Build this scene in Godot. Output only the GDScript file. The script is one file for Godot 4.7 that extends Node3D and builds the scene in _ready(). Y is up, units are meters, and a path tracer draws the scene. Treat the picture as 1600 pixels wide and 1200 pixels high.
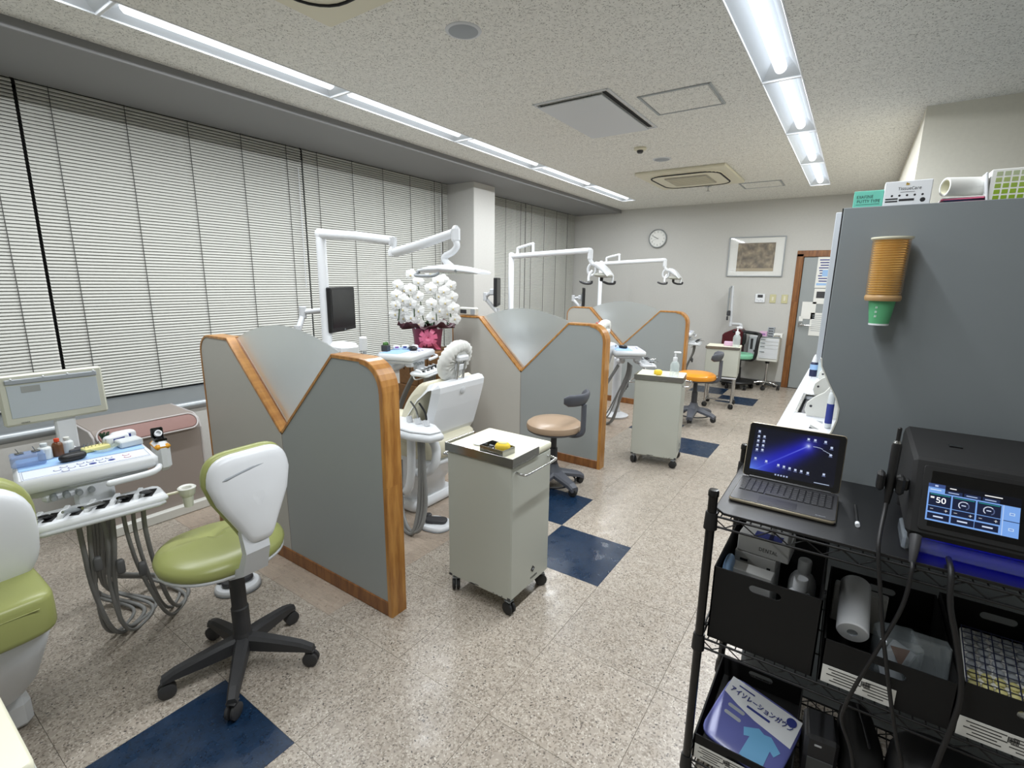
extends Node3D

# ---------------------------------------------------------------- shape helper
class G extends RefCounted:
	var st := SurfaceTool.new()
	var t := Transform3D()
	var gid := 1
	func _init() -> void:
		st.begin(Mesh.PRIMITIVE_TRIANGLES)
	func at(p: Vector3, rot := Vector3.ZERO) -> G:
		t = Transform3D(Basis.from_euler(rot * PI / 180.0), p)
		return self
	func flat() -> void:
		st.set_smooth_group(4294967295)
	func group() -> void:
		gid += 1
		st.set_smooth_group(gid)
	func tri(a: Vector3, b: Vector3, c: Vector3) -> void:   # counter-clockwise seen from outside
		st.add_vertex(t * a)
		st.add_vertex(t * c)
		st.add_vertex(t * b)
	func quad(a: Vector3, b: Vector3, c: Vector3, d: Vector3) -> void:
		tri(a, b, c)
		tri(a, c, d)
	func face(p: Array, out: Vector3) -> void:              # convex, turned to look along out
		var n: Vector3 = (p[1] - p[0]).cross(p[2] - p[0])
		var q := p.duplicate()
		if n.dot(out) < 0.0:
			q.reverse()
		for i in range(1, q.size() - 1):
			tri(q[0], q[i], q[i + 1])
	func box(c: Vector3, s: Vector3, b := 0.0) -> G:
		flat()
		var h := s / 2.0
		b = minf(b, minf(h.x, minf(h.y, h.z)) * 0.9)
		var p := func(axis: int, sg: Vector3) -> Vector3:
			var v := Vector3(h.x - b, h.y - b, h.z - b)
			v[axis] = h[axis]
			return c + v * sg
		for a in 3:
			var u := (a + 1) % 3
			var w := (a + 2) % 3
			for s0 in [-1.0, 1.0]:
				var l := []
				for k in [[-1.0, -1.0], [1.0, -1.0], [1.0, 1.0], [-1.0, 1.0]]:
					var sg := Vector3.ONE
					sg[a] = s0
					sg[u] = k[0]
					sg[w] = k[1]
					l.append(p.call(a, sg))
				var o := Vector3.ZERO
				o[a] = s0
				face(l, o)
				if b > 0.0:
					for s1 in [-1.0, 1.0]:
						var lo := Vector3.ONE
						lo[a] = s0
						lo[u] = s1
						lo[w] = -1.0
						var hi := lo
						hi[w] = 1.0
						var e := Vector3.ZERO
						e[a] = s0
						e[u] = s1
						face([p.call(a, lo), p.call(a, hi), p.call(u, hi), p.call(u, lo)], e)
		if b > 0.0:
			for i in 8:
				var sg := Vector3(1.0 if i & 1 else -1.0, 1.0 if i & 2 else -1.0, 1.0 if i & 4 else -1.0)
				face([p.call(0, sg), p.call(1, sg), p.call(2, sg)], sg)
		return self
	func span(lo: Vector3, hi: Vector3, b := 0.0) -> G:
		return box((lo + hi) / 2.0, (hi - lo).abs(), b)
	static func inset(q: PackedVector2Array, d: float) -> PackedVector2Array:
		var o := PackedVector2Array()
		var n := q.size()
		for i in n:
			var a := (q[i] - q[(i + n - 1) % n]).normalized()
			var c := (q[(i + 1) % n] - q[i]).normalized()
			var m := Vector2(-a.y, a.x) + Vector2(-c.y, c.x)
			o.append(q[i] + m * d / maxf(m.length_squared() / 2.0, 0.35))
		return o
	# outline in x,y pushed from z0 to z1; bevelled on both ends
	func prism(q: PackedVector2Array, z0: float, z1: float, b := 0.0, smooth := false, cap0 := true) -> G:
		var p := q.duplicate()
		if Geometry2D.is_polygon_clockwise(p):
			p.reverse()
		if z1 < z0:
			var zz := z0
			z0 = z1
			z1 = zz
		var n := p.size()
		var ip := inset(p, b) if b > 0.0 else p
		var ix := Geometry2D.triangulate_polygon(ip)
		var v := func(r: PackedVector2Array, i: int, z: float) -> Vector3:
			return Vector3(r[i % n].x, r[i % n].y, z)
		flat()
		for k in range(0, ix.size(), 3):
			var tr := [v.call(ip, ix[k], z1), v.call(ip, ix[k + 1], z1), v.call(ip, ix[k + 2], z1)]
			face(tr, Vector3(0, 0, 1))
			if cap0:
				face([v.call(ip, ix[k], z0), v.call(ip, ix[k + 1], z0), v.call(ip, ix[k + 2], z0)], Vector3(0, 0, -1))
		if smooth:
			group()
		for i in n:
			quad(v.call(p, i, z0 + b), v.call(p, i + 1, z0 + b), v.call(p, i + 1, z1 - b), v.call(p, i, z1 - b))
			if b > 0.0:
				quad(v.call(p, i, z1 - b), v.call(p, i + 1, z1 - b), v.call(ip, i + 1, z1), v.call(ip, i, z1))
				quad(v.call(ip, i, z0), v.call(ip, i + 1, z0), v.call(p, i + 1, z0 + b), v.call(p, i, z0 + b))
		return self
	# outline in x,z lifted from y0 to y1
	func slab(q: PackedVector2Array, y0: float, y1: float, b := 0.0, smooth := true) -> G:
		var keep := t
		t = t * Transform3D(Basis(Vector3(1, 0, 0), PI / 2), Vector3.ZERO)   # local (x, y, z) -> (x, -z, y)
		var f := PackedVector2Array()
		for p in q:
			f.append(Vector2(p.x, p.y))
		prism(f, -y1, -y0, b, smooth)
		t = keep
		return self
	func loft(rings: Array, caps := true, smooth := true) -> G:
		var n: int = rings[0].size()
		if smooth:
			group()
		else:
			flat()
		for r in rings.size() - 1:
			for i in n:
				var j := (i + 1) % n
				quad(rings[r][i], rings[r][j], rings[r + 1][j], rings[r + 1][i])
		if caps:
			flat()
			for e in 2:
				var r: PackedVector3Array = rings[0] if e == 0 else rings[-1]
				var c := Vector3.ZERO
				for p in r:
					c += p / n
				for i in n:
					if e == 0:
						tri(c, r[(i + 1) % n], r[i])
					else:
						tri(c, r[i], r[(i + 1) % n])
		return self
	func tube(p: Array, r: Variant, n := 8, caps := true) -> G:
		var rings := []
		var d: Vector3 = (p[1] - p[0]).normalized()
		var u := d.cross(Vector3.UP if absf(d.y) < 0.9 else Vector3.RIGHT).normalized()
		for i in p.size():
			var nd: Vector3 = (p[mini(i + 1, p.size() - 1)] - p[maxi(i - 1, 0)]).normalized()
			var ax := d.cross(nd)
			if ax.length() > 1e-5:
				u = u.rotated(ax.normalized(), d.angle_to(nd))
			d = nd
			var w := d.cross(u).normalized()
			var rr: float = r[i] if r is Array else r
			var ring := PackedVector3Array()
			for k in n:
				var a := TAU * k / n
				ring.append(p[i] + (u * cos(a) + w * sin(a)) * rr)
			rings.append(ring)
		return loft(rings, caps)
	# profile of (radius, height) pairs, listed from the bottom of the outside upwards
	func lathe(q: Array, n := 20) -> G:
		group()
		for i in q.size() - 1:
			if i > 0 and (q[i] - q[i - 1]).angle_to(q[i + 1] - q[i]) * signf(1.0) != 0.0 and absf((q[i] - q[i - 1]).angle_to(q[i + 1] - q[i])) > 0.6:
				group()
			for k in n:
				var a := TAU * k / n
				var b := TAU * (k + 1) / n
				var f := func(v: Vector2, g: float) -> Vector3:
					return Vector3(v.x * cos(g), v.y, -v.x * sin(g))
				var p0: Vector3 = f.call(q[i], a)
				var p1: Vector3 = f.call(q[i], b)
				var p2: Vector3 = f.call(q[i + 1], b)
				var p3: Vector3 = f.call(q[i + 1], a)
				if q[i].x > 1e-6:
					tri(p0, p1, p2)
				if q[i + 1].x > 1e-6:
					tri(p0, p2, p3)
		return self
	func cyl(c: Vector3, r: float, h: float, n := 20, b := 0.0) -> G:     # stands on c
		var keep := t
		t = t * Transform3D(Basis(), c)
		if b > 0.0:
			lathe([Vector2(0, 0), Vector2(r - b, 0), Vector2(r, b), Vector2(r, h - b), Vector2(r - b, h), Vector2(0, h)], n)
		else:
			lathe([Vector2(0, 0), Vector2(r, 0), Vector2(r, h), Vector2(0, h)], n)
		t = keep
		return self
	# rounded lump: |x|^e + ... ; e = 2 is an ellipsoid, 4 a cushion
	func lump(c: Vector3, r: Vector3, e := 2.0, nu := 24, nv := 12) -> G:
		var rings := []
		for j in range(1, nv):
			var ph := -PI / 2 + PI * j / nv
			var ring := PackedVector3Array()
			for i in nu:
				var th := -TAU * i / nu
				var f := func(x: float) -> float:
					return signf(x) * pow(absf(x), 2.0 / e)
				ring.append(c + Vector3(r.x * f.call(cos(th)) * f.call(cos(ph)), r.y * f.call(sin(ph)), r.z * f.call(sin(th)) * f.call(cos(ph))))
			rings.append(ring)
		loft(rings, false)
		var lo: PackedVector3Array = rings[0]
		var hi: PackedVector3Array = rings[-1]
		for i in nu:
			tri(c - Vector3(0, r.y, 0), lo[(i + 1) % nu], lo[i])
			tri(c + Vector3(0, r.y, 0), hi[i], hi[(i + 1) % nu])
		return self
	func done() -> ArrayMesh:
		st.generate_normals()
		return st.commit()

static func rr(w: float, h: float, r: float, k := 5, c := Vector2.ZERO) -> PackedVector2Array:   # rounded rectangle
	var o := PackedVector2Array()
	for q in 4:
		var m := Vector2((w / 2 - r) * [1, -1, -1, 1][q], (h / 2 - r) * [1, 1, -1, -1][q])
		for i in k + 1:
			var a := PI / 2 * (q + float(i) / k)
			o.append(c + m + Vector2(cos(a), sin(a)) * r)
	return o

static func spl(p: Array, k := 6) -> Array:     # smooth curve through points
	var o := []
	for i in p.size() - 1:
		var a: Variant = p[maxi(i - 1, 0)]
		var b: Variant = p[i]
		var c: Variant = p[i + 1]
		var d: Variant = p[mini(i + 2, p.size() - 1)]
		for s in k:
			o.append(b.cubic_interpolate(c, a, d, float(s) / k))
	o.append(p[-1])
	return o

static func v2(l: Array) -> PackedVector2Array:
	var o := PackedVector2Array()
	for i in range(0, l.size(), 2):
		o.append(Vector2(l[i], l[i + 1]))
	return o

static func P(x: float, y: float, z: float) -> Vector3:
	return Vector3(x, y, z)

# ---------------------------------------------------------------- nodes
var taken := {}
func numbered(n: String) -> String:
	var k: int = taken.get(n, 0)
	taken[n] = k + 1
	return n if k == 0 else "%s_%03d" % [n, k]

func tag(o: Node3D, label: String, category: String, group := "") -> Node3D:
	o.set_meta("label", label)
	o.set_meta("category", category)
	if group:
		o.set_meta("group", group)
	return o

func thing(called: String, label: String, category: String, pos := Vector3.ZERO, turn := 0.0, group := "") -> Node3D:
	var o := Node3D.new()
	o.name = numbered(called)
	add_child(o)
	o.position = pos
	o.rotation_degrees.y = turn
	return tag(o, label, category, group)

func part(called: String, g: Variant, m: Material, parent: Node3D, xf := Transform3D()) -> MeshInstance3D:
	var o := MeshInstance3D.new()
	o.name = called
	o.mesh = g.done() if g is G else g
	o.material_override = m
	o.transform = xf
	parent.add_child(o, true)
	return o

func solo(called: String, g: Variant, m: Material, label: String, category: String, pos := Vector3.ZERO, turn := 0.0, group := "") -> MeshInstance3D:
	var o := MeshInstance3D.new()
	o.name = numbered(called)
	o.mesh = g.done() if g is G else g
	o.material_override = m
	add_child(o)
	o.position = pos
	o.rotation_degrees.y = turn
	tag(o, label, category, group)
	return o

func struct(called: String, g: Variant, m: Material, label := "", category := "") -> MeshInstance3D:
	var o := MeshInstance3D.new()
	o.name = called
	o.mesh = g.done() if g is G else g
	o.material_override = m
	add_child(o)
	o.set_meta("kind", "structure")
	if label:
		o.set_meta("label", label)
		o.set_meta("category", category)
	return o

func copy(o: Node3D, called: String, label: String, pos: Vector3, turn := 0.0) -> Node3D:
	var c: Node3D = o.duplicate()
	c.name = numbered(called)
	add_child(c)
	c.position = pos
	c.rotation_degrees.y = turn
	c.set_meta("label", label)
	return c

# ---------------------------------------------------------------- materials
func mat(c: Color, rough := 0.5, metal := 0.0, spec := 0.5) -> StandardMaterial3D:
	var m := StandardMaterial3D.new()
	m.albedo_color = c
	m.roughness = rough
	m.metallic = metal
	m.metallic_specular = spec
	return m

func tri_map(m: StandardMaterial3D, scale: float, world := true) -> StandardMaterial3D:
	m.uv1_triplanar = true
	m.uv1_world_triplanar = world
	m.uv1_scale = Vector3.ONE * scale
	return m

func noise_tex(freq: float, seed_: int, c0: Color, c1: Color, oct := 4, size := 512, as_normal := false) -> NoiseTexture2D:
	var n := FastNoiseLite.new()
	n.seed = seed_
	n.frequency = freq
	n.fractal_octaves = oct
	var tx := NoiseTexture2D.new()
	tx.width = size
	tx.height = size
	tx.seamless = true
	tx.noise = n
	tx.as_normal_map = as_normal
	if not as_normal:
		var r := Gradient.new()
		r.set_color(0, c0)
		r.set_color(1, c1)
		tx.color_ramp = r
	return tx

func glow(c: Color, e: float) -> StandardMaterial3D:
	var m := mat(c, 0.5)
	m.emission_enabled = true
	m.emission = c
	m.emission_energy_multiplier = e
	return m

func pane(c: Color, a: float, rough := 0.05) -> StandardMaterial3D:
	var m := mat(Color(c.r, c.g, c.b, a), rough)
	m.transparency = BaseMaterial3D.TRANSPARENCY_ALPHA
	return m

func solid_glass(c: Color, a: float, rough: float) -> StandardMaterial3D:
	var m := mat(Color(c.r, c.g, c.b, a), rough)
	m.refraction_enabled = true
	m.refraction_scale = 0.05
	return m

# a picture of short strokes: the worm holes of ceiling board, the chips of terrazzo
func strokes(size: int, base: Color, list: Array, seed_: int, mottle := 0.0, streak := false) -> ImageTexture:
	var r := RandomNumberGenerator.new()
	r.seed = seed_
	var im := Image.create(size, size, false, Image.FORMAT_RGB8)
	im.fill(base)
	if mottle > 0.0:
		var n := FastNoiseLite.new()
		n.seed = seed_
		n.frequency = 0.02
		for y in range(0, size, 2):
			for x in range(0, size, 2):
				var k := 1.0 + mottle * (n.get_noise_2d(x * 0.25, y * 2.5) if streak else n.get_noise_2d(x, y)) + r.randf_range(-mottle, mottle) * 0.35
				im.fill_rect(Rect2i(x, y, 2, 2), Color(base.r * k, base.g * k, base.b * k))
	for s in list:            # [count, colour, longest, widest]
		for i in s[0]:
			var p := Vector2(r.randf() * size, r.randf() * size)
			var a := r.randf() * TAU
			var len: float = s[2] * r.randf_range(0.35, 1.0)
			var w: int = maxi(1, int(s[3] * r.randf_range(0.5, 1.0)))
			var c: Color = s[1].lerp(base, r.randf() * 0.45)
			for k in maxi(1, int(len)):
				a += r.randf_range(-0.25, 0.25)
				p += Vector2(cos(a), sin(a))
				var q := Vector2i(posmod(int(p.x), size), posmod(int(p.y), size))
				im.fill_rect(Rect2i(q.x, q.y, mini(w, size - q.x), mini(w, size - q.y)), c)
	return ImageTexture.create_from_image(im)

func text_mesh(s: String, height: float, serif := false, depth := 0.0006) -> TextMesh:
	var tm := TextMesh.new()
	var f := SystemFont.new()
	f.font_names = PackedStringArray(["Droid Serif" if serif else "Droid Sans"])
	tm.font = f
	tm.text = s
	tm.font_size = 32
	tm.pixel_size = height / 24.0
	tm.depth = depth
	return tm

var M := {}

const CEIL := 2.672
const FAR := -8.18
const GX := -0.882      # a floor joint in x
const GZ := -0.715      # a floor joint in z
const TILE := 0.4545

func make_materials() -> void:
	M.white = mat(Color(0.88, 0.89, 0.90), 0.32)
	M.white2 = mat(Color(0.80, 0.81, 0.82), 0.4)
	M.offwhite = mat(Color(0.83, 0.83, 0.80), 0.4)
	M.cream = mat(Color(0.90, 0.89, 0.80), 0.3)
	M.cartgrey = mat(Color(0.73, 0.74, 0.70), 0.35)
	M.steel = mat(Color(0.62, 0.62, 0.61), 0.25, 1.0)
	M.chrome = mat(Color(0.80, 0.80, 0.80), 0.15, 1.0)
	M.alu = mat(Color(0.62, 0.64, 0.65), 0.35, 0.6)
	M.black = mat(Color(0.07, 0.07, 0.075), 0.45)
	M.blackmatt = mat(Color(0.045, 0.045, 0.047), 0.7)
	M.blackgloss = mat(Color(0.04, 0.04, 0.045), 0.15)
	M.darkgrey = mat(Color(0.22, 0.22, 0.23), 0.5)
	M.stoolgrey = mat(Color(0.32, 0.33, 0.36), 0.5)
	M.nylon = mat(Color(0.20, 0.20, 0.205), 0.55)
	M.rubber = mat(Color(0.13, 0.13, 0.13), 0.6)
	M.hose = mat(Color(0.50, 0.50, 0.49), 0.5)
	M.green = mat(Color(0.61, 0.63, 0.38), 0.34)
	M.beigeskin = mat(Color(0.82, 0.80, 0.71), 0.4)
	M.tan = mat(Color(0.68, 0.585, 0.49), 0.33)
	M.orange = mat(Color(0.88, 0.57, 0.14), 0.33)
	M.mint = mat(Color(0.50, 0.75, 0.62), 0.35)
	M.blue = mat(Color(0.60, 0.74, 0.90), 0.5)
	M.blindslat = mat(Color(0.80, 0.80, 0.77), 0.45)
	M.cord = mat(Color(0.30, 0.30, 0.29), 0.7)
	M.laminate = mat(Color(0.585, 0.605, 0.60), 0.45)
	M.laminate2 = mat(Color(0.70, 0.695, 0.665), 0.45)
	M.cabinet = tri_map(mat(Color(0.49, 0.515, 0.525), 0.5), 2.0)
	M.paper = mat(Color(0.90, 0.90, 0.88), 0.8)
	M.ink = mat(Color(0.12, 0.12, 0.13), 0.7)
	M.inkblue = mat(Color(0.15, 0.20, 0.50), 0.7)
	M.palegrey = mat(Color(0.62, 0.64, 0.66), 0.7)
	M.doorgrey = mat(Color(0.58, 0.60, 0.60), 0.45)
	M.basegrey = mat(Color(0.36, 0.37, 0.37), 0.6)
	M.soffit = mat(Color(0.50, 0.50, 0.50), 0.6)
	M.reflector = mat(Color(0.86, 0.88, 0.90), 0.9, 0.0, 0.1)
	M.cassette = mat(Color(0.85, 0.83, 0.74), 0.45)
	M.cassettegrille = mat(Color(0.62, 0.60, 0.54), 0.5)
	M.tube = glow(Color(0.97, 0.985, 1.0), 1.25)
	M.clear = pane(Color(0.9, 0.95, 0.97), 0.12)
	M.glass = pane(Color(0.85, 0.9, 0.92), 0.1)
	M.yellow = mat(Color(0.93, 0.76, 0.12), 0.5)
	M.maroon = mat(Color(0.30, 0.07, 0.10), 0.35)
	M.screenoff = mat(Color(0.05, 0.05, 0.055), 0.3)
	# painted wallpaper with a faint weave
	var wp := mat(Color(0.76, 0.755, 0.735), 0.85)
	wp.albedo_texture = noise_tex(0.05, 3, Color(0.98, 0.98, 0.98), Color.WHITE, 5, 256)
	wp.heightmap_enabled = true
	wp.heightmap_texture = noise_tex(0.2, 4, Color.BLACK, Color.WHITE, 3, 256)
	wp.heightmap_scale = 0.02
	M.wall = tri_map(wp, 2.5)
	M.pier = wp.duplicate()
	M.pier.albedo_color = Color(0.88, 0.865, 0.81)  # warmer cream, also lightened to make up for weak light on this wall
	# ceiling board with worm holes
	var cb := mat(Color(1, 1, 1), 0.9)
	cb.albedo_texture = strokes(1024, Color(0.90, 0.895, 0.87), [[3400, Color(0.50, 0.49, 0.46), 13, 4], [3000, Color(0.76, 0.75, 0.72), 8, 3]], 11, 0.05)
	M.ceiling = tri_map(cb, 1.15)
	# floor tile: terrazzo look
	M.floor = []
	M.bay = []
	M.navy = []
	var ft := strokes(1024, Color(0.665, 0.625, 0.575), [[5200, Color(0.52, 0.48, 0.43), 11, 7], [3600, Color(0.78, 0.75, 0.70), 10, 6], [900, Color(0.40, 0.37, 0.34), 9, 6], [240, Color(0.24, 0.22, 0.21), 8, 7], [300, Color(0.86, 0.84, 0.80), 7, 5]], 21, 0.08)
	var bt := strokes(1024, Color(0.66, 0.60, 0.54), [[1500, Color(0.57, 0.52, 0.46), 10, 5], [900, Color(0.72, 0.68, 0.62), 10, 5], [160, Color(0.33, 0.30, 0.27), 9, 6]], 22, 0.10, true)
	var nt := strokes(1024, Color(0.08, 0.17, 0.27), [[2600, Color(0.05, 0.11, 0.18), 12, 6], [1500, Color(0.13, 0.25, 0.37), 10, 4], [120, Color(0.55, 0.60, 0.66), 4, 3]], 23, 0.10)
	var rough := noise_tex(0.012, 9, Color(0.20, 0.20, 0.20), Color(0.42, 0.42, 0.42), 4, 512)
	var bumps := noise_tex(0.006, 10, Color.BLACK, Color.WHITE, 2, 256)
	for i in 4:
		for k in 3:
			var m := mat(Color(1, 1, 1) * [0.97, 1.0, 1.03, 0.985][i], 1.0)
			m.albedo_color = Color.WHITE.darkened([0.02, 0.0, 0.012, 0.03][i])
			m.albedo_texture = [ft, bt, nt][k]
			m.roughness_texture = rough
			m.heightmap_enabled = true
			m.heightmap_texture = bumps
			m.heightmap_scale = 0.06
			tri_map(m, 1.3, false)
			m.uv1_offset = Vector3(0.31 * i, 0.17 * i, 0.43 * i)
			[M.floor, M.bay, M.navy][k].append(m)
	M.screed = mat(Color(0.20, 0.19, 0.175), 0.9)
	# varnished wood edge
	var wd := mat(Color(1, 1, 1), 0.28)
	wd.albedo_texture = wood_tex(Color(0.74, 0.53, 0.26), Color(0.58, 0.37, 0.14))
	wd.clearcoat_enabled = true
	wd.clearcoat = 0.4
	M.wood = tri_map(wd, 1.6)
	var wdd := mat(Color(1, 1, 1), 0.35)
	wdd.albedo_texture = wood_tex(Color(0.56, 0.37, 0.19), Color(0.42, 0.25, 0.11))
	M.woodend = tri_map(wdd, 1.6)
	M.woodline = mat(Color(0.36, 0.22, 0.13), 0.4)
	M.frost = solid_glass(Color(0.93, 0.95, 0.95), 0.10, 0.30)
	var cd := mat(Color(0.55, 0.40, 0.25), 0.8)
	cd.albedo_texture = noise_tex(0.05, 31, Color(0.9, 0.9, 0.9), Color.WHITE, 3, 256)
	M.cardboard = tri_map(cd, 2.0)

func wood_tex(a: Color, b: Color) -> ImageTexture:
	var n := FastNoiseLite.new()
	n.seed = 5
	n.frequency = 0.01
	var im := Image.create(256, 512, false, Image.FORMAT_RGB8)
	for y in 512:
		for x in 256:
			var k := n.get_noise_2d(x * 6.0, y * 0.35) * 0.9 + 0.35 * n.get_noise_2d(x * 24.0, y * 1.2) + 0.4
			im.set_pixel(x, y, a.lerp(b, clampf(k, 0.0, 1.0)))
	return ImageTexture.create_from_image(im)

func setup_camera_and_light() -> void:
	var cam := Camera3D.new()
	cam.name = "camera"
	add_child(cam)
	cam.fov = rad_to_deg(2.0 * atan(600.0 / 770.065))
	cam.position = Vector3(0, 1.5, 0)
	cam.rotation_order = EULER_ORDER_YXZ
	cam.rotation = Vector3(-0.207376885, 0.598759503, 0.0128161061)
	cam.near = 0.02
	cam.far = 60.0
	cam.current = true
	var we := WorldEnvironment.new()
	we.name = "environment"
	var e := Environment.new()
	e.background_mode = Environment.BG_COLOR
	e.background_color = Color(0.012, 0.014, 0.02)
	e.tonemap_mode = Environment.TONE_MAPPER_LINEAR
	e.tonemap_exposure = EXPOSURE
	e.sdfgi_enabled = true
	e.ssao_enabled = true
	e.ssil_enabled = true
	we.environment = e
	add_child(we)

const EXPOSURE := 1.0
const LAMP := 0.6

func build_floor() -> void:
	var f := struct("floor", G.new().span(P(-4.4, -0.12, FAR - 0.1), P(2.0, -0.006, 1.7)), M.screed, "speckled vinyl tile floor with a few navy tiles", "floor")
	var r := RandomNumberGenerator.new()
	r.seed = 4
	var meshes := {}
	for ix in range(-7, 6):
		for iz in range(-17, 5):
			var x0 := maxf(GX + ix * TILE - TILE, -3.88)
			var x1 := minf(GX + ix * TILE, 1.6)
			var z0 := maxf(GZ + iz * TILE, FAR)
			var z1 := minf(GZ + iz * TILE + TILE, 1.6)
			if x1 - x0 < 0.02 or z1 - z0 < 0.02 or (x0 > 0.0 and z1 < -2.3) or (x0 < -2.2 and z0 > 0.2) or z0 > 1.0:
				continue
			var key := Vector2i(roundi((x1 - x0) * 1000), roundi((z1 - z0) * 1000))
			if not meshes.has(key):
				meshes[key] = G.new().box(P(0, -0.003, 0), P(x1 - x0 - 0.0009, 0.006, z1 - z0 - 0.0009), 0.0006).done()
			var im := posmod(iz, 5)
			var navy := (ix == 0 and im == 1) or (ix == -1 and im == 0)
			var v := r.randi() % 4
			var m: Material = M.navy[v] if navy else M.bay[v] if ix < -1 and iz < -1 else M.floor[v]
			var b := Basis.from_euler(Vector3(r.randf_range(-0.0016, 0.0016), 0.0 if ix < -1 else PI * (r.randi() % 2), r.randf_range(-0.0016, 0.0016)))
			part("tile", meshes[key], m, f, Transform3D(b, P((x0 + x1) / 2, 0, (z0 + z1) / 2)))

const SLOTS := [[-3.04, -2.83], [-0.622, -0.411]]
const SLOT_END := [-7.30, 0.215]

func build_ceiling() -> void:
	var g := G.new()
	var y0 := CEIL
	var y1 := CEIL + 0.14
	g.span(P(-4.5, y0, FAR - 0.1), P(-3.04, y1, 1.7))
	g.span(P(-2.83, y0, FAR - 0.1), P(-0.622, y1, 1.7))
	g.span(P(-0.411, y0, FAR - 0.1), P(2.0, y1, 1.7))
	for s in SLOTS:
		g.span(P(s[0], y0, FAR - 0.1), P(s[1], y1, SLOT_END[0]))
		g.span(P(s[0], y0, SLOT_END[1]), P(s[1], y1, 1.7))
		g.span(P(s[0], y0 + 0.11, SLOT_END[0]), P(s[1], y1, SLOT_END[1]))
	struct("ceiling", g, M.ceiling, "fissured off-white ceiling board with recessed light slots", "ceiling")
	# recessed fittings
	var zs := [0.215, -1.03, -2.275, -3.525, -4.77, -6.01, -7.30]
	var rows := ["row above the blinds", "row above the aisle"]
	var nth := ["sixth", "fifth", "fourth", "third", "second", "first"]
	for s in 2:
		var x0: float = SLOTS[s][0]
		var x1: float = SLOTS[s][1]
		var xm := (x0 + x1) / 2
		for k in 6:
			var za: float = zs[k]
			var zb: float = zs[k + 1]
			var l := thing("ceiling_light", "long recessed white trough light, %s from the far wall in the %s" % [nth[k], rows[s]], "ceiling light", P(xm, CEIL, (za + zb) / 2), 0.0, "recessed trough lights")
			var hw := (x1 - x0) / 2
			var hl := (za - zb) / 2
			var t := G.new()
			t.flat()
			var d := 0.075
			var tw := 0.045
			var e := 0.11
			# trough: two sloping sides, top, sloping ends (a thin shell)
			for sg in [-1.0, 1.0]:
				t.face([P(sg * hw, 0, -hl), P(sg * hw, 0, hl), P(sg * tw, d, hl - e), P(sg * tw, d, -hl + e)], P(-sg, -1, 0))
				t.face([P(-hw, 0, sg * hl), P(hw, 0, sg * hl), P(tw, d, sg * (hl - e)), P(-tw, d, sg * (hl - e))], P(0, -1, -sg))
				t.face([P(sg * (hw + 0.001), 0.004, -hl), P(sg * (hw + 0.001), 0.004, hl), P(sg * tw, d + 0.004, hl - e), P(sg * tw, d + 0.004, -hl + e)], P(sg, 1, 0))
				t.face([P(-hw, 0.004, sg * hl), P(hw, 0.004, sg * hl), P(tw, d + 0.004, sg * (hl - e)), P(-tw, d + 0.004, sg * (hl - e))], P(0, 1, sg))
			t.face([P(-tw, d, -hl + e), P(tw, d, -hl + e), P(tw, d, hl - e), P(-tw, d, hl - e)], P(0, -1, 0))
			part("reflector", t, M.reflector, l)
			var fr := G.new()
			for sg in [-1.0, 1.0]:
				fr.box(P(sg * (hw - 0.001), 0.0, 0), P(0.008, 0.008, hl * 2), 0.002)
				fr.box(P(0, 0.002, sg * (hl - 0.004)), P(hw * 2, 0.016, 0.01), 0.002)
			part("frame", fr, M.white, l)
			var tb := G.new()
			tb.tube([P(0, 0.039, -hl + 0.06), P(0, 0.039, -hl + 0.075), P(0, 0.039, hl - 0.075), P(0, 0.039, hl - 0.06)], [0.02, 0.032, 0.032, 0.02], 14)
			part("light_tube", tb, M.tube, l)
			var al := AreaLight3D.new()
			al.name = "lamp_light"
			al.area_size = Vector2(0.055, hl * 2 - 0.16)
			al.area_normalize_energy = true
			al.light_energy = 4.0 * LAMP
			al.light_color = Color(0.965, 0.982, 1.0)
			al.area_range = 20.0
			al.shadow_enabled = true
			al.position = P(0, 0.006, 0)
			al.rotation_degrees.x = -90.0
			l.add_child(al)

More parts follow.
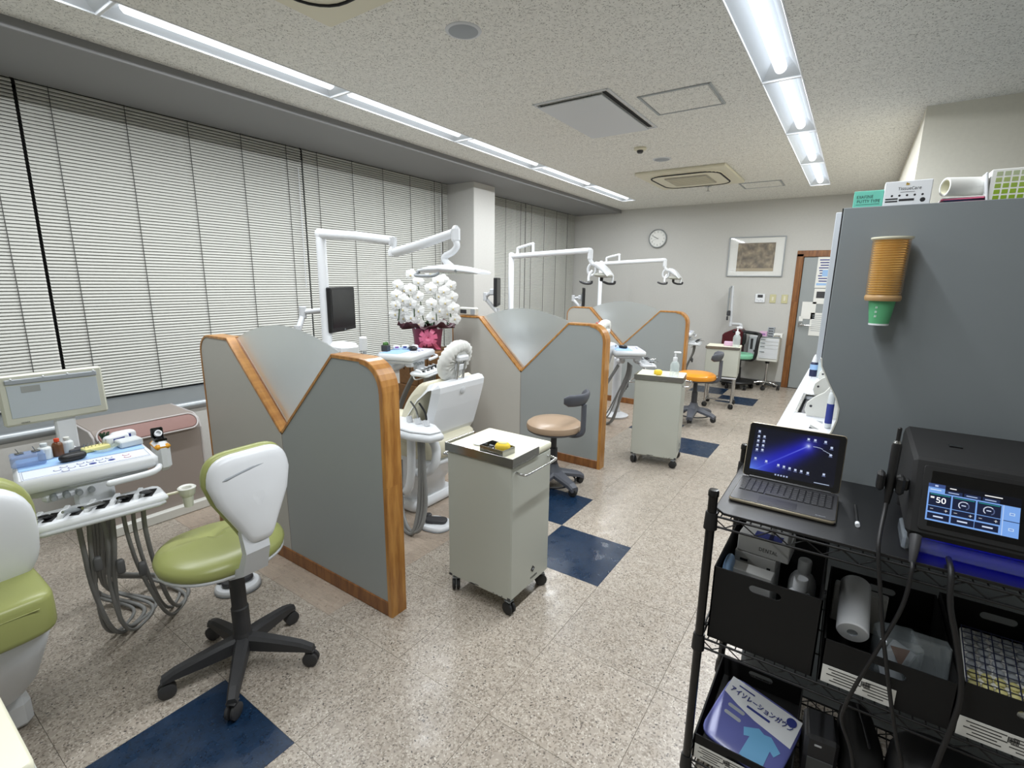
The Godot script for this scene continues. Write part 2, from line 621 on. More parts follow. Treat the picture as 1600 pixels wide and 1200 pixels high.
func build_shell() -> void:
	# far wall with a door opening
	var g := G.new()
	g.span(P(-4.5, 0, FAR - 0.15), P(-0.70, CEIL, FAR))
	g.span(P(-0.70, 1.90, FAR - 0.15), P(2.0, CEIL, FAR))
	g.span(P(0.17, 0, FAR - 0.15), P(2.0, 1.90, FAR))
	g.span(P(-0.75, 0, FAR - 0.20), P(0.2, 1.95, FAR - 0.15))
	struct("wall_far", g, M.wall, "off-white papered far wall with clock and picture", "wall")
	# window side: low wall, sill, back wall parts, pillar
	g = G.new()
	g.span(P(-4.5, 0, FAR), P(-3.87, 0.57, 1.6))
	struct("wall_left", g, M.wall, "off-white low wall under the windows", "wall")
	g = G.new()
	g.span(P(-4.5, 2.60, FAR), P(-4.36, CEIL, 1.6))
	for z in [1.5, -0.98, -2.84, -4.70, -6.55, -8.15]:
		g.span(P(-4.5, 0.57, z - 0.06), P(-4.36, 2.62, z + 0.06))
	struct("wall_window_piers", g, M.blackmatt)
	g = G.new()
	g.span(P(-4.4, 0.57, -5.21), P(-3.845, CEIL - 0.01, -4.79), 0.006)
	struct("wall_pillar", g, M.wall, "square off-white pillar standing between the window blinds", "pillar")
	g = G.new()
	g.prism(v2([-4.40, 0.57, -4.40, 0.655, -4.25, 0.645, -3.90, 0.622, -3.87, 0.612, -3.852, 0.592, -3.852, 0.572, -3.868, 0.555, -3.885, 0.555, -3.885, 0.57]), FAR, 1.6, 0.0, true)
	struct("window_sill", g, M.alu, "grey aluminium window sill below the blinds", "sill")
	for i in 5:
		var z0: float = [-0.92, -2.78, -4.64, -6.49, -8.09][i]
		var z1: float = [1.44, -1.04, -2.90, -4.76, -6.61][i]
		var w := Node3D.new()
		w.name = "window_%d" % (i + 1)
		w.set_meta("kind", "structure")
		add_child(w)
		var fr := G.new()
		for z in [z0 + 0.02, (z0 + z1) / 2, z1 - 0.02]:
			fr.box(P(-4.42, 1.62, z), P(0.05, 1.95, 0.04), 0.004)
		for y in [0.67, 2.58]:
			fr.box(P(-4.42, y, (z0 + z1) / 2), P(0.05, 0.04, z1 - z0), 0.004)
		part("window_frame", fr, M.alu, w)
		for h in 2:
			var za: float = lerpf(z0, z1, h * 0.5)
			part("pane", G.new().span(P(-4.424, 0.68, za), P(-4.418, 2.57, za + (z1 - z0) / 2)), M.glass, w)
	# lowered blind box
	struct("trim_1", G.new().span(P(-4.236, 2.625, FAR), P(-3.405, CEIL + 0.01, 1.6), 0.004), M.soffit, "grey lowered ceiling strip above the blinds", "soffit")
	struct("trim_2", G.new().span(P(-3.425, 2.618, FAR), P(-3.40, 2.634, 1.6), 0.003), M.soffit, "grey edge strip of the lowered ceiling", "trim")
	# right pier, back and right walls
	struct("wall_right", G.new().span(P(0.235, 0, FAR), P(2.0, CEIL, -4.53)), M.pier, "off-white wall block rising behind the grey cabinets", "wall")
	struct("wall_side", G.new().span(P(1.6, 0, -4.53), P(2.0, CEIL, 1.6)), M.wall)
	struct("wall_back", G.new().span(P(-4.5, 0, 1.6), P(2.0, CEIL, 1.75)), M.wall)
	struct("baseboard_left", G.new().span(P(-3.87, 0, FAR), P(-3.858, 0.075, 1.6), 0.002), M.basegrey)
	struct("baseboard_far", G.new().span(P(-3.858, 0, FAR), P(-0.745, 0.07, FAR + 0.012), 0.002), M.basegrey)
	# door
	var d := Node3D.new()
	d.name = "door_1"
	d.set_meta("kind", "structure")
	d.set_meta("label", "grey flush door in a brown wooden frame in far wall")
	d.set_meta("category", "door")
	add_child(d)
	part("door_leaf", G.new().span(P(-0.655, 0.006, FAR - 0.045), P(0.13, 1.87, FAR - 0.005), 0.003), M.doorgrey, d)
	var fr := G.new()
	fr.span(P(-0.745, 0, FAR - 0.14), P(-0.66, 1.915, FAR + 0.018), 0.006)
	fr.span(P(0.135, 0, FAR - 0.14), P(0.22, 1.915, FAR + 0.018), 0.006)
	fr.span(P(-0.745, 1.872, FAR - 0.14), P(0.22, 1.957, FAR + 0.018), 0.006)
	part("door_frame", fr, M.woodend, d)
	part("lock_plate", G.new().span(P(-0.625, 0.98, FAR - 0.006), P(-0.575, 1.05, FAR + 0.002), 0.002), M.paper, d)
	var hd := G.new()
	hd.at(P(-0.60, 0.93, FAR - 0.005)).tube([P(0, 0, 0), P(0, 0, 0.05)], 0.012, 10)
	hd.tube(spl([P(0, 0, 0.05), P(0.03, 0, 0.056), P(0.13, -0.004, 0.056)], 4), 0.011, 8)
	hd.at(P(0, 0, 0)).span(P(-0.625, 0.90, FAR - 0.006), P(-0.575, 0.965, FAR + 0.002), 0.004)
	part("door_handle", hd, M.chrome, d)

func build_blinds() -> void:
	# a curved slat, closed section swept along z
	var sec := []
	var a := deg_to_rad(60.0)
	var chord := 0.0232
	for i in 5:
		var u := float(i) / 4 - 0.5
		var bulge := 0.0022 * (1.0 - 4.0 * u * u)
		sec.append(Vector2(-u * chord * cos(a) + bulge * sin(a), u * chord * sin(a) + bulge * cos(a)))
	var outline := PackedVector2Array()
	for p in sec:
		outline.append(p)
	for i in range(4, -1, -1):
		outline.append(sec[i] - Vector2(0.0005 * sin(a), 0.0005 * cos(a)))
	var zz := [[0.88, -0.966, "beyond the light box at the left"], [-0.984, -2.832, "nearest whole width, behind the instrument tray"], [-2.848, -4.684, "behind the white orchid and the first lamp arm"], [-4.702, -6.54, "broken by the square pillar"], [-6.558, -8.16, "against the far wall corner"]]
	var dx := -4.262
	for k in 5:
		var z0: float = zz[k][1]
		var z1: float = zz[k][0]
		var b := thing("venetian_blind", "closed pale grey venetian blind %s" % zz[k][2], "blind", P(dx, 0.66, (z0 + z1) / 2), 0.0, "venetian blinds on the window wall")
		var hl := (z1 - z0) / 2
		part("head_rail", G.new().span(P(-0.018, 1.975, -hl), P(0.018, 2.0, hl), 0.002), M.blindslat, b)
		part("bottom_rail", G.new().span(P(-0.012, 0.0, -hl), P(0.012, 0.012, hl), 0.004), M.blindslat, b)
		var sm := G.new().prism(outline, -hl, hl, 0.0, true).done()
		for i in 92:
			part("slat", sm, M.blindslat, b, Transform3D(Basis(), P(0, 0.027 + i * 0.0212, 0)))
		for i in 5:
			var z := hl - 0.145 - i * 0.39
			part("ladder_cord", G.new().span(P(0.0095, 0.01, z - 0.002), P(0.0125, 1.98, z + 0.002)), M.cord, b)
		if k == 1 or k == 2:
			part("tilt_wand", G.new().tube([P(0.03, 1.8, -hl + 0.05), P(0.034, 0.75, -hl + 0.055)], 0.004, 6), M.white2, b)

func ceiling_bits() -> void:
	# ceiling air conditioners
	for k in 2:
		var c := P(-1.70, CEIL, -6.03) if k == 0 else P(-1.705, CEIL, -1.145)
		var s := thing("air_conditioner", ["cream ceiling cassette air conditioner nearer the far wall", "cream ceiling cassette air conditioner cut by the top of the photo"][k], "air conditioner", c, 0.0, "ceiling cassettes")
		part("panel", G.new().slab(rr(0.95, 1.02, 0.02), -0.03, 0.0, 0.006), M.cassette, s)
		part("core", G.new().slab(rr(0.76, 0.80, 0.16), -0.042, -0.02, 0.01), M.cassette, s)
		var ring := G.new()
		var q := rr(0.735, 0.775, 0.16, 6)
		var pts := []
		for p in q:
			pts.append(P(p.x, -0.0405, p.y))
		pts.append(pts[0])
		ring.tube(pts, 0.009, 6)
		part("air_slot", ring, M.blackmatt, s)
		part("grille", G.new().slab(rr(0.46, 0.5, 0.03), -0.05, -0.04, 0.004), M.cassettegrille, s)
		for i in 9:
			part("grille_slat", G.new().box(P(0, -0.052, -0.2 + i * 0.05), P(0.43, 0.006, 0.012), 0.002), M.cassette, s)
	# round speakers
	for k in 2:
		var s := thing("ceiling_speaker", ["round grey speaker flush in the near ceiling", "small round grey ceiling speaker between smoke detector and air conditioner"][k], "speaker", [P(-1.715, CEIL, -2.06), P(-1.72, CEIL, -5.06)][k], 0.0, "ceiling speakers")
		part("rim", G.new().lathe([Vector2(0, -0.004), Vector2(0.078, -0.006), Vector2(0.086, -0.003), Vector2(0.088, 0.0), Vector2(0, 0.0)], 32), M.white2, s)
		part("mesh_cover", G.new().lathe([Vector2(0, -0.009), Vector2(0.066, -0.008), Vector2(0.074, -0.005), Vector2(0, -0.004)], 32), M.palegrey, s)
	var sd := thing("smoke_detector", "small cream dome smoke detector on the ceiling", "smoke detector", P(-1.75, CEIL, -4.55))
	part("base", G.new().lathe([Vector2(0, -0.022), Vector2(0.045, -0.022), Vector2(0.055, -0.016), Vector2(0.055, 0), Vector2(0, 0)], 24), M.cassette, sd)
	part("sensor", G.new().lathe([Vector2(0, -0.045), Vector2(0.02, -0.045), Vector2(0.028, -0.035), Vector2(0.028, -0.022), Vector2(0, -0.022)], 18), M.darkgrey, sd)
	var sp := thing("sprinkler", "tiny chrome sprinkler head behind the ceiling air conditioner", "sprinkler", P(-1.68, CEIL, -6.74))
	part("escutcheon", G.new().lathe([Vector2(0, -0.012), Vector2(0.03, -0.008), Vector2(0.04, 0), Vector2(0, 0)], 18), M.chrome, sp)
	part("head", G.new().tube([P(0, -0.01, 0), P(0, -0.05, 0)], 0.007, 8).cyl(P(0, -0.055, 0), 0.022, 0.004, 12), M.chrome, sp)
	# access hatches
	var hs := [[-1.70, -3.565, 0.54, 0.92, "large plain pale access panel hanging slightly open in the ceiling"], [-1.10, -3.55, 0.44, 0.41, "small square ceiling hatch with grey frame, beside the large pale panel"], [-1.10, -6.92, 0.44, 0.38, "flat ceiling hatch with grey frame near the far wall"]]
	for k in 3:
		var h: Array = hs[k]
		var s := thing("ceiling_hatch", h[4], "hatch", P(h[0], CEIL, h[1]), 0.0, "ceiling hatches")
		var fr := G.new()
		var w: float = h[2]
		var l: float = h[3]
		for sg in [-1.0, 1.0]:
			fr.box(P(sg * w / 2, -0.002, 0), P(0.018, 0.008, l + 0.018), 0.002)
			fr.box(P(0, -0.002, sg * l / 2), P(w, 0.008, 0.018), 0.002)
		part("frame", fr, M.alu if k else M.white2, s)
		if k == 0:
			part("panel", G.new().box(P(-0.012, -0.018, 0), P(w - 0.075, 0.008, l - 0.06), 0.002), M.white2, s)
			part("gap", G.new().span(P(w / 2 - 0.05, -0.003, -l / 2 + 0.03), P(w / 2 - 0.022, -0.001, l / 2 - 0.03)), M.blackmatt, s)
			part("hinge_strip", G.new().box(P(-w / 2 + 0.025, -0.008, 0), P(0.02, 0.012, l - 0.06), 0.002), M.alu, s)
		else:
			part("panel", G.new().box(P(0, -0.002, 0), P(w - 0.03, 0.006, l - 0.03), 0.001), M.ceiling, s)

# ---------------------------------------------------------------- partitions
func arc(c: Vector2, r: float, a0: float, a1: float, k := 8) -> Array:
	var o := []
	for i in k + 1:
		var a := deg_to_rad(lerpf(a0, a1, float(i) / k))
		o.append(c + Vector2(cos(a), sin(a)) * r)
	return o

func band(g: G, line: Array, th: float, z0: float, z1: float) -> G:     # a strip along an open line, inside it
	var inn := []
	var n := line.size()
	for i in n:
		var a: Vector2 = (line[i] - line[maxi(i - 1, 0)]) if i > 0 else (line[1] - line[0])
		var b: Vector2 = (line[mini(i + 1, n - 1)] - line[i]) if i < n - 1 else a
		a = a.normalized()
		b = b.normalized()
		var m := Vector2(a.y, -a.x) + Vector2(b.y, -b.x)
		inn.append(line[i] + m * th / maxf(m.length_squared() / 2.0, 0.4))
	var ro := []
	for i in n:
		var u: Vector2 = (line[i] - inn[i]).normalized() * 0.003
		var o: Vector2 = line[i]
		var q: Vector2 = inn[i]
		ro.append(PackedVector3Array([P(q.x, q.y, z0), P(o.x - u.x, o.y - u.y, z0), P(o.x, o.y, z0 + 0.003), P(o.x, o.y, z1 - 0.003), P(o.x - u.x, o.y - u.y, z1), P(q.x, q.y, z1)]))
	return g.loft(ro, true, false)

func make_partition(label: String, z: float) -> Node3D:
	var o := thing("partition", label, "partition", P(0, 0, z), 0.0, "grey partitions between the dental chairs")
	var w := 0.09
	var xl := -3.10
	var xr := -1.537
	var vl := Vector2(-2.775, 1.176)
	var v := Vector2(-2.318, 0.735)
	var vr := Vector2(-1.868, 1.174)
	var cl: Array = arc(Vector2(xl + 0.11, 1.066), 0.11, 180, 90)
	var cr: Array = arc(Vector2(xr - 0.135, 1.039), 0.135, 90, 0)
	# two laminate panels
	var lp := PackedVector2Array([Vector2(xl + 0.01, 0.02)])
	for p in cl:
		lp.append(p + Vector2(0.008, -0.008))
	lp.append_array(PackedVector2Array([vl + Vector2(-0.004, -0.008), v + Vector2(-0.0015, -0.02), Vector2(v.x - 0.0015, 0.02)]))
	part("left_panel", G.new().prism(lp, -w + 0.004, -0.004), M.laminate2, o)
	var rp := PackedVector2Array([Vector2(v.x + 0.0015, 0.02), v + Vector2(0.0015, -0.02), vr + Vector2(0.004, -0.008)])
	for p in cr:
		rp.append(p + Vector2(-0.008, -0.008))
	rp.append(Vector2(xr - 0.008, 0.02))
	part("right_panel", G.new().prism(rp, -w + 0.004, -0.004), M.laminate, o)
	part("seam", G.new().span(P(v.x - 0.003, 0.06, -w + 0.006), P(v.x + 0.003, 0.72, -0.0045)), M.woodline, o)
	# wooden edges
	var left_line: Array = [Vector2(xl, 0.0)] + cl
	part("edge_strip", band(G.new(), left_line, 0.012, -w, 0.0), M.wood, o)
	part("edge_strip", band(G.new(), [cl[-1], vl], 0.014, -w, 0.0), M.wood, o)
	for side in 2:
		var a: Vector2 = vl if side == 0 else v
		var b: Vector2 = v if side == 0 else vr
		part("sloping_edge", band(G.new(), [a, b], 0.014, -w, -0.066), M.wood, o)
		part("sloping_edge", band(G.new(), [a, b], 0.014, -0.050, 0.0), M.wood, o)
		part("groove", band(G.new(), [a - Vector2(0, 0.005), b - Vector2(0, 0.005)], 0.008, -0.067, -0.049), M.woodend, o)
	part("edge_strip", band(G.new(), [vr, cr[0]], 0.016, -w, 0.0), M.wood, o)
	part("corner_edge", band(G.new(), cr, 0.024, -w - 0.001, 0.001), M.wood, o)
	part("end_post", band(G.new(), [cr[-1], Vector2(xr, 0.0)], 0.024, -w, 0.0), M.wood, o)
	part("base_rail", G.new().span(P(xl + 0.012, 0.0, -w - 0.001), P(xr - 0.024, 0.072, 0.001), 0.003), M.woodend, o)
	# frosted sheet standing in the groove
	var sh := [v + Vector2(0, 0.0), vl + Vector2(0.012, -0.002)]
	for i in range(1, 13):
		var t := i / 12.0
		sh.insert(sh.size(), Vector2(lerpf(vl.x + 0.012, vr.x - 0.012, t), 1.176 + 0.090 * sin(PI * pow(t, 0.95))))
	part("frosted_sheet", G.new().prism(PackedVector2Array(sh), -0.062, -0.056), M.frost, o)
	return o

# ---------------------------------------------------------------- trolley
func caster(r := 0.029, fork: Material = null) -> Array:
	var w := G.new()
	for s in [-1.0, 1.0]:
		w.at(P(s * 0.011 - 0.008, r, 0), P(0, 0, -90)).lathe([Vector2(0, 0), Vector2(r * 0.8, 0), Vector2(r, 0.003), Vector2(r, 0.013), Vector2(r * 0.8, 0.016), Vector2(0, 0.016)], 18)
	var f := G.new()
	f.box(P(0, r * 2 + 0.008, 0), P(0.034, 0.006, 0.034), 0.002)
	f.box(P(0, r * 1.5, 0.0), P(0.006, r * 1.4, 0.018), 0.001)
	f.cyl(P(0, r * 2, 0), 0.008, 0.02, 10)
	return [w.done(), f.done()]

var caster_mesh := []

func put_caster(o: Node3D, p: Vector3, turn: float, wheel: Material, fork: Material) -> void:
	var b := Transform3D(Basis(Vector3.UP, deg_to_rad(turn)), p)
	var c := part("caster", caster_mesh[0], wheel, o, b)
	part("fork", caster_mesh[1], fork, c)

func make_trolley(label: String, pos: Vector3, turn: float) -> Node3D:   # origin under the body centre, front faces +z
	var o := thing("trolley", label, "trolley", pos, turn, "white instrument trolleys")
	var w := 0.37
	var d := 0.325
	part("body", G.new().box(P(0, 0.40, 0), P(w, 0.64, d), 0.006), M.cartgrey, o)
	part("top_board", G.new().slab(rr(w + 0.005, d + 0.005, 0.012, 3), 0.722, 0.752, 0.004), M.cream, o)
	# steel rail round the front and the front half of both sides
	var r := G.new()
	r.box(P(0, 0.742, d / 2 + 0.005), P(w + 0.016, 0.042, 0.003), 0.001)
	for s in [-1.0, 1.0]:
		r.box(P(s * (w / 2 + 0.006), 0.742, d / 2 - 0.10), P(0.003, 0.042, 0.21), 0.001)
	part("steel_rail", r, M.steel, o)
	for s in [-1.0, 1.0]:
		var x: float = s * w / 2
		var h := G.new()
		h.tube(spl([P(x - s * 0.004, 0.69, d / 2 - 0.03), P(x + s * 0.035, 0.688, d / 2 - 0.03), P(x + s * 0.05, 0.688, d / 2 - 0.055), P(x + s * 0.05, 0.688, -d / 2 + 0.055), P(x + s * 0.035, 0.688, -d / 2 + 0.03), P(x - s * 0.004, 0.69, -d / 2 + 0.03)], 5), 0.006, 8)
		part("handle", h, M.chrome, o)
	for s in [-1.0, 1.0]:
		for q in [-1.0, 1.0]:
			put_caster(o, P(s * (w / 2 - 0.025), 0, q * (d / 2 - 0.025)), 20.0 * s + 60 * q, M.rubber, M.palegrey)
	var door := G.new()
	door.box(P(0, 0.40, -d / 2 - 0.004), P(w - 0.02, 0.60, 0.01), 0.003)
	part("door", door, M.cartgrey, o)
	# worn paint along the lower edge
	var k := RandomNumberGenerator.new()
	k.seed = 7
	var ch := G.new()
	for i in 9:
		ch.box(P(k.randf_range(-w / 2 + 0.01, w / 2 - 0.03), 0.084 + k.randf_range(0, 0.008), d / 2), P(k.randf_range(0.006, 0.03), k.randf_range(0.002, 0.005), 0.0016))
	ch.box(P(-w / 2 + 0.012, 0.087, d / 2), P(0.02, 0.012, 0.0016))
	ch.box(P(w / 2 - 0.01, 0.088, d / 2), P(0.016, 0.014, 0.0016))
	part("chipped_paint", ch, M.darkgrey, o)
	var bd := part("badge", G.new().prism(v2([0, -0.017, 0.017, 0, 0, 0.017, -0.017, 0]), 0, 0.002), M.black, o, Transform3D(Basis(Vector3.UP, PI / 2), P(w / 2, 0.155, -0.02)))
	part("badge_mark", G.new().span(P(-0.006, -0.003, 0.0015), P(0.006, 0.003, 0.0026)), M.palegrey, bd)
	part("lettering", text_mesh("YOSHIDA", 0.011), M.ink, o, Transform3D(Basis(Vector3.UP, PI / 2), P(w / 2 + 0.0005, 0.112, -0.03)))
	return o

# ---------------------------------------------------------------- stools
func star_base(o: Node3D, a0: float, r: float, m: Material, hub_y := 0.13) -> void:
	var g := G.new()
	g.lathe([Vector2(0, 0.075), Vector2(0.03, 0.075), Vector2(0.036, 0.085), Vector2(0.036, hub_y), Vector2(0.03, hub_y + 0.03), Vector2(0, hub_y + 0.03)], 20)
	part("hub", g, m, o)
	for k in 5:
		var a := deg_to_rad(a0 + 72.0 * k)
		var d := P(cos(a), 0, sin(a))
		var u := P(-sin(a), 0, cos(a))
		var rings := []
		for i in 7:
			var t := i / 6.0
			var c := d * lerpf(0.015, r + 0.012, t)
			var w := lerpf(0.026, 0.017, t)
			var top := lerpf(hub_y + 0.012, 0.094, pow(t, 1.3)) - (0.008 if i == 6 else 0.0)
			var bot := lerpf(hub_y - 0.045, 0.066, pow(t, 0.8))
			rings.append(PackedVector3Array([c - u * w + P(0, bot, 0), c - u * w + P(0, top - 0.012, 0), c - u * w * 0.6 + P(0, top, 0), c + u * w * 0.6 + P(0, top, 0), c + u * w + P(0, top - 0.012, 0), c + u * w + P(0, bot, 0)]))
		part("base_arm", G.new().loft(rings, true, false), m, o)
		put_caster(o, d * r, 90.0 - rad_to_deg(a) + 25.0 * (k % 3 - 1), m, m)

func shield(w: float, h: float, k := 36) -> Array:    # outline of the shell: broad shoulders, narrow foot
	var o := []
	for i in k:
		var a := TAU * i / k
		var y := signf(sin(a)) * pow(absf(sin(a)), 0.5)
		var x := signf(cos(a)) * pow(absf(cos(a)), 0.5)
		var f := lerpf(0.42, 1.0, smoothstep(-0.95, 0.45, y))
		o.append(Vector2(x * f * w / 2, y * h / 2))
	return o

func make_green_stool() -> Node3D:
	var o := thing("stool", "olive green swivel stool with a white shell backrest on black five-arm base", "stool", P(-1.80, 0, -0.80))
	star_base(o, 36, 0.255, M.nylon)
	var c := G.new()
	c.lathe([Vector2(0, 0.12), Vector2(0.031, 0.12), Vector2(0.031, 0.26), Vector2(0.027, 0.265), Vector2(0.027, 0.44), Vector2(0, 0.44)], 18)
	part("gas_column", c, M.nylon, o)
	# seat: faces -x
	var pan := G.new()
	var seat := G.new()
	var prof := [[0.94, 0.0], [1.0, 0.012], [1.02, 0.03], [0.99, 0.045], [0.90, 0.060], [0.72, 0.070], [0.45, 0.073], [0.15, 0.072]]
	var ring := func(f: float, y: float, sag: float) -> PackedVector3Array:
		var q := PackedVector3Array()
		for i in 40:
			var a := -TAU * i / 40
			var x := signf(cos(a)) * pow(absf(cos(a)), 0.85)
			var z := signf(sin(a)) * pow(absf(sin(a)), 0.8)
			var wz := lerpf(0.16, 0.222, smoothstep(-1.0, 0.35, x))
			q.append(P(-0.13 + x * 0.232 * f, 0.455 + y - sag * maxf(0.0, -x) * 0.035 - sag * (1.0 - z * z) * 0.006, z * wz * f))
		return q
	var rs := []
	for p in prof:
		rs.append(ring.call(p[0], p[1], 1.0))
	seat.loft(rs, true)
	part("seat", seat, M.green, o)
	pan.loft([ring.call(0.45, -0.03, 0.5), ring.call(0.86, -0.016, 0.9), ring.call(1.0, -0.002, 1.0), ring.call(1.0, 0.008, 1.0), ring.call(0.9, 0.012, 1.0)], true)
	part("seat_pan", pan, M.white2, o)
	# backrest shell and pad; its outline lies in z,y and bows round the sitter
	var bow := func(q: Vector2, x: float) -> Vector3:
		return P(x - 0.9 * q.x * q.x - 0.10 * q.y * (1.0 if q.y > 0 else 0.3), 0.752 + q.y, q.x - 0.02)
	var bx := 0.165
	var ol := shield(0.285, 0.335)
	var shell_rings := []
	var pad_rings := []
	for p in [[0.90, 0.000], [0.97, 0.006], [1.0, 0.016], [0.985, 0.030], [0.92, 0.040], [0.80, 0.045], [0.5, 0.047], [0.15, 0.047]]:
		var q := PackedVector3Array()
		for v in ol:
			q.append(bow.call(v * p[0], bx - 0.022 + p[1]))
		q.reverse()
		shell_rings.append(q)
	part("back_shell", G.new().loft(shell_rings, true), M.white, o)
	for p in [[0.2, -0.046], [0.7, -0.044], [0.92, -0.036], [1.02, -0.020], [1.03, -0.006], [0.98, 0.004], [0.6, 0.006]]:
		var q := PackedVector3Array()
		for v in ol:
			q.append(bow.call(v * p[0], bx - 0.022 + p[1]))
		q.reverse()
		pad_rings.append(q)
	part("back_pad", G.new().loft(pad_rings, true), M.green, o)
	var gr := G.new()
	gr.tube(spl([P(bx + 0.004, 0.868, -0.07), P(bx + 0.010, 0.862, 0.0), P(bx + 0.004, 0.842, 0.085)], 5), [0.001] + range(9).map(func(_i): return 0.005) + [0.001], 6)
	part("grip_recess", gr, M.palegrey, o)
	# bracket from shell to seat
	var br := G.new()
	var rb := []
	for p in [[0.16, 0.64, 0.045, 0.012], [0.172, 0.56, 0.042, 0.016], [0.14, 0.48, 0.045, 0.018], [0.06, 0.436, 0.05, 0.016], [-0.02, 0.43, 0.055, 0.012]]:
		var n: Vector3 = P(1, 0.25, 0).normalized() if p[1] > 0.53 else P(0.7, -0.7, 0) if p[1] > 0.46 else P(0, -1, 0)
		var q := PackedVector3Array()
		for v in [[-1, 1], [-1, -1], [1, -1], [1, 1]]:
			q.append(P(p[0], p[1], 0) + P(0, 0, v[0] * p[2]) + n * v[1] * p[3])
		rb.append(q)
	rb.reverse()
	br.loft(rb, true, false)
	part("back_bracket", br, M.white2, o)
	return o

func make_arm_stool(label: String, skin: Material, pos: Vector3, turn: float) -> Node3D:   # arm stands on +x
	var o := thing("stool", label, "stool", pos, turn, "round stools with a single arm rest")
	var seat := G.new()
	seat.lathe([Vector2(0, 0.44), Vector2(0.17, 0.44), Vector2(0.196, 0.448), Vector2(0.203, 0.466), Vector2(0.198, 0.49), Vector2(0.175, 0.507), Vector2(0.10, 0.513), Vector2(0, 0.514)], 36)
	part("seat", seat, skin, o)
	part("seat_plate", G.new().lathe([Vector2(0, 0.405), Vector2(0.06, 0.405), Vector2(0.18, 0.43), Vector2(0.196, 0.44), Vector2(0.19, 0.446), Vector2(0, 0.446)], 32), M.darkgrey, o)
	part("gas_column", G.new().lathe([Vector2(0, 0.10), Vector2(0.032, 0.10), Vector2(0.03, 0.30), Vector2(0.022, 0.305), Vector2(0.022, 0.42), Vector2(0, 0.42)], 18), M.darkgrey, o)
	var post := []
	for p in spl([P(0.08, 0.42, 0), P(0.17, 0.425, 0), P(0.225, 0.455, 0), P(0.232, 0.53, 0), P(0.232, 0.66, 0)], 5):
		post.append(p)
	part("arm_post", G.new().tube(post, 0.019, 10), M.stoolgrey, o)
	# curved arm pad
	var cr := []
	for i in 11:
		var a := deg_to_rad(lerpf(-62, 62, i / 10.0))
		var c := P(0.232 - 0.16 + 0.16 * cos(a), 0.70, 0.16 * sin(a))
		var out := P(cos(a), 0, sin(a))
		var e := 0.55 if i == 0 or i == 10 else 1.0
		var q := PackedVector3Array()
		for k in 12:
			var b := TAU * k / 12
			q.append(c + out * cos(b) * 0.019 * e + P(0, sin(b) * (0.042 + 0.004 * cos(a)) * e, 0) + out * 0.012 * sin(b))
		cr.append(q)
	part("arm_pad", G.new().loft(cr, true), M.stoolgrey, o)
	# moulded four-arm foot
	var ft := G.new()
	ft.lathe([Vector2(0, 0.10), Vector2(0.06, 0.095), Vector2(0.075, 0.105), Vector2(0.07, 0.125), Vector2(0.045, 0.15), Vector2(0.036, 0.18), Vector2(0, 0.18)], 24)
	part("hub", ft, M.stoolgrey, o)
	for k in 5:
		var a := deg_to_rad(20.0 + 72.0 * k)
		var d := P(cos(a), 0, sin(a))
		var u := P(-sin(a), 0, cos(a))
		var rings := []
		for i in 7:
			var t := i / 6.0
			var c := d * lerpf(0.03, 0.245, t)
			var w := lerpf(0.055, 0.030, t)
			var top := lerpf(0.135, 0.082, t) - (0.01 if i == 6 else 0.0)
			rings.append(PackedVector3Array([c - u * w + P(0, top - 0.035, 0), c - u * w + P(0, top - 0.012, 0), c - u * w * 0.7 + P(0, top, 0), c + u * w * 0.7 + P(0, top, 0), c + u * w + P(0, top - 0.012, 0), c + u * w + P(0, top - 0.035, 0)]))
		part("base_arm", G.new().loft(rings, true, false), M.stoolgrey, o)
		put_caster(o, d * 0.225, 90.0 - rad_to_deg(a) + 30.0, M.rubber, M.rubber)
	var fr := []
	for i in 33:
		fr.append(P(0.17 * cos(TAU * i / 32), 0.055, 0.17 * sin(TAU * i / 32)))
	part("foot_ring", G.new().tube(fr, 0.007, 6, false), M.black, o)
	return o

func make_far_stool() -> void:
	var o := thing("stool", "mint green round stool with black looped back frame and black foot ring", "stool", P(-1.27, 0, -7.72))
	part("seat", G.new().lathe([Vector2(0, 0.44), Vector2(0.18, 0.44), Vector2(0.195, 0.455), Vector2(0.195, 0.49), Vector2(0.17, 0.51), Vector2(0, 0.515)], 32), M.mint, o)
	part("seat_plate", G.new().cyl(P(0, 0.425, 0), 0.18, 0.016, 28), M.black, o)
	part("gas_column", G.new().lathe([Vector2(0, 0.1), Vector2(0.04, 0.1), Vector2(0.035, 0.3), Vector2(0.026, 0.305), Vector2(0.026, 0.43), Vector2(0, 0.43)], 16), M.black, o)
	var fr := G.new()
	for y in [0.0]:
		fr.tube(spl([P(-0.16, 0.80, -0.16), P(-0.02, 0.80, -0.215), P(0.16, 0.79, -0.17), P(0.235, 0.785, -0.02), P(0.225, 0.74, 0.04), P(0.215, 0.60, 0.05), P(0.21, 0.50, 0.05), P(0.17, 0.435, 0.04), P(0.06, 0.425, 0.0)], 6), 0.024, 10)
	part("back_frame", fr, M.black, o)
	part("back_pad", G.new().at(P(-0.02, 0.70, -0.205)).lump(P(0, 0, 0), P(0.05, 0.10, 0.02), 3.0, 16, 8), M.black, o)
	part("foot_plate", G.new().lathe([Vector2(0, 0.075), Vector2(0.16, 0.07), Vector2(0.215, 0.085), Vector2(0.225, 0.10), Vector2(0.215, 0.115), Vector2(0.16, 0.105), Vector2(0.06, 0.13), Vector2(0, 0.14)], 36), M.black, o)
	for k in 5:
		var a := deg_to_rad(50.0 + 72.0 * k)
		put_caster(o, P(cos(a), 0, sin(a)) * 0.20, 40.0 * k, M.black, M.black)

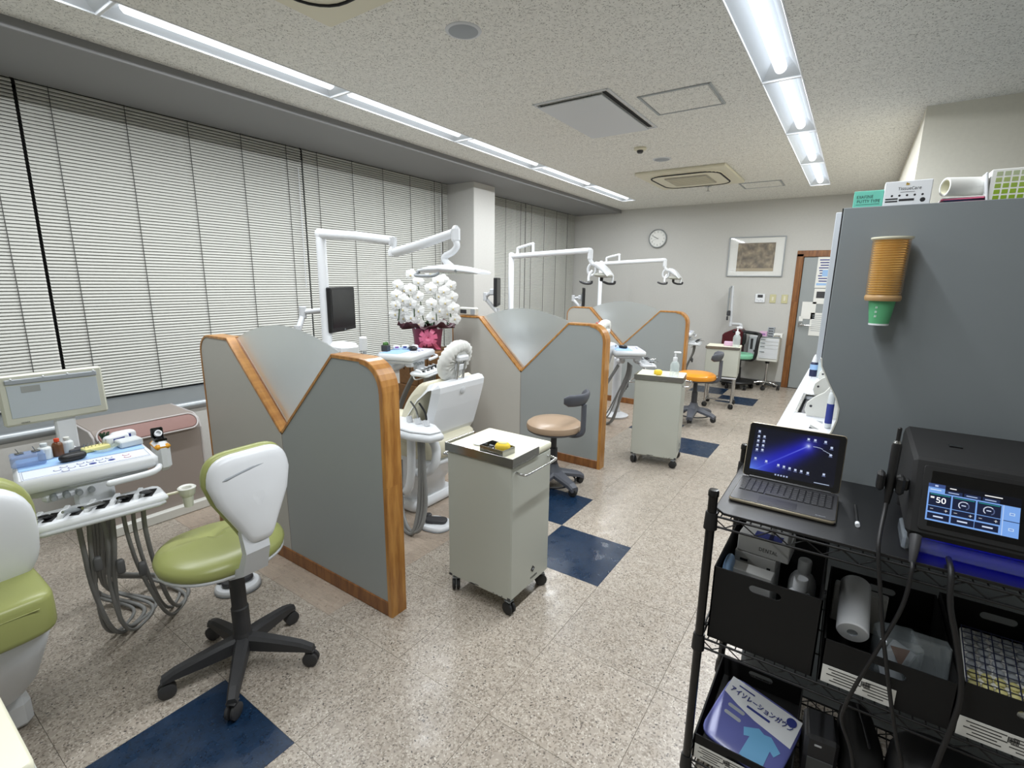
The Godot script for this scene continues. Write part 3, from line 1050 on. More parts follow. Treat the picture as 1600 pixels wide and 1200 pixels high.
# ---------------------------------------------------------------- dental chairs
func make_dental_chair(label: String, z: float, skin: Material, cover: int, near := false) -> Node3D:   # head end to +x
	var o := thing("dental_chair", label, "dental chair", P(-2.0, 0, z), 0.0)
	# foot plate and pedestal
	var fp := G.new()
	fp.slab(rr(0.66, 0.42, 0.06, 4, Vector2(-0.50, 0)), 0.0, 0.075, 0.02)
	if not near:
		part("foot_plate", fp, M.white, o)
	var rings := []
	for p in [[0.06, -0.76, -0.20, 0.17], [0.14, -0.77, -0.21, 0.175], [0.24, -0.78, -0.14, 0.19], [0.33, -0.80, -0.05, 0.21], [0.38, -0.81, 0.0, 0.22], [0.40, -0.80, -0.02, 0.215]]:
		var q := PackedVector3Array()
		var f := rr(p[2] - p[1], p[3] * 2, 0.09, 5, Vector2((p[1] + p[2]) / 2, 0))
		for v in f:
			q.append(P(v.x, p[0], -v.y))
		rings.append(q)
	part("pedestal", G.new().loft(rings, true), M.white, o)
	# seat cushion
	part("seat_cushion", G.new().lump(P(-0.42, 0.465, 0), P(0.44, 0.085, 0.25), 5.0, 32, 12), skin, o)
	var seam := G.new()
	seam.tube([P(-0.76, 0.50, 0.249), P(-0.03, 0.50, 0.247)], 0.003, 5)
	part("piping", seam, skin, o)
	# backrest: side outline in x,y, as broad as the seat
	var shell := v2([-0.10, 0.50, -0.06, 0.515, -0.025, 0.565, 0.03, 0.73, 0.062, 0.84, 0.066, 0.875, 0.05, 0.895, 0.02, 0.90, -0.02, 0.885, -0.12, 0.805, -0.205, 0.695, -0.24, 0.61, -0.225, 0.545, -0.17, 0.51])
	if near:
		part("back_shell", G.new().at(P(-0.005, 0.725, 0), P(0, 0, -14)).lump(P(0, 0, 0), P(0.06, 0.20, 0.262), 3.0, 40, 20), M.white, o)
		part("back_pad", G.new().at(P(-0.055, 0.735, 0), P(0, 0, -14)).lump(P(0, 0, 0), P(0.055, 0.215, 0.272), 3.0, 40, 20), skin, o)
	else:
		part("back_shell", G.new().prism(shell, -0.245, 0.245, 0.036), M.white, o)
	var pad := []
	for p in [[-0.232, 0.6], [-0.222, 0.85], [-0.19, 1.0], [0.19, 1.0], [0.222, 0.85], [0.232, 0.6]]:
		var q := PackedVector3Array()
		for v in spl([Vector2(-0.05, 0.90), Vector2(-0.13, 0.865), Vector2(-0.22, 0.755), Vector2(-0.275, 0.635), Vector2(-0.27, 0.55), Vector2(-0.19, 0.54), Vector2(-0.12, 0.68), Vector2(-0.06, 0.80), Vector2(0.0, 0.875)], 3):
			var c := Vector2(-0.15, 0.71)
			var w: Vector2 = c + (v - c) * p[1]
			q.append(P(w.x, w.y, p[0]))
		pad.append(q)
	if not near:
		part("back_cushion", G.new().loft(pad, true), skin, o)
	part("lock_knob", G.new().at(P(0.055, 0.83, 0.0), P(0, 0, -100)).lathe([Vector2(0, 0), Vector2(0.022, 0), Vector2(0.022, 0.008), Vector2(0.012, 0.012), Vector2(0, 0.012)], 18), M.white2, o)
	if near:
		# broad seat cushion end and deep foot box towards the aisle
		part("rear_cushion", G.new().lump(P(0.02, 0.535, 0.0), P(0.175, 0.07, 0.245), 7.0, 48, 20), skin, o)
		part("piping", G.new().tube([P(0.1935, 0.565, -0.20), P(0.1935, 0.565, 0.20)], 0.002, 5), skin, o)
		var bell := []
		for q in [[0.10, -0.16, 0.18], [0.16, -0.05, 0.185], [0.26, 0.06, 0.20], [0.38, 0.13, 0.22], [0.46, 0.165, 0.235], [0.475, 0.15, 0.23]]:
			var rg := PackedVector3Array()
			for v in rr(q[1] + 0.5, q[2] * 2, 0.08, 5, Vector2((q[1] - 0.5) / 2, 0)):
				rg.append(P(v.x, q[0], -v.y))
			bell.append(rg)
		part("seat_shell", G.new().loft(bell, true), M.white, o)
		part("foot_box", G.new().box(P(-0.30, 0.055, 0), P(0.36, 0.11, 0.37), 0.02), M.white, o)
	# headrest on two chromed bars
	var ba := G.new()
	for s in [-0.03, 0.03]:
		ba.tube([P(0.03, 0.86, s), P(0.055, 1.02, s)], 0.0085, 8)
	part("headrest_bar", ba, M.chrome, o)
	part("headrest_mount", G.new().at(P(0.06, 1.03, 0), P(0, 0, -10)).box(P(0, 0, 0), P(0.03, 0.035, 0.10), 0.008).box(P(-0.015, -0.06, 0), P(0.03, 0.05, 0.07), 0.01), M.white, o)
	if cover == 0:
		part("headrest", G.new().at(P(0.0, 1.0, 0), P(0, 0, -14)).lump(P(0, 0, 0), P(0.045, 0.115, 0.15), 2.6, 28, 14), skin, o)
	else:
		var hr := []
		var n := 60
		for j in range(0, 9):
			var t := j / 8.0
			var q := PackedVector3Array()
			for i in n:
				var a := TAU * i / n
				var rad := [0.55, 0.86, 1.0, 1.04, 1.02, 0.93, 0.82, 0.72, 0.62][j] as float
				var cr := 1.0 + (0.05 * sin(i * 2.6 + j * 0.4) * (1.0 if j > 3 else 0.35 if j > 1 else 0.1))
				var xx := [-0.058, -0.045, -0.022, 0.0, 0.016, 0.028, 0.034, 0.033, 0.028][j] as float
				q.append(P(xx + 0.006 * sin(i * 2.6), sin(a) * 0.135 * rad * cr, -cos(a) * 0.135 * rad * cr))
			hr.append(q)
		var hg := G.new().at(P(0.0, 1.005, 0), P(12, 0, -24))
		hg.loft(hr, true)
		part("headrest_cover", hg, M.covercloth, o)
		if cover == 2:
			var st := G.new().at(P(-0.005, 1.0, 0), P(0, 0, -14))
			for k in 9:
				var a := deg_to_rad(-30.0 + 24.0 * k)
				st.box(P(-0.03, sin(a) * 0.108, cos(a) * 0.142), P(0.05, 0.012, 0.014), 0.003)
			part("red_print", st, mat(Color(0.80, 0.42, 0.38), 0.8), o)
	# curved arm rest on the near side
	var ar := []
	for p in spl([P(-0.01, 0.60, 0.265), P(0.05, 0.575, 0.27), P(0.082, 0.51, 0.27), P(0.06, 0.41, 0.27), P(-0.02, 0.345, 0.27), P(-0.12, 0.33, 0.262)], 4):
		ar.append(p)
	part("arm_support", G.new().tube(ar, 0.027, 10), M.white, o)
	return o

func make_assistant_arm(z: float) -> void:
	var o := thing("assistant_table", "white assistant's instrument arm with grey suction hoses behind the near partition", "assistant table", P(-2.0, 0, z))
	var q := v2([0.17, 0.30, 0.15, 0.39, 0.02, 0.43, -0.42, 0.40, -0.46, 0.32, -0.36, 0.24, -0.12, 0.20, 0.06, 0.23])
	part("tray", G.new().slab(q, 0.60, 0.645, 0.012), M.white, o)
	part("tray_rim", G.new().slab(G.inset(q, 0.012) if not Geometry2D.is_polygon_clockwise(q) else G.inset(q, -0.012), 0.645, 0.66, 0.006), M.white, o)
	for i in 3:
		var h := part("holder", G.new().at(P(0.03 - i * 0.07, 0.66, 0.29), P(0, 0, 12)).lathe([Vector2(0.011, 0), Vector2(0.019, 0), Vector2(0.017, 0.035), Vector2(0.012, 0.035), Vector2(0.011, 0.0)], 14), M.white2, o)
		if i < 2:
			part("suction_tip", G.new().tube(spl([P(0.03 - i * 0.07, 0.665, 0.29), P(0.028 - i * 0.07, 0.74, 0.30), P(0.0 - i * 0.07, 0.80, 0.32)], 4), 0.006, 7), M.steel if i else M.black, h)
	part("support_pipe", G.new().tube(spl([P(-0.07, 0.61, 0.325), P(-0.07, 0.50, 0.325), P(-0.08, 0.33, 0.325), P(-0.12, 0.23, 0.32), P(-0.22, 0.20, 0.29), P(-0.40, 0.20, 0.215)], 6), 0.026, 12), M.white, o)
	for k in 3:
		var x0 := 0.022 + 0.014 * k
		part("hose", G.new().tube(spl([P(x0, 0.61, 0.345), P(x0 + 0.002, 0.45, 0.345), P(x0 + 0.012 * k, 0.20, 0.36), P(x0 - 0.005 + 0.01 * k, 0.035 + 0.012 * k, 0.405), P(x0 - 0.08, 0.014 + 0.008 * k, 0.40), P(x0 - 0.16, 0.06 + 0.02 * k, 0.37), P(x0 - 0.20, 0.22, 0.34), P(x0 - 0.25, 0.40, 0.29)], 7), [0.015, 0.009, 0.011][k], 8), M.hose, o)

func make_pedal(label: String, pos: Vector3, turn: float) -> void:
	var o := thing("foot_pedal", label, "foot pedal", pos, turn, "foot pedals on the floor")
	part("base", G.new().slab(rr(0.20, 0.17, 0.08, 6), 0.0, 0.028, 0.008), M.white, o)
	part("lower_rim", G.new().slab(rr(0.204, 0.174, 0.082, 6), 0.0, 0.012, 0.003), M.palegrey, o)
	part("lever", G.new().at(P(0, 0.028, 0), P(0, 20, 0)).slab(rr(0.14, 0.07, 0.03, 5), 0.004, 0.024, 0.006), M.darkgrey, o)
	part("button", G.new().cyl(P(-0.075, 0.025, -0.03), 0.02, 0.03, 14, 0.005), M.darkgrey, o)

# ---------------------------------------------------------------- instrument tables
# origin on the floor under the middle of the tray; the control edge looks to +x
func make_delivery(label: String, pos: Vector3, turn: float, h: float, seed_: int, hoses := 6, col := P(-0.38, 0, -0.02), hx := 0.0) -> Node3D:
	var o := thing("instrument_table", label, "instrument table", pos, turn, "dental instrument tables")
	var tray := v2([0.15, -0.185, 0.135, -0.205, -0.14, -0.20, -0.165, -0.18, -0.165, 0.18, -0.14, 0.20, 0.135, 0.205, 0.15, 0.185])
	part("tray", G.new().slab(tray, h - 0.050, h, 0.012), M.white, o)
	part("tray_base", G.new().slab(v2([0.12, -0.17, -0.14, -0.17, -0.14, 0.17, 0.12, 0.17]), h - 0.082, h - 0.046, 0.012), M.white2, o)
	part("blue_mat", G.new().box(P(-0.062, h + 0.001, 0), P(0.166, 0.003, 0.375), 0.001), M.blue, o)
	var cp := part("control_panel", G.new().box(P(0.082, h + 0.0008, 0), P(0.108, 0.0026, 0.372), 0.001), M.panel, o)
	part("panel_outline", frame_strip(0.098, 0.362, 0.002, 0.001), M.palegrey, cp, Transform3D(Basis(), P(0.082, h + 0.0022, 0)))
	for b in [[0.066, 0.07, 0], [0.092, 0.09, 0], [0.092, 0.05, 0], [0.118, 0.07, 0], [0.064, 0.022, 0], [0.064, -0.006, 0], [0.064, -0.034, 0], [0.064, -0.062, 0], [0.098, 0.018, 0], [0.098, -0.010, 1], [0.098, -0.038, 0], [0.098, -0.066, 1], [0.068, -0.115, 2], [0.100, -0.115, 2]]:
		part("button_ring", G.new().cyl(P(0, 0, 0), 0.0118, 0.0008, 16), M.ringred if b[2] == 2 else M.ringblue, cp, Transform3D(Basis(), P(b[0], h + 0.0019, b[1])))
		part("button", G.new().cyl(P(0, 0, 0), 0.0088, 0.0015, 14), M.inkblue if b[2] == 1 else M.white, cp, Transform3D(Basis(), P(b[0], h + 0.002, b[1])))
	# grip bar under the control edge
	part("grip_bar", G.new().at(P(0.165, h - 0.060, -0.10), P(0, 0, 0)).tube(spl([P(-0.03, 0.008, -0.105), P(0.0, 0.004, -0.09), P(0.012, 0.0, -0.05), P(0.012, -0.004, 0.06)], 5), 0.012, 10).lump(P(0.012, -0.004, 0.06), P(0.012, 0.012, 0.012), 2.0, 12, 8), M.white, o)
	for i in 4:
		part("knob", G.new().at(P(0.13, h - 0.085, 0.115 - i * 0.035), P(0, 0, -90)).lathe([Vector2(0, -0.03), Vector2(0.011, -0.03), Vector2(0.011, 0.01), Vector2(0.008, 0.016), Vector2(0, 0.016)], 14), M.alu, o)
	part("valve_block", G.new().box(P(0.085, h - 0.09, 0.06), P(0.07, 0.035, 0.17), 0.012), M.white2, o)
	# instrument holder in front
	var hy := h - 0.135
	var q := v2([0.26, -0.175, 0.245, -0.20, 0.13, -0.20, 0.11, -0.18, 0.11, 0.17, 0.135, 0.20, 0.245, 0.20, 0.262, 0.175])
	part("instrument_holder", G.new().slab(q, hy - 0.03, hy, 0.01), M.white, o)
	part("holder_lip", G.new().slab(v2([0.268, -0.165, 0.255, -0.19, 0.235, -0.19, 0.235, 0.19, 0.255, 0.19, 0.27, 0.165]), hy - 0.036, hy - 0.02, 0.005), M.white2, o)
	part("holder_arm", G.new().box(P(0.10, hy + 0.03, 0), P(0.05, 0.09, 0.12), 0.012), M.white2, o)
	for i in 5:
		var z := 0.145 - i * 0.072
		part("socket", G.new().at(P(0.19, hy + 0.001, z - 0.012), P(0, -25, 0)).box(P(0, 0, 0), P(0.075, 0.003, 0.028), 0.001), M.blackmatt, o)
		part("socket_ridge", G.new().at(P(0.185, hy, z + 0.024), P(0, -25, 0)).prism(v2([-0.045, 0, 0.045, 0, 0.03, 0.016, -0.03, 0.02]), -0.009, 0.009, 0.003), M.white, o)
		var m: Material = [M.steel, M.blackgloss, M.darkgrey, M.blackgloss, M.alu][(i + seed_) % 5]
		var ln: float = [0.10, 0.045, 0.05, 0.045, 0.06][(i + seed_) % 5]
		var hp := part("handpiece", G.new().at(P(0.205, hy + 0.012, z), P(0, -35, 12)).tube([P(-0.03, -0.01, 0), P(0.0, 0, 0), P(ln * 0.4, 0.004, 0), P(ln, 0.008, 0)], [0.008, 0.0105, 0.008, 0.005], 10), m, o)
		if i == 0:
			part("bur", G.new().at(P(0.205, hy + 0.012, z), P(0, -35, 12)).tube([P(ln, 0.008, 0), P(ln + 0.04, 0.002, 0), P(ln + 0.055, -0.012, 0)], [0.004, 0.0025, 0.001], 7), M.steel, hp)
	# wire bracket and hoses
	part("hose_bracket", G.new().tube(spl([P(0.15, hy - 0.03, 0.19), P(0.16, hy - 0.055, 0.18), P(0.17, hy - 0.06, 0.10), P(0.17, hy - 0.06, -0.10), P(0.15, hy - 0.03, -0.13)], 5), 0.0055, 7), M.white, o)
	var r := RandomNumberGenerator.new()
	r.seed = seed_
	for i in hoses:
		var z0 := 0.13 - i * 0.26 / maxf(1, hoses - 1)
		var zf := z0 * 0.75 + r.randf_range(-0.07, 0.07)
		var xo := r.randf_range(0.10, 0.26)
		var low := 0.007
		var zs := z0 * 0.75 - 0.03
		var pts := [P(0.18 + hx, hy - 0.028, zs), P(0.17 + hx, hy - 0.16, zs + r.randf_range(-0.01, 0.01)), P(0.10 + hx, hy - 0.36, (zs + zf) / 2 - 0.03), P(hx - 0.04 + xo * 0.4, 0.09, zf - 0.08), P(hx - 0.12 + xo * 0.5, low, zf - 0.13), P(hx - 0.24 + xo * 0.5, low + 0.004 * (i % 3), zf - 0.19 + r.randf_range(-0.05, 0.03)), P(hx - 0.30, low + 0.05, zf - 0.10), P(hx - 0.20, 0.20, zs * 0.4), P(hx - 0.04, hy - 0.22, zs * 0.35), P(0.06 + hx, hy - 0.04, zs * 0.4)]
		var hs := part("hose", G.new().tube(spl(pts, 7), 0.0072 if i % 3 else 0.0085, 8), M.hose, o)
		if i % 2 == 1:
			part("coupling", G.new().at(P(0.155 + hx, hy - 0.22 - 0.02 * i, zs - 0.004)).lump(P(0, 0, 0), P(0.014, 0.03, 0.014), 4.0, 12, 8), M.hosedark, hs)
	# swing arm to a column that stands behind the tray
	part("swing_arm", G.new().tube(spl([P(-0.03, h - 0.06, 0), P(-0.05, h - 0.11, 0.0), P(col.x * 0.45, h - 0.16, col.z * 0.45), P(col.x, h - 0.19, col.z)], 5), 0.028, 12), M.white2, o)
	part("column", G.new().lathe([Vector2(0, 0), Vector2(0.14, 0), Vector2(0.15, 0.02), Vector2(0.06, 0.06), Vector2(0.05, 0.1), Vector2(0.045, h - 0.16), Vector2(0, h - 0.15)], 24), M.white2, o, Transform3D(Basis(), col))
	return o

func frame_strip(a: float, b: float, w: float, t: float) -> G:
	var g := G.new()
	for s in [-1.0, 1.0]:
		g.box(P(s * a / 2, 0, 0), P(w, t, b))
		g.box(P(0, 0, s * b / 2), P(a, t, w))
	return g

func bottle(called: String, label: String, pos: Vector3, r: float, h: float, body: Material, cap: Material, group := "") -> Node3D:
	var o := thing(called, label, "bottle", pos, 0.0, group)
	part("body", G.new().lathe([Vector2(0, 0), Vector2(r * 0.92, 0), Vector2(r, r * 0.1), Vector2(r, h * 0.62), Vector2(r * 0.92, h * 0.70), Vector2(r * 0.68, h * 0.77), Vector2(r * 0.42, h * 0.80), Vector2(r * 0.40, h * 0.84), Vector2(0, h * 0.84)], 22), body, o)
	part("cap", G.new().lathe([Vector2(0, h * 0.825), Vector2(r * 0.5, h * 0.825), Vector2(r * 0.5, h * 0.98), Vector2(r * 0.45, h), Vector2(0, h)], 20), cap, o)
	return o

func near_tray_things(t: Node3D, h: float) -> void:
	var at := func(x: float, z: float) -> Vector3:
		return t.transform * P(x, h + 0.003, z)
	var y := t.rotation_degrees.y
	# mouse
	var g := G.new()
	g.lump(P(0, 0.012, 0), P(0.025, 0.016, 0.042), 2.6, 24, 10)
	solo("mouse", g, M.black, "black wireless mouse on the blue mat of the nearest instrument table", "mouse", at.call(0.0, 0.035) + P(0, 0.002, 0), y + 12)
	# bottles along the back
	bottle("bottle", "small translucent white bottle left of the red-capped brown bottle", at.call(-0.09, 0.105), 0.022, 0.062, M.milky, M.milky)
	bottle("bottle", "small brown bottle with an orange-red cap on nearest instrument table", at.call(-0.10, 0.066), 0.017, 0.070, M.brown, M.redcap)
	bottle("bottle", "milky bottle right behind the red-capped brown bottle", at.call(-0.13, 0.035), 0.02, 0.062, M.milky, M.offwhite)
	# clear blue box at the left
	var b := thing("box", "clear blue plastic box holding clips, at the window end of the nearest tray", "box", at.call(-0.055, 0.155), y)
	part("box_body", G.new().box(P(0, 0.022, 0), P(0.07, 0.044, 0.095), 0.005), M.bluepane, b)
	for k in 2:
		part("clip", G.new().at(P(0.0, 0.047, 0.02 - 0.045 * k), P(0, 20, 0)).box(P(0, 0, 0), P(0.02, 0.006, 0.022), 0.002).tube([P(0, 0, 0), P(0.0, 0.02, 0.008)], 0.0016, 5), M.steel, b)
	# flat dark instrument case
	solo("case", G.new().box(P(0, 0.006, 0), P(0.045, 0.012, 0.06), 0.003), M.darkgrey, "flat dark grey case behind the mouse on the nearest tray", "case", at.call(-0.12, 0.005), y)
	# yellow stand of burs
	var s := thing("bur_stand", "pale yellow block with a row of upright metal burs", "bur stand", at.call(-0.085, -0.045), y + 12)
	part("block", G.new().box(P(0, 0.008, 0), P(0.045, 0.016, 0.085), 0.003), M.paleyellow, s)
	for i in 7:
		part("bur", G.new().tube([P(0.0, 0.014, -0.036 + i * 0.012), P(0.002, 0.034, -0.036 + i * 0.012)], 0.0015, 6), M.steel, s)
	# green clump, dish, wrapped packs
	g = G.new()
	for i in 9:
		g.tube(spl([P(0, 0, 0), P(0.006 * cos(i * 2.4), 0.02, 0.006 * sin(i * 2.4)), P(0.016 * cos(i * 2.4), 0.045 + 0.003 * (i % 3), 0.016 * sin(i * 2.4))], 3), 0.0035, 5)
	solo("brush_bundle", g, M.leaf, "small dark green bundle behind the yellow bur stand", "brush", at.call(-0.145, -0.085), y)
	solo("dish", G.new().lathe([Vector2(0, 0), Vector2(0.028, 0), Vector2(0.043, 0.012), Vector2(0.045, 0.014), Vector2(0.041, 0.013), Vector2(0.027, 0.003), Vector2(0, 0.003)], 26), M.clearsolid, "shallow clear glass dish on the blue mat", "dish", at.call(-0.055, -0.07))
	for k in 2:
		var p := thing("pack", ["white and blue foil pack lying next to the clear tray, in front", "white and blue foil pack lying at the back of the tray"][k], "pack", at.call(-0.115 - 0.04 * k, -0.118 - 0.03 * k), y + 20 - 10 * k, "white and blue packs")
		part("wrapper", G.new().lump(P(0, 0.021, 0), P(0.022, 0.021, 0.045), 4.0, 20, 10), M.white, p)
		part("blue_print", G.new().box(P(0.019, 0.02, 0.0), P(0.007, 0.022, 0.045), 0.002), M.inkblue, p)
	solo("clear_case", G.new().box(P(0, 0.014, 0), P(0.065, 0.028, 0.08), 0.004), M.milky, "milky clear lidded case at the aisle corner of the nearest tray", "case", at.call(-0.06, -0.15), y + 10)
	# box hung on the end of the table
	var sb := thing("curing_light", "white and yellow holder box clipped to the end of the nearest instrument table", "holder", t.transform * P(-0.03, 0, -0.25), y)
	part("housing", G.new().box(P(0, h - 0.055, 0), P(0.10, 0.13, 0.055), 0.018), M.white, sb)
	part("yellow_stripe", G.new().box(P(0.0, h - 0.012, 0.0), P(0.1015, 0.022, 0.0565), 0.008), M.yellowlabel, sb)
	part("cradle", G.new().box(P(0.0, h + 0.014, 0), P(0.06, 0.012, 0.045), 0.003).box(P(-0.03, h + 0.035, 0), P(0.012, 0.045, 0.045), 0.004), M.blackgloss, sb)
	part("tip", G.new().at(P(-0.015, h + 0.032, 0), P(0, 0, -60)).lathe([Vector2(0, 0), Vector2(0.014, 0), Vector2(0.014, 0.016), Vector2(0.009, 0.016), Vector2(0.009, 0.004), Vector2(0, 0.004)], 16), M.white, sb)
	# cup holder
	var c := thing("cup_holder", "round cream cup holder on a thin arm beside the instrument sockets", "cup holder", t.transform * P(0.22, h - 0.165, -0.27), y)
	part("arm", G.new().tube([P(0, 0.016, 0.075), P(0, 0.016, 0.02)], 0.0055, 8), M.cassette, c)
	part("ring", G.new().lathe([Vector2(0.0, -0.012), Vector2(0.020, -0.012), Vector2(0.028, 0.0), Vector2(0.031, 0.02), Vector2(0.033, 0.026), Vector2(0.028, 0.03), Vector2(0.018, 0.026), Vector2(0.016, 0.012), Vector2(0, 0.01)], 24), M.offwhite, c)
	part("cup", G.new().lathe([Vector2(0, -0.055), Vector2(0.016, -0.055), Vector2(0.021, -0.01), Vector2(0, -0.01)], 20), M.offwhite, c)

func make_viewer() -> void:
	var o := thing("film_viewer", "cream framed film viewer with pale blank screen on a white post", "light box", P(-2.80, 0, -0.60), 0.0)
	var b := Transform3D(Basis.from_euler(Vector3(0, 0, deg_to_rad(4))), P(0, 0.988, 0))
	part("housing", G.new().box(P(-0.014, 0, 0), P(0.028, 0.212, 0.345), 0.008), M.viewer, o, b)
	part("screen", G.new().box(P(0.001, -0.006, 0), P(0.003, 0.135, 0.295), 0.001), M.viewscreen, o, b)
	part("clip_bar", G.new().box(P(0.003, 0.077, 0.0), P(0.01, 0.02, 0.30), 0.003), M.palegrey, o, b)
	for z in [0.13, 0.03, -0.05, -0.14]:
		part("clip", G.new().at(P(0.006, 0.089, z)).lump(P(0, 0, 0), P(0.004, 0.004, 0.004), 2, 10, 6), M.white, o, b)
	part("film", G.new().box(P(0.0035, 0.042, 0.075), P(0.001, 0.026, 0.06)), M.film, o, b)
	part("lettering", text_mesh("VIEWER", 0.006), M.ink, o, b * Transform3D(Basis(Vector3.UP, PI / 2), P(0.0005, -0.096, 0.11)))
	part("post", G.new().box(P(-0.03, 0.81, -0.02), P(0.03, 0.16, 0.07), 0.006), M.white, o)
	part("bracket", G.new().box(P(0.10, 0.745, -0.0), P(0.30, 0.03, 0.06), 0.008), M.white, o)

func make_monitor(label: String, c: Vector3, turn: float, w: float, h: float, pole: Vector3) -> void:   # screen looks to +z before turning
	var o := thing("monitor", label, "monitor", Vector3(c.x, 0, c.z), turn, "black monitors on pale arms")
	var cy := c.y
	part("housing", G.new().box(P(0, cy, -0.02), P(w, h, 0.035), 0.006), M.black, o)
	part("screen", G.new().box(P(0, cy + 0.008, -0.002), P(w - 0.03, h - 0.05, 0.003), 0.0008), M.screenoff, o)
	part("chin_mark", G.new().box(P(0, cy - h / 2 + 0.012, -0.0005), P(0.012, 0.006, 0.002)), M.palegrey, o)
	var inv := o.transform.affine_inverse()
	var a := P(0, cy, -0.04)
	var e := inv * pole
	var k := (a + e) / 2 + P(0, 0.06, -0.12)
	part("mount_plate", G.new().box(P(0, cy, -0.045), P(0.11, 0.11, 0.016), 0.004), M.alu, o)
	part("tilt_joint", G.new().box(P(0, cy, -0.075), P(0.05, 0.07, 0.05), 0.01), M.white2, o)
	part("upper_arm", G.new().tube([P(0, cy, -0.08), k], 0.019, 10), M.white2, o)
	part("elbow", G.new().at(k - P(0, 0.045, 0)).cyl(P(0, 0, 0), 0.026, 0.09, 16, 0.004), M.white2, o)
	part("lower_arm", G.new().tube([k - P(0, 0.02, 0), e], 0.022, 10), M.white, o)
	part("pole", G.new().tube([e + P(0, 0.05, 0), P(e.x, 0.0, e.z)], 0.024, 12), M.white2, o)

func make_big_lamp() -> void:
	var o := thing("dental_lamp", "white dental lamp with a wide flat head above the orchid", "dental lamp", P(-3.14, 0, -2.2), 0.0, "dental lamps on jointed arms")
	part("pole", G.new().lathe([Vector2(0, 0), Vector2(0.044, 0), Vector2(0.044, 0.03), Vector2(0.036, 0.05), Vector2(0.034, 1.80), Vector2(0, 1.80)], 22), M.white, o)
	part("pole_cap", G.new().at(P(0, 1.80, 0)).lump(P(0, 0, 0), P(0.036, 0.036, 0.036), 2.6, 18, 10), M.white, o)
	part("first_arm", G.new().tube([P(0.0, 1.80, 0), P(0.35, 1.775, -0.02), P(0.69, 1.735, -0.04)], [0.032, 0.031, 0.027], 14), M.white, o)
	part("joint", G.new().at(P(0.685, 1.64, -0.04)).lathe([Vector2(0, 0), Vector2(0.03, 0), Vector2(0.033, 0.03), Vector2(0.02, 0.06), Vector2(0.026, 0.07), Vector2(0.026, 0.115), Vector2(0, 0.115)], 18), M.white, o)
	part("second_arm", G.new().tube([P(0.69, 1.66, -0.04), P(0.95, 1.705, -0.03), P(1.21, 1.76, -0.02)], [0.029, 0.028, 0.024], 14), M.white, o)
	part("knuckle", G.new().box(P(1.225, 1.75, -0.02), P(0.055, 0.10, 0.055), 0.02), M.white, o)
	part("neck", G.new().tube(spl([P(1.225, 1.72, -0.02), P(1.232, 1.685, -0.02), P(1.20, 1.655, -0.02), P(1.14, 1.63, -0.02), P(1.145, 1.605, -0.02), P(1.215, 1.555, -0.02)], 5), 0.019, 10), M.white, o)
	var hd := []
	for p in [[0.985, 0.012, 0.05, 1.543], [1.0, 0.018, 0.075, 1.546], [1.08, 0.026, 0.10, 1.553], [1.20, 0.030, 0.105, 1.556], [1.32, 0.024, 0.10, 1.548], [1.43, 0.014, 0.085, 1.538], [1.445, 0.008, 0.06, 1.534]]:
		var q := PackedVector3Array()
		for i in 20:
			var a := TAU * i / 20
			q.append(P(p[0], p[3] + sin(a) * p[1] * (1.0 if sin(a) > 0 else 0.55), -cos(a) * p[2]))
		hd.append(q)
	part("lamp_head", G.new().loft(hd, true), M.white, o)
	part("lens", G.new().box(P(1.2, 1.537, -0.02), P(0.28, 0.012, 0.11), 0.004), M.clearsolid, o)
	part("grip", G.new().tube(spl([P(1.02, 1.54, 0.07), P(1.03, 1.52, 0.11), P(1.17, 1.518, 0.12), P(1.19, 1.535, 0.09)], 5), 0.009, 8), M.palegrey, o)
	part("switch", G.new().at(P(1.33, 1.546, 0.102), P(90, 0, 0)).cyl(P(0, 0, 0), 0.008, 0.006, 12), M.alu, o)

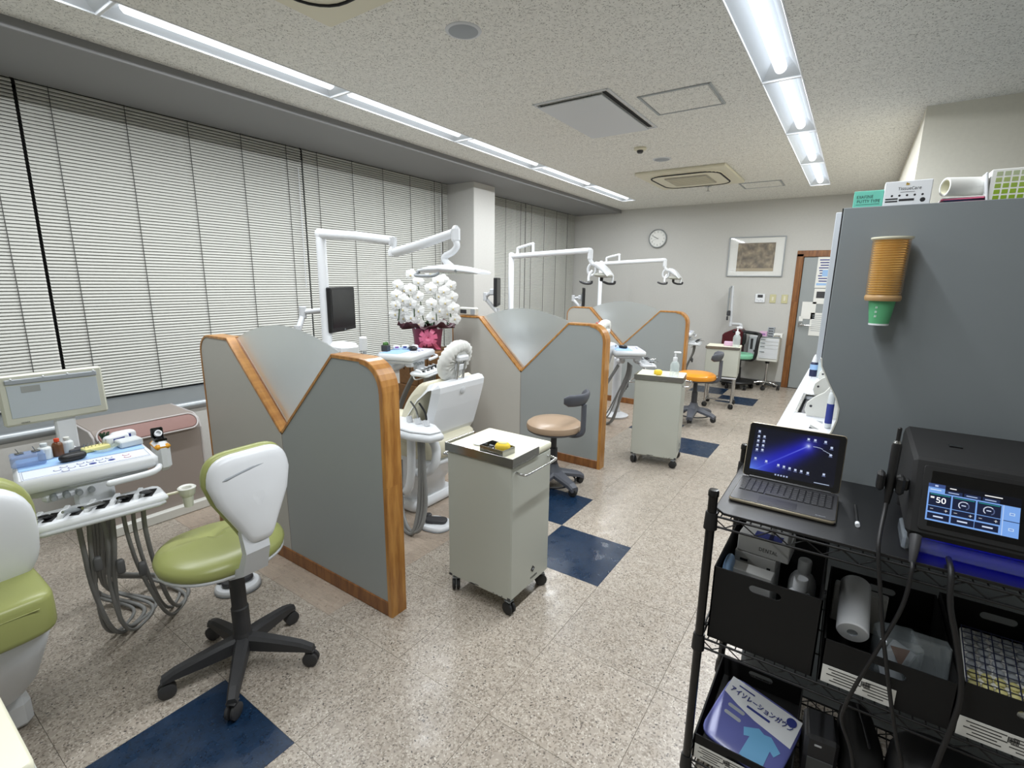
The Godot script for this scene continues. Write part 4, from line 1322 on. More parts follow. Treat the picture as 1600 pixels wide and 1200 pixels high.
func make_small_lamp(label: String, z: float) -> void:
	var o := thing("dental_lamp", label, "dental lamp", P(-3.10, 0, z), 0.0, "dental lamps on jointed arms")
	part("pole", G.new().lathe([Vector2(0, 0), Vector2(0.04, 0), Vector2(0.04, 0.03), Vector2(0.03, 0.05), Vector2(0.029, 1.775), Vector2(0.02, 1.79), Vector2(0, 1.79)], 20), M.white, o)
	part("first_arm", G.new().tube([P(0.0, 1.75, 0), P(0.45, 1.772, 0), P(0.92, 1.792, 0)], 0.027, 12), M.white, o)
	part("loop", G.new().tube(spl([P(0.08, 1.765, 0), P(0.08, 1.82, 0), P(0.10, 1.838, 0), P(0.26, 1.872, 0), P(0.275, 1.86, 0), P(0.275, 1.78, 0)], 4), 0.015, 8), M.white, o)
	part("drop", G.new().box(P(0.93, 1.755, 0), P(0.05, 0.12, 0.05), 0.018), M.white, o)
	part("neck", G.new().tube(spl([P(0.93, 1.71, 0), P(0.95, 1.675, 0), P(0.99, 1.65, 0.0)], 4), 0.02, 10), M.white, o)
	# open yoke ring
	var rg := []
	for i in 25:
		var a := TAU * i / 24
		rg.append(P(0.955 + 0.042 * cos(a), 1.61 + 0.055 * sin(a), 0.0))
	part("yoke", G.new().tube(rg, 0.014, 8, false), M.white, o)
	# white fork body running down over the reflector
	var hd := []
	for p in [[0.985, 1.665, 0.035, 0.022], [1.02, 1.655, 0.045, 0.03], [1.06, 1.635, 0.065, 0.032], [1.10, 1.605, 0.085, 0.026], [1.135, 1.57, 0.095, 0.016], [1.15, 1.552, 0.09, 0.008]]:
		var q := PackedVector3Array()
		for i in 18:
			var a := TAU * i / 18
			q.append(P(p[0] + 0.45 * p[3] * sin(a), p[1] + p[3] * sin(a), -cos(a) * p[2]))
		hd.append(q)
	part("lamp_head", G.new().loft(hd, true), M.white, o)
	part("reflector", G.new().at(P(1.075, 1.558, 0), P(0, 0, -4)).lump(P(0, 0, 0), P(0.085, 0.022, 0.105), 2.4, 24, 10), M.lampgrey, o)
	part("bulb_mount", G.new().box(P(1.06, 1.525, 0.0), P(0.03, 0.05, 0.03), 0.008), M.black, o)
	for s in [-1.0, 1.0]:
		part("handle", G.new().tube(spl([P(0.985, 1.60, s * 0.06), P(0.975, 1.55, s * 0.10), P(0.98, 1.50, s * 0.115)] if s > 0 else [P(1.11, 1.56, s * 0.08), P(1.13, 1.54, s * 0.10), P(1.125, 1.49, s * 0.10)], 4), 0.013, 8), M.white, o)
		var gx := 0.98 if s > 0 else 1.12
		part("grip", G.new().tube(spl([P(gx - 0.10, 1.502, s * 0.11), P(gx - 0.04, 1.480, s * 0.112), P(gx + 0.025, 1.482, s * 0.112), P(gx + 0.03, 1.505, s * 0.112)], 4), [0.006] + range(11).map(func(_i): return 0.012) + [0.012], 8), M.darkgrey, o)

func make_spittoon(label: String, z: float) -> void:
	var o := thing("spittoon_unit", label, "spittoon", P(-3.0, 0, z), 0.0, "white spittoon units by the window")
	var q := v2([-0.085, -0.13, 0.13, -0.13, 0.145, -0.10, 0.145, 0.10, 0.13, 0.13, -0.085, 0.13])
	part("cabinet", G.new().slab(q, 0.0, 0.82, 0.012), M.white, o)
	part("head_box", G.new().box(P(0.02, 0.985, -0.02), P(0.20, 0.13, 0.15), 0.03), M.white, o)
	part("head_post", G.new().box(P(-0.05, 0.87, -0.02), P(0.06, 0.14, 0.08), 0.01), M.white2, o)
	part("bowl", G.new().at(P(0.04, 0.82, 0.0)).lathe([Vector2(0, 0), Vector2(0.07, 0), Vector2(0.105, 0.035), Vector2(0.11, 0.04), Vector2(0.10, 0.038), Vector2(0.06, 0.01), Vector2(0, 0.008)], 24), M.white2, o)

func make_floor_ac() -> void:
	var o := thing("floor_air_conditioner", "floor-standing beige air conditioner with a pinkish top panel below the window", "air conditioner", P(-3.62, 0, -1.13))
	var side := v2([-0.20, 0.06, 0.215, 0.06, 0.215, 0.545, 0.19, 0.60, 0.13, 0.628, -0.20, 0.635])
	part("casing", G.new().prism(side, -0.27, 0.27, 0.008), M.acbeige, o)
	part("plinth", G.new().span(P(-0.2, 0, -0.275), P(0.25, 0.062, 0.275), 0.006), M.offwhite, o)
	# sloping pink panel with a pale round-ended rim
	var b := Transform3D(Basis.from_euler(Vector3(0, 0, deg_to_rad(-52))), P(0.196, 0.588, 0))
	part("top_panel", G.new().at(P(0, 0, 0)).slab(rr(0.095, 0.51, 0.045, 6), 0.004, 0.016, 0.005), M.acpink, o, b)
	var pts := []
	for p in rr(0.105, 0.52, 0.05, 6):
		pts.append(P(p.x, 0.012, p.y))
	pts.append(pts[0])
	part("panel_rim", G.new().tube(pts, 0.0055, 7), M.acrim, o, b)
	for s in [-1.0, 1.0]:
		part("side_trim", G.new().prism(side, s * 0.272 - 0.006, s * 0.272 + 0.006, 0.003), M.acrim, o)

func make_orchid() -> void:
	# cartons first: a low wide one and three on top
	var base := P(-3.12, 0, -3.24)
	var ctn := [[P(0.0, 0.0, 0.0), P(0.50, 0.56, 0.34), "large brown carton on the floor under the orchid cartons"], [P(-0.125, 0.562, 0.0), P(0.24, 0.325, 0.30), "brown carton at the window side, orchid standing on it"], [P(0.055, 0.562, 0.0), P(0.105, 0.330, 0.30), "narrow middle brown carton under the orchid pot"], [P(0.175, 0.562, 0.0), P(0.12, 0.325, 0.30), "narrow brown carton nearest the aisle, beside the partition"]]
	for c in ctn:
		var o := thing("carton", c[2], "carton", base + c[0], 0.0, "brown cardboard cartons")
		var s: Vector3 = c[1]
		part("box_body", G.new().box(P(0, s.y / 2, 0), s, 0.004), M.cardboard, o)
		part("flap_seam", G.new().box(P(0, s.y, 0), P(s.x * 0.98, 0.002, 0.006)), M.cartonline, o)
		part("print", G.new().box(P(-s.x * 0.22, s.y * 0.55, s.z / 2), P(0.014, 0.09, 0.0012)).box(P(s.x * 0.1, s.y * 0.6, s.z / 2), P(0.012, 0.03, 0.0012)).box(P(s.x * 0.1, s.y * 0.42, s.z / 2), P(0.012, 0.05, 0.0012)), M.cartonink, o)
		part("tape", G.new().box(P(0, s.y * 0.97, s.z / 2), P(0.05, s.y * 0.06, 0.001)), M.cartontape, o)
	var o := thing("orchid", "white moth orchid in a pink wrapped pot with a large pink bow", "orchid", base + P(0.0, 0.892, 0.02), 38)
	part("pot", G.new().lathe([Vector2(0, 0), Vector2(0.115, 0), Vector2(0.125, 0.1), Vector2(0.14, 0.19), Vector2(0, 0.18)], 28), M.pinkwrap, o)
	# crinkled collar of dark pink paper
	var rings := []
	for p in [[0.13, 0.185, 0.0], [0.19, 0.195, 0.01], [0.26, 0.215, 0.024], [0.262, 0.221, 0.024], [0.19, 0.203, 0.01], [0.125, 0.195, 0.0]]:
		var q := PackedVector3Array()
		for i in 48:
			var a := TAU * i / 48
			var w := sin(i * 1.9) * 0.6 + sin(i * 0.8 + 1.0)
			var r: float = p[0] * (1.0 + 0.03 * sin(i * 2.7))
			q.append(P(cos(a) * r, p[1] + w * p[2], -sin(a) * r * 0.8))
		rings.append(q)
	part("wrapping_paper", G.new().loft(rings, false), M.darkpink, o)
	# bow
	for k in 8:
		var a := TAU * k / 8 + 0.2
		var d := P(cos(a), sin(a), 0)
		var lp := []
		for i in 11:
			var t := TAU * i / 10
			lp.append(d * (0.040 - 0.040 * cos(t)) + P(0, 0, 0.012 + 0.024 * sin(t)))
		var rb := []
		for i in 11:
			var c: Vector3 = lp[i]
			var u := P(-d.y, d.x, 0) * (0.005 + 0.017 * sin(TAU * i / 20.0))
			rb.append(PackedVector3Array([c - u, c + u, c + u + P(0, 0, 0.0015), c - u + P(0, 0, 0.0015)]))
		part("bow_loop", G.new().at(P(0.02, 0.11, 0.135)).loft(rb, true, false), M.pinkribbon, o)
	for k in 2:
		var s: float = [-1.0, 1.0][k]
		var rb := []
		for i in 7:
			var t := i / 6.0
			var c := P(0.02 + s * (0.02 + 0.07 * t), 0.10 - 0.095 * t, 0.145 + 0.012 * sin(t * 5))
			rb.append(PackedVector3Array([c + P(-0.02, 0, 0), c + P(0.02, 0, 0), c + P(0.02, 0, 0.002), c + P(-0.02, 0, 0.002)]))
		part("bow_tail", G.new().loft(rb, true, false), M.pinkribbon, o)
	# leaves
	for k in 7:
		var a := TAU * k / 7 + 0.4
		var d := P(cos(a), 0, sin(a) * 0.8)
		var u := P(-sin(a), 0, cos(a) * 0.8)
		var lf := []
		for i in 8:
			var t := i / 7.0
			var c := d * (0.02 + 0.19 * t) + P(0, 0.19 + 0.15 * t - 0.13 * t * t, 0)
			var w := 0.035 * sin(PI * clampf(t * 0.94 + 0.06, 0, 1)) + 0.001
			lf.append(PackedVector3Array([c - u * w + P(0, 0.008, 0), c + P(0, -0.002, 0), c + u * w + P(0, 0.008, 0), c + P(0, 0.001, 0)]))
		part("leaf", G.new().loft(lf, true), M.leaf, o)
	# flower stems bend outward; blooms hang in two ranks
	var fl := flower_mesh()
	var r := RandomNumberGenerator.new()
	r.seed = 12
	for k in 4:
		var x: float = [-0.205, -0.085, 0.085, 0.195][k]
		var top: float = [0.57, 0.66, 0.67, 0.62][k]
		var pts := spl([P(x * 0.3, 0.17, -0.02), P(x * 0.65, 0.40, 0.0), P(x * 0.9, top - 0.04, 0.04), P(x * 1.0, top - 0.02, 0.12), P(x * 1.05, top - 0.2, 0.165), P(x * 1.12, 0.26 + 0.03 * (k % 2), 0.15)], 6)
		part("stem", G.new().tube(pts, 0.0045, 6), M.stem, o)
		var n := 8
		for i in n:
			var t := i / float(n - 1)
			var y := lerpf(top - 0.015, 0.20 + 0.05 * absf(k - 1.5), t)
			var px := x * lerpf(0.95, 1.12, t) + (0.035 if i % 2 else -0.035) * 0.9
			var pz := 0.05 + 0.12 * sin(PI * clampf(0.25 + t * 0.6, 0, 1)) + r.randf_range(-0.01, 0.02)
			var b := Basis.from_euler(Vector3(r.randf_range(-0.15, 0.0), x * 0.6 + r.randf_range(-0.2, 0.2), r.randf_range(-0.3, 0.3))) * r.randf_range(1.0, 1.15)
			var f := part("flower", fl[0], M.petal, o, Transform3D(b, P(px, y, pz)))
			part("lip", fl[1], M.petallip, f)

func flower_mesh() -> Array:     # looks to +z
	var g := G.new()
	var pet := func(a: float, l: float, w: float, z: float) -> void:
		var d := P(cos(a), sin(a), 0)
		var u := P(-sin(a), cos(a), 0)
		var rings := []
		for i in 6:
			var t := i / 5.0
			var c: Vector3 = d * l * t + P(0, 0, z + 0.003 * sin(PI * t) - 0.004 * t)
			var ww := w * pow(sin(PI * clampf(t * 0.86 + 0.10, 0, 1)), 0.6) + 0.0008
			if i == 5:
				ww = w * 0.28
			rings.append(PackedVector3Array([c - u * ww - P(0, 0, 0.003), c - P(0, 0, 0.0006), c + u * ww - P(0, 0, 0.003), c + P(0, 0, 0.0008)]))
		g.loft(rings, true, false)
	pet.call(deg_to_rad(12), 0.050, 0.029, 0.004)
	pet.call(deg_to_rad(168), 0.050, 0.029, 0.004)
	pet.call(deg_to_rad(90), 0.048, 0.022, 0.0)
	pet.call(deg_to_rad(228), 0.050, 0.021, -0.001)
	pet.call(deg_to_rad(312), 0.050, 0.021, -0.001)
	var l := G.new()
	l.lump(P(0, -0.009, 0.009), P(0.006, 0.009, 0.006), 2, 10, 6)
	return [g.done(), l.done()]

# ---------------------------------------------------------------- right side: cabinets, rack and what stands on it
func slot_halves(w: float, h: float, sw: float, sr: float, sy: float) -> Array:    # a board w x h with a rounded slot, as two outlines
	var lo := PackedVector2Array([Vector2(-w / 2, 0), Vector2(w / 2, 0), Vector2(w / 2, sy), Vector2(sw / 2, sy)])
	var hi := PackedVector2Array([Vector2(w / 2, h), Vector2(-w / 2, h), Vector2(-w / 2, sy), Vector2(-sw / 2, sy)])
	for i in range(1, 6):
		var a := PI / 2 * i / 5
		lo.append(Vector2(sw / 2 - sr + sr * cos(a), sy - sr * sin(a)))
		hi.append(Vector2(-sw / 2 + sr - sr * cos(a), sy + sr * sin(a)))
	for i in range(5, 0, -1):
		var a := PI / 2 * i / 5
		lo.append(Vector2(-sw / 2 + sr - sr * cos(a), sy - sr * sin(a)))
		hi.append(Vector2(sw / 2 - sr + sr * cos(a), sy + sr * sin(a)))
	lo.append_array(PackedVector2Array([Vector2(-sw / 2, sy), Vector2(-w / 2, sy)]))
	hi.append_array(PackedVector2Array([Vector2(sw / 2, sy), Vector2(w / 2, sy)]))
	return [lo, hi]

func make_bin(label: String, lo: Vector3, s: Vector3, sticker: bool) -> Node3D:    # lo = front left bottom corner, box runs back
	var o := thing("storage_bin", label, "storage bin", lo + P(s.x / 2, 0, 0), 0.0, "black storage bins on the wire rack")
	var f := slot_halves(s.x, s.y, 0.078, 0.011, s.y - 0.032)
	var g := G.new()
	g.prism(f[0], -0.004, 0.0)
	g.prism(f[1], -0.004, 0.0)
	part("front", g, M.binblack, o)
	g = G.new()
	g.at(P(0, 0, -s.z)).prism(f[0], -0.004, 0.0)
	g.prism(f[1], -0.004, 0.0)
	part("back", g, M.binblack, o)
	for q in [-1.0, 1.0]:
		part("side", G.new().box(P(q * (s.x / 2 - 0.002), s.y / 2, -s.z / 2), P(0.004, s.y, s.z)), M.binblack, o)
	part("bottom", G.new().box(P(0, 0.003, -s.z / 2), P(s.x - 0.008, 0.005, s.z - 0.006)), M.binblack, o)
	if sticker:
		var t := part("sticker", G.new().box(P(-s.x * 0.19, 0.026, 0.001), P(s.x * 0.58, 0.05, 0.001)), M.paper, o)
		var l := G.new()
		for i in 5:
			l.box(P(-s.x * 0.30, 0.043 - i * 0.008, 0.0018), P(s.x * [0.26, 0.2, 0.28, 0.16, 0.22][i], 0.0022, 0.0006))
			l.box(P(-s.x * 0.04, 0.043 - i * 0.008, 0.0018), P(s.x * [0.18, 0.22, 0.2, 0.21, 0.12][i], 0.002, 0.0006))
		for i in 8:
			l.box(P(-s.x * 0.16 + i * 0.0024, 0.036, 0.0018), P(0.0012 if i % 2 else 0.0018, 0.014, 0.0006))
		part("sticker_print", l, M.ink, t)
	return o

func make_rack() -> void:
	var o := thing("wire_rack", "black wire shelving rack with three shelves in front of the grey cabinet", "shelving rack", P(0, 0, 0))
	var x0 := -0.252
	var x1 := 0.66
	var z0 := -1.36
	var z1 := -1.835
	for x in [x0, x1]:
		for z in [z0, z1]:
			var p := part("post", G.new().at(P(x, 0, z)).lathe([Vector2(0, 0), Vector2(0.014, 0), Vector2(0.0125, 0.02), Vector2(0.0125, 0.925), Vector2(0.0145, 0.927), Vector2(0.0145, 0.938), Vector2(0.012, 0.945), Vector2(0, 0.946)], 16), M.blackgloss2, o)
			for y in [0.875, 0.49, 0.06]:
				part("sleeve", G.new().at(P(x, y - 0.045, z)).lathe([Vector2(0, 0), Vector2(0.0185, 0), Vector2(0.0165, 0.045), Vector2(0.0150, 0.05), Vector2(0, 0.05)], 16), M.black, p)
	for y in [0.875, 0.49, 0.06]:
		var s := Node3D.new()
		s.name = "shelf"
		o.add_child(s, true)
		var g := G.new()
		for yy in [y - 0.006, y - 0.036]:
			for z in [z0, z1]:
				g.tube([P(x0, yy, z), P(x1, yy, z)], 0.0032, 6)
			for x in [x0, x1]:
				g.tube([P(x, yy, z0), P(x, yy, z1)], 0.0032, 6)
		part("shelf_frame", g, M.black, s)
		g = G.new()
		for z in [z0 - 0.003, z1 + 0.003]:
			var n := 12
			for i in n:
				var a: float = lerpf(x0, x1, i / float(n))
				var b: float = lerpf(x0, x1, (i + 0.5) / n)
				var c: float = lerpf(x0, x1, (i + 1.0) / n)
				g.tube([P(a, y - 0.008, z), P(b, y - 0.034, z), P(c, y - 0.008, z)], 0.002, 5)
		for x in [x0 + 0.003, x1 - 0.003]:
			for i in 6:
				var a: float = lerpf(z0, z1, i / 6.0)
				var c: float = lerpf(z0, z1, (i + 1) / 6.0)
				g.tube([P(x, y - 0.008, a), P(x, y - 0.034, (a + c) / 2), P(x, y - 0.008, c)], 0.002, 5)
		part("zigzag_wire", g, M.black, s)
		g = G.new()
		for i in range(1, 37):
			var x := lerpf(x0, x1, i / 37.0)
			g.tube([P(x, y - 0.003, z0), P(x, y - 0.003, z1)], 0.0018, 5)
		for i in 3:
			g.tube([P(x0, y - 0.006, lerpf(z0, z1, 0.25 * (i + 1))), P(x1, y - 0.006, lerpf(z0, z1, 0.25 * (i + 1)))], 0.0026, 5)
		part("deck_wire", g, M.black, s)
	part("shelf_board", G.new().slab(v2([x0 + 0.03, z0 - 0.002, x1 - 0.03, z0 - 0.002, x1 - 0.004, z0 - 0.03, x1 - 0.004, z1 + 0.03, x1 - 0.03, z1 + 0.004, x0 + 0.03, z1 + 0.004, x0 + 0.004, z1 + 0.03, x0 + 0.004, z0 - 0.03]), 0.876, 0.884, 0.001, false), M.shelfboard, o)

func make_laptop() -> void:
	var o := thing("laptop", "small grey laptop with a blue desktop on screen, on the black shelf", "laptop", P(-0.097, 0.885, -1.555), -0.5)
	var w := 0.262
	part("base", G.new().slab(rr(w, 0.205, 0.012, 4), 0.0, 0.011, 0.003), M.lapgold, o)
	part("deck", G.new().slab(rr(w - 0.004, 0.201, 0.011, 4), 0.0095, 0.0118, 0.0006), M.lapgrey, o)
	var bed := part("keyboard_bed", G.new().box(P(0, 0.0119, -0.028), P(w - 0.022, 0.0006, 0.105)), M.lapdark, o)
	var key := G.new().box(P(0, 0.0013, 0), P(0.0142, 0.0024, 0.0145), 0.0008).done()
	var wide := G.new().box(P(0, 0.0013, 0), P(0.062, 0.0024, 0.0145), 0.0008).done()
	for r in 6:
		for c in 14:
			if r == 5 and c > 3 and c < 8:
				continue
			part("key", key, M.keycap, bed, Transform3D(Basis(), P(-0.1095 + c * 0.01685, 0.012, -0.071 + r * 0.0171)))
	part("space_bar", wide, M.keycap, bed, Transform3D(Basis(), P(-0.0165, 0.012, -0.071 + 5 * 0.0171)))
	part("touch_pad", G.new().box(P(-0.01, 0.0121, 0.067), P(0.095, 0.0008, 0.048), 0.0003), M.lapdark, o)
	part("lettering", text_mesh("dynabook", 0.004), M.palegrey, o, Transform3D(Basis(Vector3.RIGHT, -PI / 2), P(0.095, 0.0122, 0.088)))
	# screen half, leaning back
	var b := Transform3D(Basis.from_euler(Vector3(deg_to_rad(-16), 0, 0)), P(0, 0.012, -0.098))
	part("hinge", G.new().tube([P(-0.11, 0.012, -0.1), P(0.11, 0.012, -0.1)], 0.006, 10), M.lapdark, o)
	var lid := part("lid", G.new().prism(rr(w, 0.172, 0.010, 4, Vector2(0, 0.088)), -0.008, 0.0, 0.002), M.lapgold, o, b)
	part("bezel", G.new().prism(rr(w - 0.004, 0.168, 0.009, 4, Vector2(0, 0.088)), -0.001, 0.0006), M.blackgloss, lid)
	var q := QuadMesh.new()
	q.size = Vector2(0.226, 0.142)
	part("screen", q, M.desktop, lid, Transform3D(Basis(), P(0, 0.089, 0.0012)))

func desktop_image() -> ImageTexture:
	var im := Image.create(288, 180, false, Image.FORMAT_RGB8)
	var src := Vector2(190, 42)
	for y in 180:
		for x in 288:
			var p := Vector2(x, y)
			var d := p - src
			# broad band of blue from the spark down to the lower left corner
			var ax := Vector2(-0.80, 0.60)
			var along := d.dot(ax)
			var off := absf(d.dot(Vector2(0.60, 0.80)))
			var band_ := exp(-pow(off / (34.0 + maxf(along, 0.0) * 0.10), 2)) * (1.0 if along > 0 else exp(along / 40.0))
			var c := Color(0.02, 0.03, 0.10).lerp(Color(0.12, 0.12, 0.80), band_ * 0.85)
			var hot := exp(-d.length() / 7.0)
			c = c.lerp(Color(0.85, 0.90, 1.0), clampf(hot * 1.3, 0, 1))
			if along > 0:
				c = c.lerp(Color(0.55, 0.62, 1.0), exp(-pow(off / 2.2, 2)) * exp(-along / 150.0) * 0.8)
			var cor := exp(-Vector2(x, 180 - y).length() / 45.0)
			c = c.lerp(Color(0.5, 0.7, 1.0), cor * 0.9)
			im.set_pixel(x, y, c)
	for p in [[12, 12], [12, 32], [32, 30], [12, 50], [32, 48], [12, 68], [32, 66], [12, 86], [32, 84], [12, 122], [52, 126], [96, 132], [116, 134], [136, 136], [156, 138], [176, 138], [198, 140], [184, 12], [206, 12], [240, 12], [262, 30], [262, 58], [250, 134]]:
		im.fill_rect(Rect2i(p[0], p[1], 8, 8), Color(0.80, 0.85, 0.95))
		im.fill_rect(Rect2i(p[0] - 2, p[1] + 10, 12, 2), Color(0.5, 0.55, 0.75))
	for i in 22:
		im.fill_rect(Rect2i(206 + i * 3, 40 + int(0.04 * i * i) + 4 * int(i > 10), 3, 2), Color(0.75, 0.8, 0.9))
	im.fill_rect(Rect2i(0, 170, 288, 10), Color(0.05, 0.06, 0.12))
	for i in 5:
		im.fill_rect(Rect2i(92 + i * 10, 172, 6, 6), Color(0.7, 0.75, 0.9))
	im.fill_rect(Rect2i(226, 173, 50, 3), Color(0.7, 0.75, 0.85))
	return ImageTexture.create_from_image(im)

func panel_image() -> ImageTexture:
	var im := Image.create(320, 180, false, Image.FORMAT_RGB8)
	im.fill(Color(0.50, 0.68, 0.95))
	var dk := Color(0.10, 0.13, 0.24)
	im.fill_rect(Rect2i(0, 0, 320, 40), Color(0.03, 0.04, 0.09))
	im.fill_rect(Rect2i(0, 0, 62, 18), Color(0.25, 0.33, 0.55))
	im.fill_rect(Rect2i(0, 18, 62, 22), Color(0.50, 0.68, 0.95))
	for i in 3:
		im.fill_rect(Rect2i(66 + i * 64, 22, 58, 18), Color(0.14, 0.19, 0.34))
		im.fill_rect(Rect2i(74 + i * 64, 29, 38, 4), Color(0.75, 0.82, 0.95))
	im.fill_rect(Rect2i(8, 27, 40, 4), Color(0.9, 0.95, 1.0))
	im.fill_rect(Rect2i(24, 5, 12, 8), Color(0.8, 0.87, 1.0))
	im.fill_rect(Rect2i(78, 8, 24, 5), Color.WHITE)
	im.fill_rect(Rect2i(200, 9, 60, 5), Color.WHITE)
	for i in 3:
		var x := 6 + i * 86
		im.fill_rect(Rect2i(x, 46, 80, 60), dk)
		im.fill_rect(Rect2i(x, 109, 80, 26), dk)
		im.fill_rect(Rect2i(x + 4, 50, 72, 2), Color(0.2, 0.8, 0.75))
		im.fill_rect(Rect2i(x + 8, 121, 12, 2), Color.WHITE)
		im.fill_rect(Rect2i(x + 60, 121, 12, 2), Color.WHITE)
		im.fill_rect(Rect2i(x + 65, 116, 2, 12), Color.WHITE)
		if i > 0:
			for k in 200:
				var a := deg_to_rad(130.0 + 290.0 * k / 200.0)
				for rr_ in [17, 18, 19, 20]:
					im.set_pixel(clampi(x + 40 + int(cos(a) * rr_), 0, 319), clampi(80 + int(sin(a) * rr_), 0, 179), Color(0.85, 0.88, 0.95) if k < 130 else Color(0.35, 0.4, 0.55))
			im.fill_rect(Rect2i(x + 32, 78, 16, 5), Color(0.8, 0.85, 0.95))
		im.fill_rect(Rect2i(x + (0 if i < 2 else -4), 142, 80, 30), dk)
		im.fill_rect(Rect2i(x + 22, 153, 36, 7), Color(0.85, 0.9, 1.0))
	im.fill_rect(Rect2i(12, 62, 14, 9), Color.WHITE)
	im.fill_rect(Rect2i(266, 40, 54, 140), Color(0.50, 0.68, 0.95))
	im.fill_rect(Rect2i(264, 40, 3, 140), Color(0.75, 0.85, 1.0))
	im.fill_rect(Rect2i(268, 108, 52, 3), dk)
	for y in [70, 140]:
		im.fill_rect(Rect2i(286, y, 18, 12), Color(0.8, 0.9, 1.0))
		im.fill_rect(Rect2i(289, y + 3, 12, 6), Color(0.45, 0.6, 0.9))
	return ImageTexture.create_from_image(im)

func make_machine() -> void:
	var o := thing("laser_unit", "black boxy dental laser unit with a lit touch screen, on the rack", "laser unit", P(0.165, 0.884, 0))
	# side outline in (-z, y)
	var side := v2([1.392, 0.050, 1.388, 0.062, 1.462, 0.212, 1.472, 0.218, 1.745, 0.226, 1.775, 0.20, 1.775, 0.05])
	var b := Transform3D(Basis(Vector3.UP, PI / 2), Vector3.ZERO)       # local x -> -z, local z -> x
	part("housing", G.new().prism(side, 0.0, 0.40, 0.008), M.blackmatt, o, b)
	# face frame and screen on the leaning front
	var dy := Vector3(0, 0.150, -0.074).normalized()
	var face := Transform3D(Basis(Vector3.RIGHT, dy, Vector3.RIGHT.cross(dy)), P(0, 0.062, -1.388))
	part("front_frame", G.new().prism(rr(0.36, 0.15, 0.006, 3, Vector2(0.20, 0.082)), 0.0, 0.004, 0.001), M.black, o, face)
	part("front_glass", G.new().prism(rr(0.33, 0.128, 0.003, 2, Vector2(0.20, 0.082)), 0.003, 0.0048, 0.0005), M.blackgloss, o, face)
	var q := QuadMesh.new()
	q.size = Vector2(0.154, 0.085)
	var s := part("screen", q, M.panelscreen, o, face * Transform3D(Basis(), P(0.108, 0.074, 0.0054)))
	part("lettering", text_mesh("50", 0.012, false, 0.0004), M.screenwhite, s, Transform3D(Basis(), P(-0.053, 0.006, 0.0004)))
	# handles moulded in the lid
	for x in [0.09, 0.24]:
		part("lid_recess", G.new().box(P(x, 0.2225, -1.60), P(0.026, 0.004, 0.018), 0.001), M.blackgloss, o)
	for x in [0.02, 0.36]:
		for z in [-1.42, -1.72]:
			part("foot", G.new().cyl(P(x, 0.0, z), 0.012, 0.055, 12), M.black, o)
	part("cable_plug", G.new().tube([P(0.02, 0.052, -1.388), P(0.019, 0.03, -1.366), P(0.018, 0.0, -1.352)], [0.012, 0.010, 0.006], 10), M.darkgrey, o)
	# handpiece standing in its holder at the left side
	var h := thing("laser_handpiece", "slim black laser handpiece standing in a holder beside the lit unit", "handpiece", P(0.126, 0.884, -1.43))
	part("holder", G.new().box(P(-0.019, 0.155, 0.0), P(0.016, 0.045, 0.035), 0.006).box(P(0.019, 0.152, 0.0), P(0.016, 0.045, 0.035), 0.006).box(P(0.01, 0.15, -0.018), P(0.056, 0.03, 0.014), 0.004), M.black, h)
	part("barrel", G.new().lathe([Vector2(0, 0.10), Vector2(0.006, 0.10), Vector2(0.009, 0.13), Vector2(0.010, 0.245), Vector2(0.0085, 0.252), Vector2(0, 0.252)], 16), M.black, h)
	part("metal_ring", G.new().lathe([Vector2(0, 0.252), Vector2(0.0085, 0.252), Vector2(0.006, 0.258), Vector2(0, 0.258)], 14), M.steel, h)
	part("tip", G.new().lathe([Vector2(0, 0.257), Vector2(0.004, 0.258), Vector2(0.0045, 0.288), Vector2(0.003, 0.29), Vector2(0, 0.29)], 12), M.black, h)
	# cords hanging in front of the rack
	solo("cord", G.new().tube(spl([P(0.126, 0.986, -1.43), P(0.118, 0.93, -1.36), P(0.120, 0.888, -1.335), P(0.135, 0.803, -1.33), P(0.155, 0.695, -1.33), P(0.189, 0.544, -1.33), P(0.214, 0.443, -1.33), P(0.24, 0.34, -1.33), P(0.25, 0.15, -1.32), P(0.26, 0.006, -1.30)], 6), 0.0045, 8), M.cable, "black cord running down from the laser handpiece", "cord")
	solo("cord", G.new().tube(spl([P(0.183, 0.886, -1.352), P(0.183, 0.87, -1.335), P(0.178, 0.783, -1.33), P(0.151, 0.662, -1.33), P(0.121, 0.54, -1.33), P(0.107, 0.463, -1.33), P(0.109, 0.421, -1.33), P(0.141, 0.335, -1.33), P(0.17, 0.15, -1.32), P(0.18, 0.006, -1.30)], 6), 0.0045, 8), M.cable, "black cord hanging from the plug under the lit screen", "cord")
	solo("cord", G.new().tube(spl([P(0.25, 0.895, -1.40), P(0.249, 0.888, -1.345), P(0.257, 0.816, -1.33), P(0.284, 0.719, -1.33), P(0.304, 0.617, -1.33), P(0.3, 0.513, -1.33), P(0.292, 0.43, -1.33), P(0.28, 0.20, -1.34), P(0.28, 0.006, -1.33)], 6), 0.006, 8), M.cable, "thick black cord hanging between the two right-hand bins", "cord")
	# clear stand glowing blue
	var st := thing("light_stand", "clear plastic stand with blue light glowing under the laser unit", "stand", P(0.165, 0.884, -1.50))
	part("clear_base", G.new().box(P(0.17, 0.019, 0.03), P(0.34, 0.032, 0.12), 0.004), M.clear, st)
	part("blue_light", G.new().box(P(0.18, 0.040, 0.035), P(0.27, 0.004, 0.05), 0.001), M.bluelight, st)
	var al := AreaLight3D.new()
	al.name = "blue_lamp_light"
	al.area_size = Vector2(0.27, 0.05)
	al.area_normalize_energy = true
	al.light_energy = 0.007
	al.light_color = Color(0.10, 0.12, 1.0)
	al.shadow_enabled = true
	al.position = P(0.18, 0.0375, 0.035)
	al.rotation_degrees.x = -90.0
	st.add_child(al)
